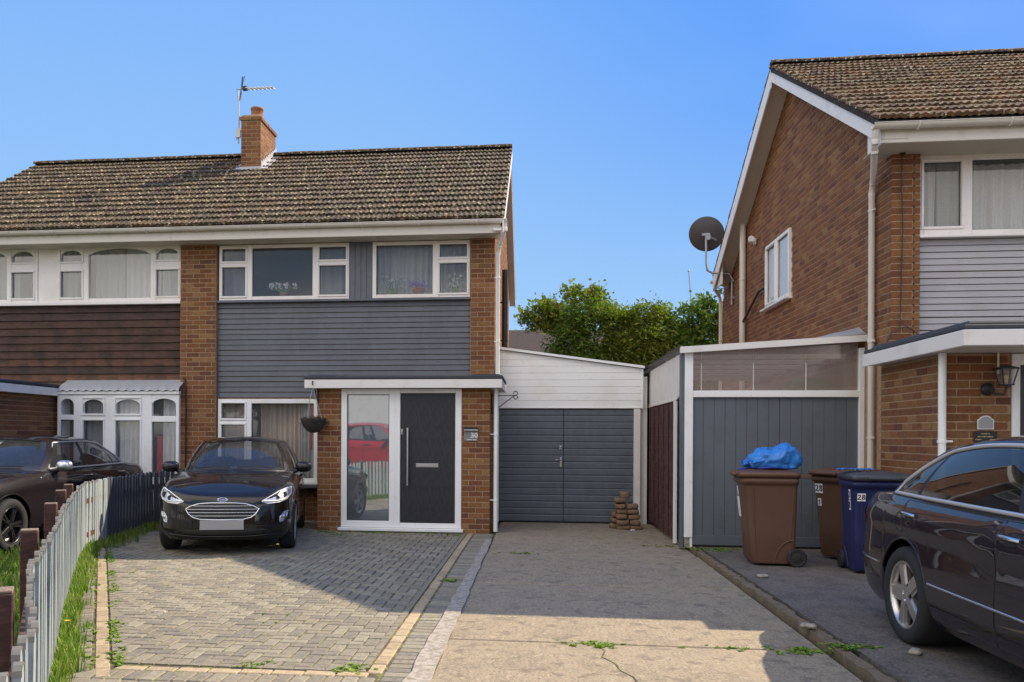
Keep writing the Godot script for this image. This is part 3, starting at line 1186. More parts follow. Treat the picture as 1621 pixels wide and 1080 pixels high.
func weed(seed_: int) -> ArrayMesh:           # a flat rosette of small leaves
	var r := RandomNumberGenerator.new()
	r.seed = seed_
	var g := Geo.new()
	for b in 16:
		var a := r.randf() * TAU
		var l := r.randf_range(0.012, 0.04)
		var up := r.randf_range(0.2, 1.1)
		var dir := Vector3(cos(a), up, sin(a)).normalized()
		var side := Vector3(-sin(a), 0, cos(a)) * r.randf_range(0.006, 0.013)
		var base := Vector3(r.randf_range(-0.02, 0.02), 0, r.randf_range(-0.02, 0.02))
		g.quad(base, base + dir * l * 0.5 + side, base + dir * l, base + dir * l * 0.5 - side)
	return g.done()


func build_greenery() -> void:
	var blades := [tuft(9, 0.13, 0.004, 1), tuft(10, 0.09, 0.004, 2, 0.8)]
	var cols := [Color(0.20, 0.28, 0.034), Color(0.25, 0.31, 0.042), Color(0.14, 0.23, 0.03), Color(0.28, 0.29, 0.075)]
	# lawn beyond the fence
	for v in 2:
		var xfs := []
		var cs := []
		for k in 5200:
			var p := Vector2(rng.randf_range(-9.5, -1.8), rng.randf_range(-10.5, -2.2))
			var on := 0.0
			var f := -1.58 + (p.y + 2.5) * 0.513
			on = f - 0.06
			if p.x > on or p.x < on - 4.2:
				continue
			xfs.append(Transform3D(Basis(Vector3.UP, rng.randf() * TAU).scaled(Vector3.ONE * rng.randf_range(0.7, 1.5)), Vector3(p.x, -0.036, p.y)))
			cs.append(cols[rng.randi() % 4] * rng.randf_range(0.75, 1.2))
		tag(many("lawn_grass", blades[v], M["grass"], xfs, cs), "long grass of the lawn left of the picket fence", "grass", "", "stuff")
	# strip of long grass at the foot of the fence
	var xfs := []
	var cs := []
	for k in 1500:
		var a := along_fence(rng.randf_range(0.3, 10.5))
		var n := Vector2(-a[1].y, a[1].x)
		var off := absf(rng.randfn(0.0, 0.065)) + 0.015
		if off > 0.3:
			continue
		var p: Vector2 = a[0] - n * off * (1.0 if n.x < 0 else -1.0)
		xfs.append(Transform3D(Basis(Vector3.UP, rng.randf() * TAU).scaled(Vector3.ONE * rng.randf_range(0.5, 1.25) * (1.15 - off)), Vector3(p.x, -0.012, p.y)))
		cs.append(cols[rng.randi() % 4] * rng.randf_range(0.85, 1.35))
	for k in 260:
		var a := along_fence(rng.randf_range(10.3, 13.8))
		var p: Vector2 = a[0] + Vector2(0.04 + absf(rng.randfn(0.0, 0.16)), 0)
		xfs.append(Transform3D(Basis(Vector3.UP, rng.randf() * TAU).scaled(Vector3.ONE * rng.randf_range(0.5, 1.4)), Vector3(p.x, -0.012, p.y)))
		cs.append(cols[rng.randi() % 4] * rng.randf_range(0.7, 1.1))
	tag(many("fence_grass", blades[0], M["grass"], xfs, cs), "long bright grass growing along the foot of the picket fence", "grass", "", "stuff")
	# moss and weeds in the joints of the paving
	var weeds := [weed(5), weed(6)]
	for v in 2:
		xfs = []
		cs = []
		var A := Vector2(-5.47, -10.2)
		var B := Vector2(-2.63, -4.92)
		for k in 210:
			var f := rng.randf()
			f = pow(f, 0.85)
			var side := 0.085 if rng.randf() < 0.72 else -0.075
			var p := A.lerp(B, f) + Vector2(side * 0.95, side * -0.45) + Vector2(rng.randfn(0, 0.022), rng.randfn(0, 0.03))
			if sin(f * 41.0 + v) + sin(f * 17.0) < -0.1:
				continue
			xfs.append(Transform3D(Basis(Vector3.UP, rng.randf() * TAU).scaled(Vector3(1, 0.8, 1) * rng.randf_range(0.35, 1.0)), Vector3(p.x, -0.004, p.y)))
			cs.append(cols[rng.randi() % 3] * rng.randf_range(0.9, 1.3))
		for k in 170:
			var i := rng.randi_range(-40, -12)
			var p := Vector2(rng.randi_range(-52, -11) * 0.1 + rng.randfn(0, 0.008), rng.randi_range(-126, -51) * 0.1)
			if p.x < -5.4 + (p.y + 10.2) * 0.53 + 0.2:
				continue
			if sin(p.x * 3.1) + sin(p.y * 2.3 + p.x) < 0.35:
				continue
			xfs.append(Transform3D(Basis(Vector3.UP, rng.randf() * TAU).scaled(Vector3.ONE * rng.randf_range(0.25, 0.6)), Vector3(p.x, -0.006, p.y)))
			cs.append(cols[rng.randi() % 3] * rng.randf_range(0.7, 1.2))
		for c in [[-1.12, -5.18, 14, 0.06], [-1.75, -5.2, 8, 0.05], [-2.4, -12.55, 22, 0.16], [-3.1, -12.5, 14, 0.12], [-1.7, -12.6, 12, 0.12], [-1.15, -12.4, 10, 0.09], [-2.85, -12.2, 8, 0.08], [0.46, -6.03, 20, 0.05], [0.3, -6.05, 8, 0.10], [1.82, -6.06, 30, 0.09], [2.12, -6.05, 26, 0.10], [1.3, -6.06, 8, 0.2], [-0.86, -8.5, 14, 0.05], [-0.2, -10.6, 10, 0.12], [2.3, -11.1, 30, 0.22], [2.2, -10.9, 14, 0.16], [1.8, -11.6, 16, 0.16]]:
			for k in c[2]:
				xfs.append(Transform3D(Basis(Vector3.UP, rng.randf() * TAU).scaled(Vector3(1, 0.7, 1) * rng.randf_range(0.3, 0.9)), Vector3(c[0] + rng.randfn(0, c[3]), 0.0 if c[0] < 1.95 else 0.04, c[1] + rng.randfn(0, minf(c[3], 0.05)))))
				cs.append(cols[rng.randi() % 3] * rng.randf_range(0.9, 1.4))
		tag(many("joint_weeds", weeds[v], M["grass"], xfs, cs), "small weeds growing in the joints of the paving and drives", "weeds", "", "stuff")
	for p in [[Vector3(-3.33, 0.0, -5.72), "yellow dandelion flower in the grass by the picket fence, farther of the two"], [Vector3(-3.26, 0.0, -5.42), "yellow dandelion flower in the grass by the picket fence, nearer of the two"]]:
		var o := thing("dandelion", p[1], "flower", p[0], 0.0, "dandelions by the fence")
		var s := Geo.new()
		s.tube([Vector3(0, 0, 0), Vector3(0.008, 0.06, 0.004), Vector3(0.012, 0.11, 0.006)], 0.003, 5)
		part("stem", s.done(), M["stem_green"], o)
		var f := Geo.new()
		for k in 26:
			var a := k * 2.399
			var r := 0.008 + 0.017 * sqrt(k / 26.0)
			var c := Vector3(0.012, 0.112 + 0.004 * (1.0 - k / 26.0), 0.006)
			var dir := Vector3(cos(a), 0.35, sin(a))
			f.tri(c + Vector3(-sin(a), 0, cos(a)) * 0.006, c + dir * r * 1.25, c - Vector3(-sin(a), 0, cos(a)) * 0.006)
		part("flower_head", f.done(), M["flower_yellow"], o)


func build_fence() -> void:
	var f := thing("picket_fence", "pale blue grey picket fence curving between the lawn and the paving", "fence", Vector3.ZERO)
	var total := fence_length()
	var prof := PackedVector2Array()
	var w := 0.072
	var h := 0.86
	prof.append(Vector2(-w / 2.0, 0.03))
	prof.append(Vector2(w / 2.0, 0.03))
	for k in range(0, 7):
		var a := PI * k / 6.0
		prof.append(Vector2(cos(a) * w / 2.0, h - w * 0.45 + sin(a) * w * 0.45))
	var g := Geo.new()
	g.ext(prof, 0.02)
	var mesh := g.done()
	var eg := Geo.new()
	var arc := PackedVector2Array()
	for k in range(0, 7):
		var a := PI * k / 6.0
		arc.append(Vector2(cos(a) * (w / 2.0 + 0.001), h - w * 0.45 + sin(a) * (w * 0.45 + 0.0015)))
	for k in range(6, -1, -1):
		var a := PI * k / 6.0
		arc.append(Vector2(cos(a) * (w / 2.0 - 0.005), h - w * 0.45 + sin(a) * (w * 0.45 - 0.005)))
	eg.ext(arc, 0.023, Transform3D(Basis.IDENTITY, Vector3(0, 0, -0.0015)))
	var grain := eg.done()
	var s := 0.06
	var rails := [[], []]
	while s < total - 0.03:
		var a := along_fence(s)
		var d: Vector2 = a[1]
		var p: Vector2 = a[0]
		# the picket's face looks at the drive, to the right of the way it runs
		var n := Vector3(-d.y, 0, d.x)
		if n.x < 0:
			n = -n
		var u := Vector3.UP.cross(n)
		var b := Basis(u, Vector3.UP, n).rotated(n, rng.randf_range(-0.02, 0.02)).rotated(u, rng.randf_range(-0.015, 0.015))
		var pk := part("picket", mesh, M["picket%d" % (rng.randi() % 3)] if s < 11.0 else M["picket_shaded"], f, Transform3D(b, Vector3(p.x, rng.randf_range(-0.012, 0.012), p.y)))  # the run past the bend has its shade in the paint colour
		if s < 10.6:
			part("worn_top", grain, M["picket_end"], pk)
		s += 0.121 if s < 9.4 or s > 11.4 else 0.098
	for y in [0.2, 0.62]:
		var l := 0.0
		var k := 0
		while l < total - 0.01:
			var e := minf(l + 1.1, total)
			var a := along_fence(l)
			var b := along_fence(e)
			var p: Vector2 = a[0]
			var q: Vector2 = b[0]
			var d := (q - p).normalized()
			var n := Vector3(-d.y, 0, d.x)
			if n.x < 0:
				n = -n
			var r := Geo.new()
			r.cbox(Vector3((p.x + q.x) / 2.0, y, (p.y + q.y) / 2.0) - n * 0.024, Vector3(p.distance_to(q) + 0.01, 0.07, 0.04), 0.004, Basis(Vector3(d.x, 0, d.y), Vector3.UP, Vector3(d.x, 0, d.y).cross(Vector3.UP)))
			part("rail", r.done(), M["post_brown"], f)
			l = e
			k += 1
	for l in [0.3, 2.0, 4.1, 6.35, 7.7, 9.05, 11.0, 12.9]:
		var a := along_fence(l)
		var p: Vector2 = a[0]
		var d: Vector2 = a[1]
		var n := Vector3(-d.y, 0, d.x)
		if n.x < 0:
			n = -n
		var g2 := Geo.new()
		var tall := 0.98 + rng.randf_range(-0.04, 0.03) - 0.085 if l < 9.5 else 0.8
		g2.cbox(Vector3(0, tall / 2.0 - 0.05, 0), Vector3(0.095, tall + 0.1, 0.095), 0.005)
		var o := part("post", g2.done(), M["post_brown"], f, Transform3D(Basis(Vector3.UP, atan2(-d.y, d.x) + rng.randf_range(-0.06, 0.06)), Vector3(p.x, 0, p.y) - n * 0.095))
		var c := Geo.new()
		c.cbox(Vector3(0, tall + 0.004, 0), Vector3(0.092, 0.012, 0.092), 0.003)
		part("post_top", c.done(), M["post_end"], o)


# ---------------------------------------------------------------- houses
func rebase(o: Node3D, base: Vector3) -> void:
	o.position = base
	for c in o.get_children():
		(c as Node3D).position -= base


func room_box(parent: Node3D, a: Vector3, b: Vector3, m := "room") -> void:   # inside of a room, open towards +z
	var g := Geo.new()
	var t := 0.05
	g.span(Vector3(a.x, a.y, a.z - t), Vector3(b.x, b.y, a.z))
	g.span(Vector3(a.x - t, a.y, a.z), Vector3(a.x, b.y, b.z))
	g.span(Vector3(b.x, a.y, a.z), Vector3(b.x + t, b.y, b.z))
	g.span(Vector3(a.x - t, a.y - t, a.z - t), Vector3(b.x + t, a.y, b.z))
	g.span(Vector3(a.x - t, b.y, a.z - t), Vector3(b.x + t, b.y + t, b.z))
	part("room_lining", g.done(), M[m], parent)


func ridge(parent: Node3D, a: Vector3, b: Vector3) -> void:
	var n := int(round((b - a).length() / 0.45))
	for k in n:
		var p := a.lerp(b, float(k) / n)
		var q := a.lerp(b, float(k + 1) / n)
		var g := Geo.new()
		var rows := []
		for e in [p + (q - p) * 0.01, q - (q - p) * 0.01]:
			var row := []
			for i in 9:
				var w := PI * i / 8.0
				row.append(e + Vector3(0, sin(w) * 0.085 - 0.02, cos(w) * 0.125))
			rows.append(row)
		g.grid(rows)
		g.soft(false)
		for row in rows:
			for i in 8:
				g.tri_out(row[i], row[i + 1], (row[0] + row[8]) / 2.0, (p + q) / 2.0)
		part("ridge_tile", g.done(), M["tile%d" % (k % 3)], parent, Transform3D(Basis(Vector3.RIGHT, 0.0), Vector3(0, rng.randf_range(-0.004, 0.004), 0)))


func number_thirty() -> void:
	var h := thing("brick_house", "two storey brick house with dark grey cladding, white framed porch and chimney", "house")
	var bricks := []
	var L := 0.225
	var C := 0.0795
	var wall := Geo.new()
	wall.span(Vector3(-6.10, -0.1, -14.3), Vector3(-5.47, 4.8, -14.008))
	wall.span(Vector3(-1.105, -0.1, -14.3), Vector3(-0.718, 4.8, -14.008))
	wall.span(Vector3(-5.47, -0.1, -14.28), Vector3(-1.105, 0.62, -14.108))
	wall.span(Vector3(-3.69, 0.62, -14.28), Vector3(-1.105, 2.06, -14.108))
	wall.span(Vector3(-5.47, 2.04, -14.28), Vector3(-1.105, 3.74, -14.125))
	wall.span(Vector3(-5.47, 4.69, -14.28), Vector3(-1.105, 4.8, -14.125))
	wall.span(Vector3(-3.16, 3.74, -14.28), Vector3(-2.76, 4.69, -14.125))
	# gable wall facing the garage, rear wall and floors
	var side := PackedVector2Array([Vector2(14.3, -0.1), Vector2(20.9, -0.1), Vector2(20.9, 5.1), Vector2(17.5, 7.2), Vector2(14.3, 5.22)])
	wall.ext(side, 0.25, Transform3D(Basis(Vector3(0, 0, -1), Vector3(0, 1, 0), Vector3(1, 0, 0)), Vector3(-0.968, 0, 0)))
	wall.span(Vector3(-6.1, -0.1, -21.1), Vector3(-0.718, 5.1, -20.9))
	var w := part("wall", wall.done(), M["mortar"], h)
	lay_bricks(bricks, Vector3(-6.10, 0, -14.0), Vector3.RIGHT, Vector3.BACK, 0.63, 4.75, L, C, null, false, true)
	lay_bricks(bricks, Vector3(-1.105, 0, -14.0), Vector3.RIGHT, Vector3.BACK, 0.395, 4.75, L, C, null, false, true)
	lay_bricks(bricks, Vector3(-5.47, 0, -14.0), Vector3.FORWARD, Vector3.RIGHT, 0.11, 4.75, L, C)
	lay_bricks(bricks, Vector3(-5.47, 0, -14.1), Vector3.RIGHT, Vector3.BACK, 2.2, 0.6, L, C, null, true)
	lay_bricks(bricks, Vector3(-3.69, 0.62, -14.1), Vector3.RIGHT, Vector3.BACK, 0.5, 1.43, L, C)
	lay_bricks(bricks, Vector3(-0.71, 0, -14.0), Vector3.FORWARD, Vector3.RIGHT, 6.9, 6.8, L, C, func(y: float): return Vector2(0.0 if y < 5.0 else (y - 5.0) / 2.2 * 3.5, 6.9 if y < 5.0 else 6.9 - (y - 5.0) / 2.2 * 3.4), true)
	var inside := Geo.new()
	inside.span(Vector3(-6.0, 2.2, -20.9), Vector3(-0.97, 2.4, -14.3))
	inside.span(Vector3(-6.0, 4.82, -20.9), Vector3(-0.97, 4.95, -14.3))
	inside.span(Vector3(-6.0, 0.0, -18.0), Vector3(-0.97, 4.9, -17.9))
	inside.span(Vector3(-2.95, 2.4, -18.0), Vector3(-2.85, 4.9, -14.3))
	inside.span(Vector3(-6.08, 0.0, -20.9), Vector3(-6.0, 5.0, -14.3))
	part("room_lining", inside.done(), M["room"], h)
	# upper windows
	var w1 := window(h, Vector3(0, 0, -14.05), -5.43, -3.16, 3.745, 4.69, [
		[-5.375, -4.965, [[3.82, 4.31, 1], [4.415, 4.625, 1]]], [-4.845, -3.79, [[3.81, 4.63]]], [-3.67, -3.215, [[3.82, 4.31, 1], [4.415, 4.625, 1]]]], "upvc_pinkish")
	var w2 := window(h, Vector3(0, 0, -14.05), -2.76, -1.12, 3.745, 4.69, [
		[-2.695, -1.745, [[3.81, 4.63]]], [-1.625, -1.175, [[3.82, 4.31, 1], [4.415, 4.625, 1]]]], "upvc_pinkish")
	slab(h, "window_sill", Vector3(-5.46, 3.70, -14.13), Vector3(-1.11, 3.742, -14.0), "grey_clad")
	for k in 4:
		slab(h, "panel_board", Vector3(-3.158 + 0.099 * k, 3.745, -14.1), Vector3(-3.061 + 0.099 * k, 4.72, -14.068), "grey_clad", 0.004)
	slab(h, "head_board", Vector3(-5.46, 4.70, -14.12), Vector3(-1.11, 4.79, -14.06), "grey_clad")
	weatherboards(h, "cladding", -5.46, -1.11, 2.085, 3.70, -14.10, 18, ["grey_clad"], 0.011, 0.006)
	# blinds and curtains upstairs
	curtain(h, Vector3(0, 0, -14.32), -5.44, -4.96, 3.74, 4.7, "blind_grey", 3.0, 0.0, 0.01)
	curtain(h, Vector3(0, 0, -14.40), -3.75, -3.12, 3.74, 4.7, "blind_grey", 4.0, 0.0, 0.01)
	curtain(h, Vector3(0, 0, -14.40), -2.74, -1.66, 3.74, 4.72, "curtain_grey", 9.0, 0.0, 0.02)
	curtain(h, Vector3(0, 0, -14.40), -1.66, -1.12, 3.74, 4.7, "curtain_grey", 5.0, 0.0, 0.02)
	# lower window
	window(h, Vector3(0, 0, -14.05), -5.44, -3.69, 0.65, 2.06, [
		[-5.375, -4.965, [[0.76, 1.62, 1], [1.73, 1.985, 1]]], [-4.845, -3.755, [[0.72, 1.985]]]], "upvc", "pane", 0.0, "window", true)
	slab(h, "window_sill", Vector3(-5.46, 0.56, -14.13), Vector3(-3.66, 0.618, -13.93), "grey_clad")
	curtain(h, Vector3(0, 0, -14.36), -4.78, -4.02, 0.6, 2.05, "curtain_beige", 9.0)
	curtain(h, Vector3(0, 0, -14.36), -5.42, -4.93, 0.6, 2.05, "curtain_beige", 5.0)
	curtain(h, Vector3(0, 0, -14.30), -4.04, -3.66, 0.6, 2.05, "curtain_grey", 6.0, 0.0, 0.04)
	curtain(h, Vector3(0, 0, -14.24), -3.88, -3.74, 1.2, 2.05, "curtain_red", 2.0, -0.5)
	# roof
	var eave := Vector3(-6.1, 4.93, -13.58)
	var up := Vector3(0, 2.40, -3.92)
	var roof_g := Geo.new()
	sheet(roof_g, eave - Vector3(0, 0.02, 0), Vector3(-0.56, 4.91, -13.58), Vector3(-0.56, 7.31, -17.5), eave + up - Vector3(0, 0.02, 0), 0.06)
	sheet(roof_g, eave + up - Vector3(0, 0.02, 0), Vector3(-0.56, 7.31, -17.5), Vector3(-0.56, 4.91, -21.5), Vector3(-6.1, 4.91, -21.5), 0.06)
	var roof := part("roof", roof_g.done(), M["tile_far"], h)
	var tiles := []
	lay_tiles(tiles, eave, Vector3(-0.54, 4.93, -13.58), up, 15, 0.253)
	place_tiles(tiles, h, roof, 300)
	ridge(roof, Vector3(-6.1, 7.36, -17.5), Vector3(-0.54, 7.36, -17.5))
	# bargeboard and soffit at the verge
	var bb := Geo.new()
	for s in [1.0, -1.0]:
		var a := Vector3(-0.565, 4.86, -17.5 + 4.0 * s)
		var b := Vector3(-0.565, 7.29, -17.5)
		sheet(bb, a, b, b - Vector3(0, 0.19, 0), a - Vector3(0, 0.19, 0), 0.022)
		sheet(bb, a - Vector3(0.02, 0.15, 0), b - Vector3(0.02, 0.15, 0), b - Vector3(0.15, 0.15, 0), a - Vector3(0.15, 0.15, 0), 0.012)
	part("bargeboard", bb.done(), M["white_paint"], h)
	slab(h, "fascia", Vector3(-6.1, 4.69, -13.645), Vector3(-0.60, 4.875, -13.62), "gutter_white")
	slab(h, "soffit", Vector3(-6.1, 4.70, -14.12), Vector3(-0.60, 4.72, -13.645), "cream_soffit")
	half_round_gutter(h, Vector3(-6.1, 4.885, -13.555), Vector3(-0.50, 4.885, -13.555), 0.056, "gutter_white")
	pipe(h, "downpipe", [Vector3(-0.53, 4.85, -13.56), Vector3(-0.53, 4.74, -13.58), Vector3(-0.64, 4.56, -13.95), Vector3(-0.66, 4.45, -14.02), Vector3(-0.66, 2.0, -14.02)], 0.034, "upvc", [4.05, 3.0], Vector3(-1, 0, 0))
	pipe(h, "soil_pipe", [Vector3(-0.61, 4.5, -15.7), Vector3(-0.61, 2.2, -15.7)], 0.055, "black_plastic", [3.9, 3.2], Vector3(-1, 0, 0))
	pipe(h, "drain_cable", [Vector3(-6.03, 2.42, -13.985), Vector3(-6.0, 2.38, -13.985), Vector3(-5.985, 2.2, -13.985), Vector3(-5.985, 0.3, -13.985)], 0.012, "black_plastic")
	chimney(h)
	porch(h)
	place_bricks(bricks, h, w, 210)
	rebase(h, Vector3(-3.4, 0, -14.0))


func chimney(h: Node3D) -> void:
	var bricks := []
	var g := Geo.new()
	g.span(Vector3(-5.968, 5.9, -17.592), Vector3(-5.568, 7.86, -16.608))
	var c := part("chimney", g.done(), M["mortar"], h)
	lay_bricks(bricks, Vector3(-5.975, 6.50, -16.6), Vector3.RIGHT, Vector3.BACK, 0.415, 1.29, 0.225, 0.0795, null, false, true)
	lay_bricks(bricks, Vector3(-5.56, 6.50, -16.6), Vector3.FORWARD, Vector3.RIGHT, 1.0, 1.29, 0.225, 0.0795)
	lay_bricks(bricks, Vector3(-5.975, 6.50, -17.6), Vector3.BACK, Vector3.LEFT, 1.0, 1.29, 0.225, 0.0795, null, true)
	lay_bricks(bricks, Vector3(-6.0, 7.79, -16.575), Vector3.RIGHT, Vector3.BACK, 0.465, 0.0795, 0.225, 0.0795, null, false, true)
	lay_bricks(bricks, Vector3(-5.535, 7.79, -16.575), Vector3.FORWARD, Vector3.RIGHT, 1.05, 0.0795, 0.225, 0.0795)
	var cap := Geo.new()
	cap.cbox(Vector3(-5.768, 7.83, -17.1), Vector3(0.44, 0.079, 1.03), 0.004)
	cap.cbox(Vector3(-5.768, 7.885, -17.1), Vector3(0.40, 0.05, 0.98), 0.02)
	part("cap", cap.done(), M["mortar"], c)
	var pot := Geo.new()
	pot.lathe([Vector2(0.135, 0), Vector2(0.125, 0.03), Vector2(0.118, 0.17), Vector2(0.132, 0.18), Vector2(0.132, 0.215), Vector2(0.118, 0.22), Vector2(0.095, 0.215), Vector2(0.095, 0.05), Vector2(0.0, 0.05)], 28, Transform3D(Basis.IDENTITY, Vector3(-5.72, 7.90, -16.85)))
	part("chimney_pot", pot.done(), M["terracotta"], c)
	var fl := Geo.new()
	# apron and stepped side flashing
	fl.box(Vector3(-5.768, 6.80, -16.585), Vector3(0.47, 0.10, 0.012))
	fl.box(Vector3(-5.768, 6.735, -16.50), Vector3(0.58, 0.012, 0.20), Basis(Vector3.RIGHT, 0.55))
	for k in 10:
		var z := -16.62 - 0.1 * k
		var y := 6.80 + (16.6 + z) * -0.612
		fl.box(Vector3(-5.552, y + 0.045, z - 0.04), Vector3(0.014, 0.25, 0.098))
	fl.box(Vector3(-5.49, 7.10, -17.07), Vector3(0.13, 0.012, 1.13), Basis(Vector3.RIGHT, 0.549))
	fl.box(Vector3(-6.03, 7.10, -17.07), Vector3(0.13, 0.012, 1.13), Basis(Vector3.RIGHT, 0.549))
	part("flashing", fl.done(), M["lead"], c)
	place_bricks(bricks, h, c, 90)
	# television aerial on its mast
	var a := thing("television_aerial", "television aerial on a thin mast strapped to the left chimney side", "aerial", Vector3(-6.06, 7.42, -16.7))
	var m := Geo.new()
	m.tube([Vector3(0, -0.05, 0), Vector3(0.005, 0.5, 0), Vector3(-0.015, 1.06, 0)], 0.016, 8)
	part("mast", m.done(), M["galvanised"], a)
	var br := Geo.new()
	br.box(Vector3(0.035, 0.22, 0), Vector3(0.09, 0.05, 0.07))
	br.box(Vector3(0.0, 0.14, 0.02), Vector3(0.10, 0.16, 0.04))
	br.tube([Vector3(-0.04, 0.02, 0.03), Vector3(0.03, 0.10, 0.03)], 0.012, 6)
	part("bracket", br.done(), M["galvanised"], a)
	var y := Geo.new()
	var p0 := Vector3(-0.04, 1.045, 0.0)
	var p1 := Vector3(0.82, 0.90, 0.35)
	y.tube([p0, p1], 0.011, 6)
	for k in 8:
		var q := p0.lerp(p1, 0.22 + 0.78 * k / 7.0)
		y.tube([q - Vector3(0.03, 0, -0.075), q + Vector3(0.03, 0, -0.075)], 0.008, 5)
		y.box(q, Vector3(0.04, 0.042, 0.04))
	part("boom", y.done(), M["galvanised"], a)
	var refl := Geo.new()
	for s in [-1.0, 1.0]:
		for k in 3:
			var e := Vector3(0.055 + 0.02 * k, 0.0, 0.03)
			refl.tube([p0 + Vector3(0.11, -0.02, 0.05), p0 + Vector3(0.11, -0.02, 0.05) + Vector3(0.03 * s, 0.24 * s, 0.03) + e * 0.3 * k], 0.007, 5)
	refl.box(p0 + Vector3(0.2, -0.02, 0.08), Vector3(0.09, 0.07, 0.09))
	part("reflector", refl.done(), M["black_plastic"], a)


func porch(h: Node3D) -> void:
	var b := []
	var wall := Geo.new()
	wall.span(Vector3(-3.332, -0.05, -12.95), Vector3(-2.965, 2.2, -12.708))
	wall.span(Vector3(-1.125, -0.05, -12.95), Vector3(-0.708, 2.2, -12.708))
	wall.span(Vector3(-3.332, -0.05, -14.1), Vector3(-3.15, 2.2, -12.95))
	wall.span(Vector3(-0.88, -0.05, -14.1), Vector3(-0.708, 2.2, -12.95))
	wall.span(Vector3(-2.965, -0.05, -12.9), Vector3(-1.125, 0.055, -12.715))
	wall.span(Vector3(-3.1, 0.0, -14.1), Vector3(-0.9, 0.05, -12.9))
	var w := part("porch_wall", wall.done(), M["mortar"], h)
	var L := 0.212
	var C := 0.0815
	lay_bricks(b, Vector3(-3.34, -0.02, -12.7), Vector3.RIGHT, Vector3.BACK, 0.375, 2.2, L, C, null, false, true)
	lay_bricks(b, Vector3(-1.127, -0.02, -12.7), Vector3.RIGHT, Vector3.BACK, 0.427, 2.2, L, C, null, false, true)
	lay_bricks(b, Vector3(-0.70, -0.02, -12.7), Vector3.FORWARD, Vector3.RIGHT, 1.4, 2.2, L, C)
	lay_bricks(b, Vector3(-3.34, -0.02, -14.0), Vector3.BACK, Vector3.LEFT, 1.3, 2.2, L, C, null, true)
	lay_bricks(b, Vector3(-2.96, -0.02, -12.71), Vector3.RIGHT, Vector3.BACK, 1.83, 0.075, L, C)
	place_bricks(b, h, w, 130)
	# canopy
	slab(h, "canopy_fascia", Vector3(-3.49, 2.155, -12.53), Vector3(-0.52, 2.285, -12.505), "white_board")
	slab(h, "canopy_fascia", Vector3(-0.545, 2.155, -14.0), Vector3(-0.52, 2.285, -12.53), "white_board")
	slab(h, "canopy_fascia", Vector3(-3.49, 2.155, -14.0), Vector3(-3.465, 2.285, -12.53), "white_board")
	slab(h, "canopy_soffit", Vector3(-3.465, 2.165, -14.05), Vector3(-0.545, 2.185, -12.53), "white_paint")
	var felt := Geo.new()
	felt.cbox(Vector3(-2.005, 2.315, -13.28), Vector3(2.99, 0.055, 1.56), 0.012)
	felt.cbox(Vector3(-2.005, 2.350, -13.30), Vector3(2.90, 0.03, 1.42), 0.012)
	part("canopy_felt", felt.done(), M["felt"], h)
	# white frame with fixed side light and door
	var g := Geo.new()
	var z := -12.72
	var fr := [[-2.962, -2.872, 0.06, 2.155], [-1.222, -1.128, 0.06, 2.155], [-2.225, -2.055, 0.06, 2.155], [-2.872, -2.225, 2.07, 2.155], [-2.055, -1.222, 2.09, 2.155], [-2.872, -2.225, 0.06, 0.16], [-2.055, -1.222, 0.06, 0.135]]
	for q in fr:
		g.cbox(Vector3((q[0] + q[1]) / 2.0, (q[2] + q[3]) / 2.0, z), Vector3(q[1] - q[0], q[3] - q[2], 0.07), 0.006)
	g.cbox(Vector3(-2.14, 1.1, z + 0.001), Vector3(0.012, 2.08, 0.078), 0.003)
	g.cbox(Vector3(-2.045, 0.035, -12.68), Vector3(1.90, 0.045, 0.16), 0.006)
	var f := part("door_frame", g.done(), M["upvc"], h)
	var p := Geo.new()
	p.quad(Vector3(-2.88, 0.15, z), Vector3(-2.215, 0.15, z), Vector3(-2.215, 2.08, z), Vector3(-2.88, 2.08, z))
	part("pane", p.done(), M["sidelight_pane"], f)
	var bd := Geo.new()
	for q in [[-2.872, -2.862, 0.16, 2.07], [-2.235, -2.225, 0.16, 2.07], [-2.862, -2.235, 2.06, 2.07], [-2.862, -2.235, 0.16, 0.17]]:
		bd.box(Vector3((q[0] + q[1]) / 2.0, (q[2] + q[3]) / 2.0, z + 0.008), Vector3(q[1] - q[0], q[3] - q[2], 0.012))
	part("gasket", bd.done(), M["car_trim"], f)
	var door := slab(h, "door", Vector3(-2.052, 0.138, z - 0.03), Vector3(-1.225, 2.087, z + 0.018), "dark_door")
	var bar := Geo.new()
	bar.tube([Vector3(-1.935, 0.70, z + 0.075), Vector3(-1.935, 1.57, z + 0.075)], 0.015, 12)
	for y in [0.82, 1.46]:
		bar.tube([Vector3(-1.935, y, z + 0.015), Vector3(-1.935, y, z + 0.075)], 0.010, 8)
	part("handle", bar.done(), M["steel"], door)
	var lp := Geo.new()
	lp.cbox(Vector3(-1.645, 1.005, z + 0.024), Vector3(0.345, 0.062, 0.016), 0.006)
	lp.cbox(Vector3(-1.645, 1.003, z + 0.033), Vector3(0.285, 0.034, 0.01), 0.004)
	part("letter_plate", lp.done(), M["steel"], door)
	var lk := Geo.new()
	lk.cbox(Vector3(-2.03, 1.51, z + 0.022), Vector3(0.036, 0.09, 0.012), 0.01)
	lk.lathe([Vector2(0.0, 0.022), Vector2(0.011, 0.02), Vector2(0.012, 0.0)], 12, Transform3D(Basis(Vector3.RIGHT, PI / 2), Vector3(-2.03, 1.50, z + 0.02)))
	part("lock", lk.done(), M["steel"], door)
	# a hall behind the frame
	room_box(h, Vector3(-3.1, 0.05, -14.1), Vector3(-0.9, 2.15, -12.80), "room_dark")
	pipe(h, "downpipe", [Vector3(-0.62, 2.20, -12.78), Vector3(-0.62, 0.02, -12.78)], 0.034, "upvc", [1.475, 0.49], Vector3(-1, 0, 0))


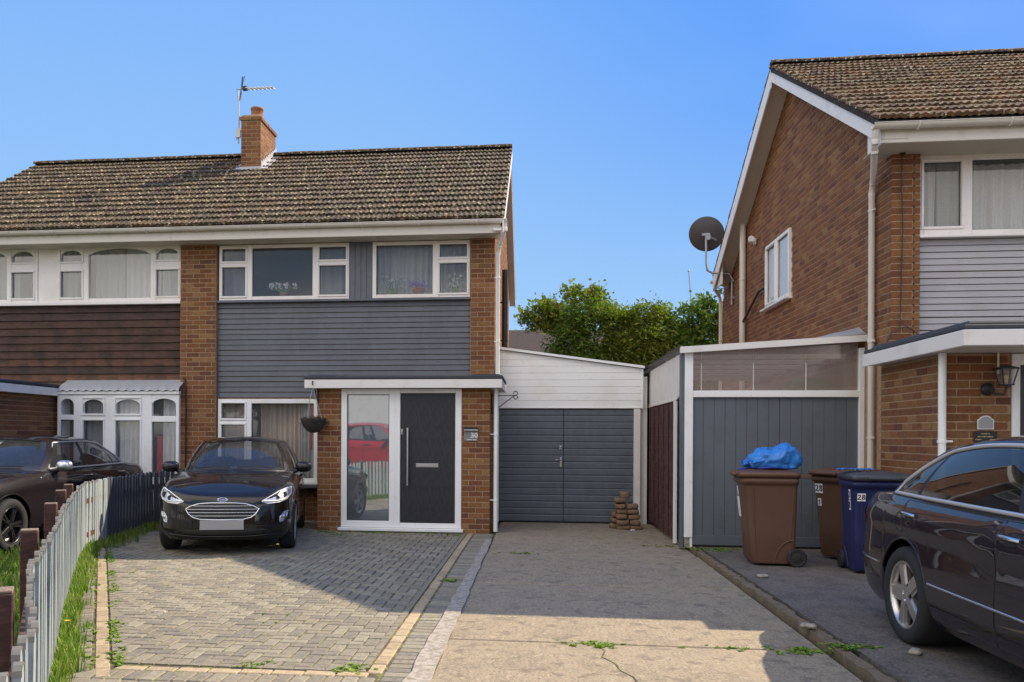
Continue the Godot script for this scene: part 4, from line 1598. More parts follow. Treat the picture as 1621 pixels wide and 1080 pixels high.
func neighbour() -> void:
	var h := thing("brick_house", "brick house at the left end with dark timber boards and arched windows", "house")
	var w := Geo.new()
	w.span(Vector3(-11.2, -0.1, -14.3), Vector3(-6.1, 0.6, -14.12))
	w.span(Vector3(-11.2, 2.2, -14.3), Vector3(-6.1, 3.74, -14.125))
	w.span(Vector3(-11.2, 0.6, -14.3), Vector3(-8.24, 2.2, -14.12))
	w.span(Vector3(-11.2, -0.1, -20.9), Vector3(-11.0, 5.0, -14.3))
	w.span(Vector3(-11.2, -0.1, -21.1), Vector3(-6.1, 5.1, -20.9))
	var wall := part("wall", w.done(), M["mortar"], h)
	# porch to the left, its side wall facing the bay
	var pw := Geo.new()
	pw.span(Vector3(-10.9, -0.1, -14.1), Vector3(-8.325, 2.1, -11.9))
	var porch_wall := part("porch_wall", pw.done(), M["mortar"], h)
	var b := []
	lay_bricks(b, Vector3(-8.315, 0, -11.9), Vector3.FORWARD, Vector3.RIGHT, 2.2, 2.12, 0.225, 0.0795)
	lay_bricks(b, Vector3(-10.9, 0, -11.89), Vector3.RIGHT, Vector3.BACK, 2.585, 2.12, 0.225, 0.0795, null, true)
	place_bricks(b, h, porch_wall, 250)
	slab(h, "canopy_fascia", Vector3(-8.225, 2.10, -14.1), Vector3(-8.20, 2.235, -11.7), "white_paint")
	slab(h, "canopy_fascia", Vector3(-11.0, 2.10, -11.7), Vector3(-8.20, 2.235, -11.675), "white_paint")
	slab(h, "canopy_soffit", Vector3(-11.0, 2.11, -14.1), Vector3(-8.225, 2.13, -11.7), "white_paint")
	slab(h, "canopy_felt", Vector3(-11.0, 2.236, -14.12), Vector3(-8.195, 2.30, -11.68), "felt", 0.02)
	var inside := Geo.new()
	inside.span(Vector3(-11.0, 2.25, -20.9), Vector3(-6.14, 2.4, -14.3))
	inside.span(Vector3(-11.0, 4.82, -20.9), Vector3(-6.14, 4.95, -14.3))
	inside.span(Vector3(-11.0, 0.0, -17.5), Vector3(-6.14, 4.9, -17.4))
	inside.span(Vector3(-6.20, 0.0, -20.9), Vector3(-6.14, 5.0, -14.3))
	part("room_lining", inside.done(), M["room"], h)
	# upper floor: arched windows between white panels
	window(h, Vector3(0, 0, -14.06), -8.42, -6.105, 3.755, 4.76, [
		[-8.33, -7.935, [[3.845, 4.295, 1], [4.475, 4.68, 1, 0.11]]], [-7.81, -6.67, [[3.82, 4.70, 0, 0.13]]], [-6.565, -6.165, [[3.845, 4.295, 1], [4.475, 4.68, 1, 0.11]]]], "upvc_pinkish", "pane_bright")
	window(h, Vector3(0, 0, -14.06), -11.0, -8.76, 3.755, 4.76, [
		[-10.9, -10.5, [[3.845, 4.295, 1], [4.475, 4.68, 1, 0.11]]], [-10.4, -9.345, [[3.82, 4.70, 0, 0.13]]], [-9.25, -8.84, [[3.845, 4.295, 1], [4.475, 4.68, 1, 0.11]]]], "upvc_pinkish", "pane_bright")
	slab(h, "panel", Vector3(-8.757, 3.755, -14.12), Vector3(-8.423, 4.76, -14.075), "upvc_pinkish")
	slab(h, "window_sill", Vector3(-11.2, 3.70, -14.12), Vector3(-6.105, 3.752, -14.0), "upvc_pinkish")
	curtain(h, Vector3(0, 0, -14.42), -7.86, -7.30, 3.74, 4.75, "curtain_grey", 5.0)
	curtain(h, Vector3(0, 0, -14.42), -7.28, -6.64, 3.74, 4.75, "curtain_white", 6.0)
	curtain(h, Vector3(0, 0, -14.42), -6.6, -6.12, 3.74, 4.75, "curtain_white", 4.0)
	curtain(h, Vector3(0, 0, -14.42), -8.4, -8.2, 3.74, 4.75, "curtain_grey", 2.0)
	curtain(h, Vector3(0, 0, -14.42), -10.4, -9.3, 3.74, 4.75, "curtain_grey", 9.0)
	for k in 1:
		weatherboards(h, "boarding", -11.2, -6.105, 2.36, 3.70, -14.10, 10, ["timber0", "timber1", "timber2", "timber3"], 0.03, 0.007)
	# bay window under its lead apron
	window(h, Vector3(0, 0, -13.80), -8.225, -6.03, 0.62, 2.13, [
		[-8.165, -7.925, [[0.72, 1.69], [1.78, 2.07, 0, 0.10]]], [-7.75, -7.385, [[0.74, 1.68, 1], [1.80, 2.055, 1, 0.10]]],
		[-7.16, -6.725, [[0.74, 1.68, 1], [1.80, 2.055, 1, 0.10]]], [-6.51, -6.085, [[0.72, 1.66], [1.76, 2.07, 0, 0.10]]]], "upvc", "pane", 0.0, "window", true)
	var cheek := Geo.new()
	cheek.span(Vector3(-8.225, 0.0, -14.12), Vector3(-8.175, 2.13, -13.88))
	cheek.span(Vector3(-8.225, 0.0, -14.12), Vector3(-6.03, 0.58, -13.86))
	part("bay_base", cheek.done(), M["upvc"], h)
	slab(h, "bay_fascia", Vector3(-8.235, 2.13, -13.86), Vector3(-6.02, 2.185, -13.77), "upvc")
	var lead := Geo.new()
	var rows := [[], [], []]
	var n := 62
	for k in n + 1:
		var f := float(k) / n
		var scallop := absf(sin(f * PI * 15.5)) * 0.022
		rows[0].append(Vector3(lerpf(-8.19, -6.04, f), 2.40, -14.09))
		rows[1].append(Vector3(lerpf(-8.23, -6.02, f), 2.25 + 0.008 * sin(f * 60.0), -13.80))
		rows[2].append(Vector3(lerpf(-8.24, -6.015, f), 2.205 - scallop, -13.745))
	lead.grid(rows)
	part("bay_roof", lead.done(), M["lead"], h)
	curtain(h, Vector3(0, 0, -14.0), -7.78, -7.33, 0.62, 2.1, "blind_grey", 4.0, 0.0, 0.006)
	curtain(h, Vector3(0, 0, -14.0), -7.18, -6.70, 0.62, 2.1, "curtain_white", 5.0, 0.0, 0.02)
	curtain(h, Vector3(0, 0, -14.0), -6.54, -6.30, 0.62, 1.42, "curtain_red", 2.0, -0.6)
	curtain(h, Vector3(0, 0, -14.02), -6.40, -6.06, 0.62, 2.1, "curtain_white", 4.0)
	# roof
	var eave := Vector3(-10.95, 4.93, -13.58)
	var up := Vector3(0, 2.40, -3.92)
	var g := Geo.new()
	sheet(g, eave - Vector3(0, 0.02, 0), Vector3(-6.1, 4.91, -13.58), Vector3(-6.1, 7.31, -17.5), eave + up - Vector3(0, 0.02, 0), 0.06)
	sheet(g, eave + up - Vector3(0, 0.02, 0), Vector3(-6.1, 7.31, -17.5), Vector3(-6.1, 4.91, -21.5), Vector3(-10.95, 4.91, -21.5), 0.06)
	var roof := part("roof", g.done(), M["tile_far"], h)
	var tiles := []
	lay_tiles(tiles, eave, Vector3(-6.1, 4.93, -13.58), up, 15, 0.253)
	place_tiles(tiles, h, roof, 300)
	ridge(roof, Vector3(-10.95, 7.36, -17.5), Vector3(-6.1, 7.36, -17.5))
	slab(h, "fascia", Vector3(-11.0, 4.69, -13.645), Vector3(-6.102, 4.875, -13.62), "gutter_white")
	slab(h, "soffit", Vector3(-11.0, 4.70, -14.12), Vector3(-6.102, 4.72, -13.645), "cream_soffit")
	half_round_gutter(h, Vector3(-11.0, 4.885, -13.555), Vector3(-6.102, 4.885, -13.555), 0.056, "gutter_white")
	rebase(h, Vector3(-8.6, 0, -14.0))


func garage() -> void:
	var o := thing("garage", "attached garage with white boarded gable over grey ribbed double doors", "garage")
	var z := -14.4
	# white boards, cut to the falling roof line
	for k in 9:
		var y0 := 1.935 + k * 0.115
		var y1 := y0 + 0.1115
		var x_at := func(y: float): return clampf(1.70 - (y - 2.60) / (2.93 - 2.60) * 2.37, -0.68, 1.70)
		if y0 > 2.9:
			break
		var poly := PackedVector2Array([Vector2(-0.70, y0), Vector2(x_at.call(y0), y0), Vector2(x_at.call(y1), y1), Vector2(-0.70, y1)])
		if y0 < 2.60 and y1 > 2.60:
			poly = PackedVector2Array([Vector2(-0.70, y0), Vector2(1.70, y0), Vector2(1.70, 2.60), Vector2(x_at.call(y1), y1), Vector2(-0.70, y1)])
		if x_at.call(y1) < -0.66:
			poly = PackedVector2Array([Vector2(-0.70, y0), Vector2(x_at.call(y0), y0), Vector2(-0.68, y0 + 0.05)])
		var g := Geo.new()
		g.ext(poly, 0.022, Transform3D(Basis.IDENTITY, Vector3(0, 0, z)))
		var e := Geo.new()
		part("board", g.done(), M["upvc"], o)
	var back := Geo.new()
	back.ext(PackedVector2Array([Vector2(-0.70, 1.92), Vector2(1.70, 1.92), Vector2(1.70, 2.585), Vector2(-0.70, 2.92)]), 0.02, Transform3D(Basis.IDENTITY, Vector3(0, 0, z - 0.025)))
	part("backing", back.done(), M["white_paint"], o)
	var trim := Geo.new()
	sheet(trim, Vector3(-0.70, 2.955, z + 0.05), Vector3(1.74, 2.617, z + 0.05), Vector3(1.74, 2.577, z + 0.05), Vector3(-0.70, 2.915, z + 0.05), 0.03)
	trim.cbox(Vector3(0.5, 1.928, z + 0.014), Vector3(2.42, 0.022, 0.05), 0.004)
	trim.cbox(Vector3(1.712, 2.26, z + 0.01), Vector3(0.03, 0.69, 0.05), 0.004)
	part("trim", trim.done(), M["upvc"], o)
	var roof := Geo.new()
	sheet(roof, Vector3(-0.71, 2.96, z + 0.06), Vector3(1.78, 2.615, z + 0.06), Vector3(1.78, 2.615, -19.8), Vector3(-0.71, 2.96, -19.8), 0.05)
	part("roof", roof.done(), M["felt"], o)
	var fr := Geo.new()
	fr.span(Vector3(1.575, 0.0, z - 0.06), Vector3(1.68, 1.917, z + 0.03))
	fr.span(Vector3(1.681, 0.0, z - 0.10), Vector3(1.80, 2.45, z - 0.06))
	fr.span(Vector3(-0.70, 0.0, z - 0.06), Vector3(-0.645, 1.917, z + 0.03))
	part("door_frame", fr.done(), M["white_board"], o)
	var wl := Geo.new()
	wl.span(Vector3(1.60, 0.0, -19.7), Vector3(1.68, 2.55, z - 0.07))
	wl.span(Vector3(-0.70, 0.0, -19.8), Vector3(1.68, 2.55, -19.7))
	part("wall", wl.done(), M["mortar"], o)
	# two leaves of ribbed panel
	for leaf in [[-0.643, 0.428], [0.434, 1.573]]:
		var d := slab(o, "door", Vector3(leaf[0], 0.02, z - 0.045), Vector3(leaf[1], 1.912, z - 0.012), "grey_door", 0.003)
		var n := 17
		var pitch := 1.88 / n
		var rib := Geo.new()
		var prof := PackedVector2Array([Vector2(-0.014, 0.002), Vector2(-0.002, 0.002), Vector2(0.006, 0.016), Vector2(0.006, pitch - 0.014), Vector2(-0.002, pitch - 0.002), Vector2(-0.014, pitch - 0.002)])
		rib.ext(prof, leaf[1] - leaf[0] - 0.006, Transform3D(Basis(Vector3(0, 0, 1), Vector3(0, 1, 0), Vector3(-1, 0, 0)), Vector3.ZERO))
		var mesh := rib.done()
		for k in n:
			part("rib", mesh, M["grey_door"], d, Transform3D(Basis.IDENTITY, Vector3(leaf[1] - 0.003, 0.026 + pitch * k, z - 0.004)))
		if leaf[0] < 0:
			var hd := Geo.new()
			hd.cbox(Vector3(0.385, 1.02, z + 0.012), Vector3(0.045, 0.17, 0.018), 0.008)
			hd.tube([Vector3(0.385, 1.055, z + 0.02), Vector3(0.385, 1.055, z + 0.06), Vector3(0.30, 1.055, z + 0.062)], 0.010, 8)
			part("handle", hd.done(), M["steel"], d)
			var lk := Geo.new()
			lk.cbox(Vector3(0.380, 1.265, z + 0.012), Vector3(0.055, 0.075, 0.016), 0.008)
			lk.lathe([Vector2(0, 0.02), Vector2(0.017, 0.018), Vector2(0.018, 0.0)], 14, Transform3D(Basis(Vector3.RIGHT, PI / 2), Vector3(0.380, 1.27, z + 0.016)))
			part("lock", lk.done(), M["steel"], d)
	rebase(o, Vector3(0.5, 0, -14.4))


func lean_to() -> void:
	var o := thing("lean_to", "lean-to store with grey plank doors under a strip of clear glazing", "shed")
	var z := -11.3
	var fr := Geo.new()
	fr.cbox(Vector3(1.925, 1.37, z), Vector3(0.105, 2.42, 0.09), 0.005)          # left post, cut short over the plinth
	fr.cbox(Vector3(1.962, 0.11, z), Vector3(0.03, 0.16, 0.07), 0.003)
	fr.cbox(Vector3(4.032, 1.30, z), Vector3(0.065, 2.56, 0.09), 0.005)
	fr.cbox(Vector3(2.99, 2.003, z), Vector3(2.02, 0.085, 0.088), 0.005)
	part("frame", fr.done(), M["upvc"], o)
	var bm := Geo.new()
	sheet(bm, Vector3(1.80, 2.60, z + 0.09), Vector3(4.10, 2.735, z + 0.09), Vector3(4.10, 2.655, z + 0.09), Vector3(1.80, 2.52, z + 0.09), 0.05)
	part("beam", bm.done(), M["white_board"], o)
	var stone := Geo.new()
	stone.cbox(Vector3(1.92, 0.10, z - 0.01), Vector3(0.09, 0.16, 0.07), 0.01)
	part("plinth", stone.done(), M["kerb"], o)
	slab(o, "corner_post", Vector3(1.825, 0.02, z - 0.09), Vector3(1.868, 2.53, z + 0.03), "grey_door", 0.004)
	# glazing, three sheets
	var xs := [1.98, 2.085, 2.73, 3.37, 4.0]
	for k in 4:
		var g := Geo.new()
		var a: float = xs[k] + 0.003
		var b: float = xs[k + 1] - 0.003
		var ya := 2.52 + (a - 1.8) * 0.0587
		var yb := 2.52 + (b - 1.8) * 0.0587
		g.quad(Vector3(a, 2.046, z), Vector3(b, 2.046, z), Vector3(b, yb + 0.01, z), Vector3(a, ya + 0.01, z))
		part("pane", g.done(), M["plastic_glazing"], o)
		if k > 0:
			slab(o, "glazing_bar", Vector3(xs[k] - 0.0035, 2.05, z - 0.01), Vector3(xs[k] + 0.0035, 2.40, z + 0.008), "white_paint", 0.001)
	# planks of the doors
	var n := 15
	var w := 2.02 / n
	for k in n:
		var x := 1.979 + w * k
		slab(o, "plank", Vector3(x + 0.001, 0.055, z - 0.03), Vector3(x + w - 0.001, 1.958, z + rng.randf_range(-0.0015, 0.0015)), "grey_plank", 0.0035 if k != 7 else 0.008)
	slab(o, "kick_board", Vector3(1.985, 0.065, z + 0.006), Vector3(3.99, 0.19, z + 0.022), "grey_plank", 0.004)
	# what stands within, seen through the glazing
	var ins := Geo.new()
	ins.span(Vector3(1.9, 0.0, -15.0), Vector3(4.0, 0.05, z - 0.05))
	ins.span(Vector3(1.9, 0.0, -15.0), Vector3(4.0, 2.2, -14.9))
	ins.span(Vector3(2.0, 1.86, -13.9), Vector3(3.9, 1.9, -12.4))
	part("store_room", ins.done(), M["mortar"], o)
	var shelf := Geo.new()
	shelf.cbox(Vector3(3.6, 2.08, -12.0), Vector3(0.5, 0.30, 0.3), 0.02)
	shelf.cbox(Vector3(2.9, 2.0, -12.3), Vector3(0.6, 0.16, 0.3), 0.02)
	part("shelf_load", shelf.done(), M["stem_green"], o)
	# clear roof on rafters
	var rf := Geo.new()
	sheet(rf, Vector3(1.80, 2.605, z + 0.1), Vector3(4.055, 2.74, z + 0.1), Vector3(4.055, 2.74, -16.6), Vector3(1.80, 2.605, -16.6), 0.012)
	part("roof_sheet", rf.done(), M["plastic_glazing"], o)
	for k in 6:
		slab(o, "rafter", Vector3(1.86, 2.50, -11.9 - 0.9 * k), Vector3(4.05, 2.56, -11.86 - 0.9 * k), "white_paint")
	var up := Geo.new()
	sheet(up, Vector3(4.05, 2.74, z + 0.1), Vector3(4.05, 2.86, z + 0.1 - 0.25), Vector3(4.05, 2.86, -16.6), Vector3(4.05, 2.74, -16.6), 0.012)
	sheet(up, Vector3(3.55, 2.72, z + 0.085), Vector3(4.05, 2.755, z + 0.085), Vector3(4.05, 2.86, -11.5), Vector3(3.55, 2.74, -11.5), 0.01)
	part("flashing", up.done(), M["lead"], o)
	# white boarded side over the brown panel
	var sd := Geo.new()
	sd.ext(PackedVector2Array([Vector2(11.75, 1.945), Vector2(16.2, 1.945), Vector2(16.2, 2.53), Vector2(11.4, 2.53), Vector2(11.4, 2.0)]), 0.02, Transform3D(Basis(Vector3(0, 0, -1), Vector3(0, 1, 0), Vector3(1, 0, 0)), Vector3(1.84, 0, 0)))
	part("side_board", sd.done(), M["white_board"], o)
	slab(o, "side_rail", Vector3(1.826, 1.935, -16.2), Vector3(1.846, 1.96, -11.8), "gutter_white", 0.003)
	slab(o, "edge_trim", Vector3(1.785, 2.575, -16.4), Vector3(1.815, 2.615, -11.2), "black_plastic")
	rebase(o, Vector3(2.95, 0.04, -11.3))
	# brown lapped fence panel beneath, with its white batten
	var f := thing("fence_panel", "dark brown lapped fence panel beside the stack of stones", "fence")
	var nb := 15
	var h := 1.86 / nb
	for k in nb:
		var g := Geo.new()
		g.cbox(Vector3(0, h / 2.0, 0), Vector3(0.016, h + 0.012, 4.7), 0.003)
		part("board", g.done(), M["fence_brown"], f, Transform3D(Basis(Vector3(0, 0, 1), 0.06), Vector3(1.855 + rng.randf_range(-0.001, 0.001), 0.06 + h * k, -14.17)))
	for k in 9:
		slab(f, "batten", Vector3(1.826, 0.05, -11.9 - 0.5 * k), Vector3(1.842, 1.925, -11.865 - 0.5 * k), "fence_brown", 0.003)
	slab(f, "cap_rail", Vector3(1.825, 1.925, -16.5), Vector3(1.875, 1.934, -11.82), "fence_brown", 0.003)
	slab(f, "corner_batten", Vector3(1.815, 0.02, -11.80), Vector3(1.862, 1.934, -11.755), "upvc", 0.004)
	rebase(f, Vector3(1.85, 0, -13.0))


func right_house() -> void:
	var h := thing("brick_house", "brick house on the right, gable wall towards the garage and pale grey cladding", "house")
	var L := 0.235
	var C := 0.081
	var bricks := []
	var w := Geo.new()
	var side := PackedVector2Array([Vector2(10.468, -0.1), Vector2(19.5, -0.1), Vector2(19.5, 4.75), Vector2(14.46, 7.25), Vector2(10.468, 4.97)])
	w.ext(side, 0.25, Transform3D(Basis(Vector3(0, 0, -1), Vector3(0, 1, 0), Vector3(1, 0, 0)), Vector3(4.068, 0, 0)))
	w.span(Vector3(4.30, -0.1, -10.7), Vector3(4.372, 4.85, -10.468))
	w.span(Vector3(4.37, 2.3, -10.75), Vector3(9.0, 3.80, -10.60))
	w.span(Vector3(4.37, 4.76, -10.75), Vector3(9.0, 4.9, -10.60))
	w.span(Vector3(9.0, -0.1, -19.5), Vector3(9.2, 4.9, -10.468))
	w.span(Vector3(4.3, -0.1, -19.7), Vector3(9.2, 4.75, -19.5))
	var wall := part("wall", w.done(), M["mortar"], h)
	lay_bricks(bricks, Vector3(4.06, 0, -10.46), Vector3.RIGHT, Vector3.BACK, 0.32, 4.87, L, C, null, false, true)
	lay_bricks(bricks, Vector3(4.38, 0, -10.46), Vector3.FORWARD, Vector3.RIGHT, 0.1, 4.87, L, C, null, true)
	# gable, as two stretches either side of the roof peak; nothing is laid behind the window
	var y_from := 2.43
	var low := func(y: float): return 0.0 if y < 4.72 else (y - 4.72) / 2.5 * 5.04
	var high := func(y: float): return 9.03 if y < 4.95 else 9.03 - (y - 4.95) / 2.28 * 4.0
	var gable := []
	lay_bricks(gable, Vector3(4.06, y_from, -19.5), Vector3.BACK, Vector3.LEFT, 9.03, 4.8, L, C, func(y: float): return Vector2(low.call(y + y_from), high.call(y + y_from)))
	for e in gable:
		var p: Vector3 = e[0].origin
		if p.z > -15.87 and p.z < -14.39 and p.y > 3.74 and p.y < 4.84:
			continue
		if p.z > -11.0:
			e[2] *= 1.2
		bricks.append(e)
	# gable window
	var gw := window(h, Vector3(4.02, 0, -15.13), -0.73, 0.73, 3.74, 4.85, [[-0.65, -0.08, [[3.82, 4.78, 1]]], [0.03, 0.66, [[3.81, 4.79]]]], "upvc", "pane", -90.0)
	slab(h, "window_sill", Vector3(3.955, 3.70, -15.95), Vector3(4.09, 3.735, -14.36), "upvc")
	slab(h, "blind", Vector3(4.063, 3.76, -15.84), Vector3(4.067, 4.83, -14.41), "curtain_white", 0.001)
	# upper front window
	window(h, Vector3(0, 0, -10.56), 4.385, 7.4, 3.80, 4.76, [[4.455, 4.865, [[3.915, 4.665, 1]]], [4.985, 6.3, [[3.87, 4.68]]], [6.42, 7.33, [[3.9, 4.66, 1]]]], "upvc_pinkish", "pane", 0.0, "window", true)
	curtain(h, Vector3(0, 0, -10.90), 4.39, 4.72, 3.8, 4.74, "curtain_white", 3.0, 0.0, 0.04)
	curtain(h, Vector3(0, 0, -10.86), 4.72, 4.98, 3.8, 4.74, "curtain_grey", 2.5, 0.0, 0.03)
	curtain(h, Vector3(0, 0, -10.92), 4.93, 7.3, 3.8, 4.72, "curtain_white", 22.0, 0.0, 0.018)
	weatherboards(h, "cladding", 4.382, 9.0, 2.40, 3.765, -10.575, 18, ["pale_clad"], 0.009, 0.005)
	room_box(h, Vector3(4.35, 3.7, -13.5), Vector3(8.9, 4.8, -10.7))
	# roof
	var eave := Vector3(3.74, 4.985, -9.98)
	var ridge_l := Vector3(3.74, 7.50, -14.46)
	var g := Geo.new()
	var dn := Vector3(0, 0.02, 0)
	sheet(g, eave - dn, Vector3(9.4, 4.965, -9.98), Vector3(9.4, 7.48, -14.46), ridge_l - dn, 0.06)
	sheet(g, ridge_l - dn, Vector3(9.4, 7.48, -14.46), Vector3(9.4, 4.93, -19.05), Vector3(3.74, 4.93, -19.05), 0.06)
	var roof := part("roof", g.done(), M["tile_far"], h)
	var tiles := []
	lay_tiles(tiles, eave, Vector3(9.4, 4.985, -9.98), ridge_l - eave, 17, 0.253)
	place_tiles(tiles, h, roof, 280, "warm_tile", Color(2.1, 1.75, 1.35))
	var back := []
	lay_tiles(back, Vector3(9.4, 4.94, -19.05), Vector3(3.74, 4.94, -19.05), Vector3(0, 2.56, 4.59), 12, 0.253)
	var xfs := []
	var cols := []
	for e in back:
		xfs.append(e[0])
		cols.append(TILE_TONES[e[1]])
	tag(many("rear_tiling", M["tile_mesh"], M["tile_any"], xfs, cols, h), "", "", "", "stuff")
	ridge(roof, Vector3(3.74, 7.53, -14.46), Vector3(9.4, 7.53, -14.46))
	for s in [[Vector3(3.76, 4.945, -10.02), Vector3(3.76, 7.45, -14.46)], [Vector3(3.76, 4.90, -19.0), Vector3(3.76, 7.45, -14.46)]]:
		var bb := Geo.new()
		var a: Vector3 = s[0]
		var b: Vector3 = s[1]
		var deep := 0.21 if a.z > -14.0 else 0.30
		sheet(bb, a, b, b - Vector3(0, deep, 0), a - Vector3(0, deep, 0), 0.022)
		part("bargeboard", bb.done(), M["white_paint"], h)
		var sf := Geo.new()
		sheet(sf, a + Vector3(0.012, -0.18, 0), b + Vector3(0.012, -0.18, 0), b + Vector3(0.30, -0.18, 0), a + Vector3(0.30, -0.18, 0), 0.012)
		part("soffit", sf.done(), M["cream_soffit"], h)
	slab(h, "fascia", Vector3(3.80, 4.73, -10.045), Vector3(9.3, 4.90, -10.02), "gutter_white")
	slab(h, "soffit", Vector3(3.80, 4.74, -10.62), Vector3(9.3, 4.755, -10.045), "cream_soffit")
	var bx := Geo.new()      # boxed end of the eaves
	bx.ext(PackedVector2Array([Vector2(10.02, 4.735), Vector2(10.45, 4.735), Vector2(10.45, 5.0), Vector2(10.02, 4.93)]), 0.02, Transform3D(Basis(Vector3(0, 0, -1), Vector3(0, 1, 0), Vector3(1, 0, 0)), Vector3(3.79, 0, 0)))
	part("eaves_box", bx.done(), M["white_board"], h)
	bx = Geo.new()
	bx.ext(PackedVector2Array([Vector2(18.35, 4.64), Vector2(19.02, 4.64), Vector2(19.02, 4.85), Vector2(18.35, 5.15)]), 0.02, Transform3D(Basis(Vector3(0, 0, -1), Vector3(0, 1, 0), Vector3(1, 0, 0)), Vector3(3.79, 0, 0)))
	part("eaves_box", bx.done(), M["white_board"], h)
	half_round_gutter(h, Vector3(3.66, 4.915, -9.945), Vector3(9.3, 4.915, -9.945), 0.058, "gutter_white")
	half_round_gutter(h, Vector3(9.3, 4.83, -19.09), Vector3(3.70, 4.83, -19.09), 0.058, "gutter_white")
	pipe(h, "downpipe", [Vector3(3.70, 4.90, -9.96), Vector3(3.70, 4.74, -9.99), Vector3(3.73, 4.66, -10.08), Vector3(3.99, 4.52, -10.82), Vector3(4.005, 4.40, -10.9), Vector3(4.005, 0.05, -10.9)], 0.036, "gutter_white", [4.20, 2.62, 1.45], Vector3(0, 0, 1))
	pipe(h, "downpipe", [Vector3(3.78, 4.80, -19.08), Vector3(3.80, 4.66, -19.1), Vector3(4.0, 4.55, -19.55), Vector3(4.02, 4.4, -19.58), Vector3(4.02, 1.0, -19.58)], 0.036, "gutter_white", [3.6], Vector3(0, 0, 1))
	pipe(h, "soil_pipe", [Vector3(3.99, 6.12, -17.4), Vector3(3.99, 1.6, -17.4)], 0.058, "gutter_white", [4.55], Vector3(0, 0, 1))
	pipe(h, "waste_pipe", [Vector3(4.01, 4.12, -15.95), Vector3(4.0, 4.12, -16.2), Vector3(3.99, 3.72, -17.33)], 0.022, "black_plastic")
	# alarm wire down the pier
	var wire := Geo.new()
	wire.tube([Vector3(4.165, 4.72, -10.44), Vector3(4.16, 4.3, -10.435), Vector3(4.175, 3.9, -10.44), Vector3(4.165, 3.4, -10.44), Vector3(4.16, 3.0, -10.44), Vector3(4.15, 2.72, -10.435), Vector3(4.05, 2.66, -10.42), Vector3(3.98, 2.56, -10.35)], 0.006, 6)
	wire.tube([Vector3(4.15, 2.72, -10.435), Vector3(4.22, 2.74, -10.43), Vector3(4.30, 2.68, -10.42), Vector3(4.38, 2.60, -10.40)], 0.006, 6)
	wire.box(Vector3(4.165, 4.74, -10.42), Vector3(0.05, 0.03, 0.04))
	wire.tube([Vector3(4.165, 4.74, -10.40), Vector3(4.40, 4.98, -9.90)], 0.005, 6)
	part("wire", wire.done(), M["black_plastic"], h)
	place_bricks(bricks, h, wall, 240)
	# porch with flat roof
	var pw := Geo.new()
	pw.span(Vector3(3.958, 0.0, -10.46), Vector3(4.2, 2.28, -8.908))
	pw.span(Vector3(4.2, 0.0, -9.15), Vector3(4.56, 2.28, -8.908))
	pw.span(Vector3(5.6, 0.0, -9.15), Vector3(7.0, 2.28, -8.908))
	var porch_wall := part("porch_wall", pw.done(), M["mortar"], h)
	var b := []
	lay_bricks(b, Vector3(3.95, 0, -10.46), Vector3.BACK, Vector3.LEFT, 1.56, 2.28, L, C)
	lay_bricks(b, Vector3(3.95, 0, -8.90), Vector3.RIGHT, Vector3.BACK, 0.615, 2.28, L, C, null, false, true)
	lay_bricks(b, Vector3(5.6, 0, -8.90), Vector3.RIGHT, Vector3.BACK, 1.4, 2.28, L, C, null, true)
	place_bricks(b, h, porch_wall, 170)
	slab(h, "canopy_fascia", Vector3(3.76, 2.275, -10.50), Vector3(3.785, 2.42, -8.12), "white_board")
	slab(h, "canopy_fascia", Vector3(3.76, 2.275, -8.12), Vector3(7.2, 2.42, -8.095), "white_board")
	slab(h, "canopy_soffit", Vector3(3.785, 2.285, -10.46), Vector3(7.2, 2.305, -8.12), "white_board")
	var felt := Geo.new()
	felt.cbox(Vector3(5.49, 2.445, -9.30), Vector3(3.44, 0.048, 2.37), 0.012)
	felt.cbox(Vector3(5.55, 2.49, -9.36), Vector3(3.40, 0.05, 2.25), 0.02)
	part("canopy_felt", felt.done(), M["felt"], h)
	var df := Geo.new()
	df.cbox(Vector3(4.603, 1.15, -8.93), Vector3(0.075, 2.25, 0.08), 0.005)
	df.cbox(Vector3(5.55, 1.15, -8.93), Vector3(0.075, 2.25, 0.08), 0.005)
	df.cbox(Vector3(5.08, 2.22, -8.93), Vector3(0.9, 0.11, 0.08), 0.005)
	var frame := part("door_frame", df.done(), M["upvc"], h)
	slab(h, "door", Vector3(4.645, 0.1, -8.97), Vector3(5.51, 2.163, -8.93), "dark_door")
	pipe(h, "downpipe", [Vector3(3.915, 2.28, -8.86), Vector3(3.915, 0.05, -8.86)], 0.036, "upvc", [1.42], Vector3(1, 0, 0))
	rebase(h, Vector3(6.4, 0, -13.0))

	# things on its walls
	var sl := thing("security_light", "small white security light on the gable wall above the side window", "light", Vector3(4.05, 5.12, -16.62))
	var s := Geo.new()
	s.cbox(Vector3(-0.02, 0, 0), Vector3(0.04, 0.11, 0.11), 0.01)
	part("base", s.done(), M["upvc"], sl)
	var hd := Geo.new()
	hd.lathe([Vector2(0.0, 0.0), Vector2(0.025, 0.0), Vector2(0.05, 0.10), Vector2(0.06, 0.15), Vector2(0.052, 0.152), Vector2(0.0, 0.11)], 18, Transform3D(Basis(Vector3.RIGHT, 1.35), Vector3(-0.11, 0.0, -0.02)))
	hd.tube([Vector3(-0.03, 0, 0), Vector3(-0.11, 0.01, 0.0)], 0.018, 8)
	part("head", hd.done(), M["upvc"], sl)

	var dish := thing("satellite_dish", "dark satellite dish on a bent pole at the rear corner of the gable", "satellite dish", Vector3(4.03, 4.35, -18.5))
	var c := Vector3(-0.53, 1.37, -0.05)
	var d := Geo.new()
	var prof := []
	for k in 10:
		var r := 0.36 * k / 9.0
		prof.append(Vector2(r, r * r * 0.55))
	var aim := Basis(Vector3(1, 0, 0), 0.0)
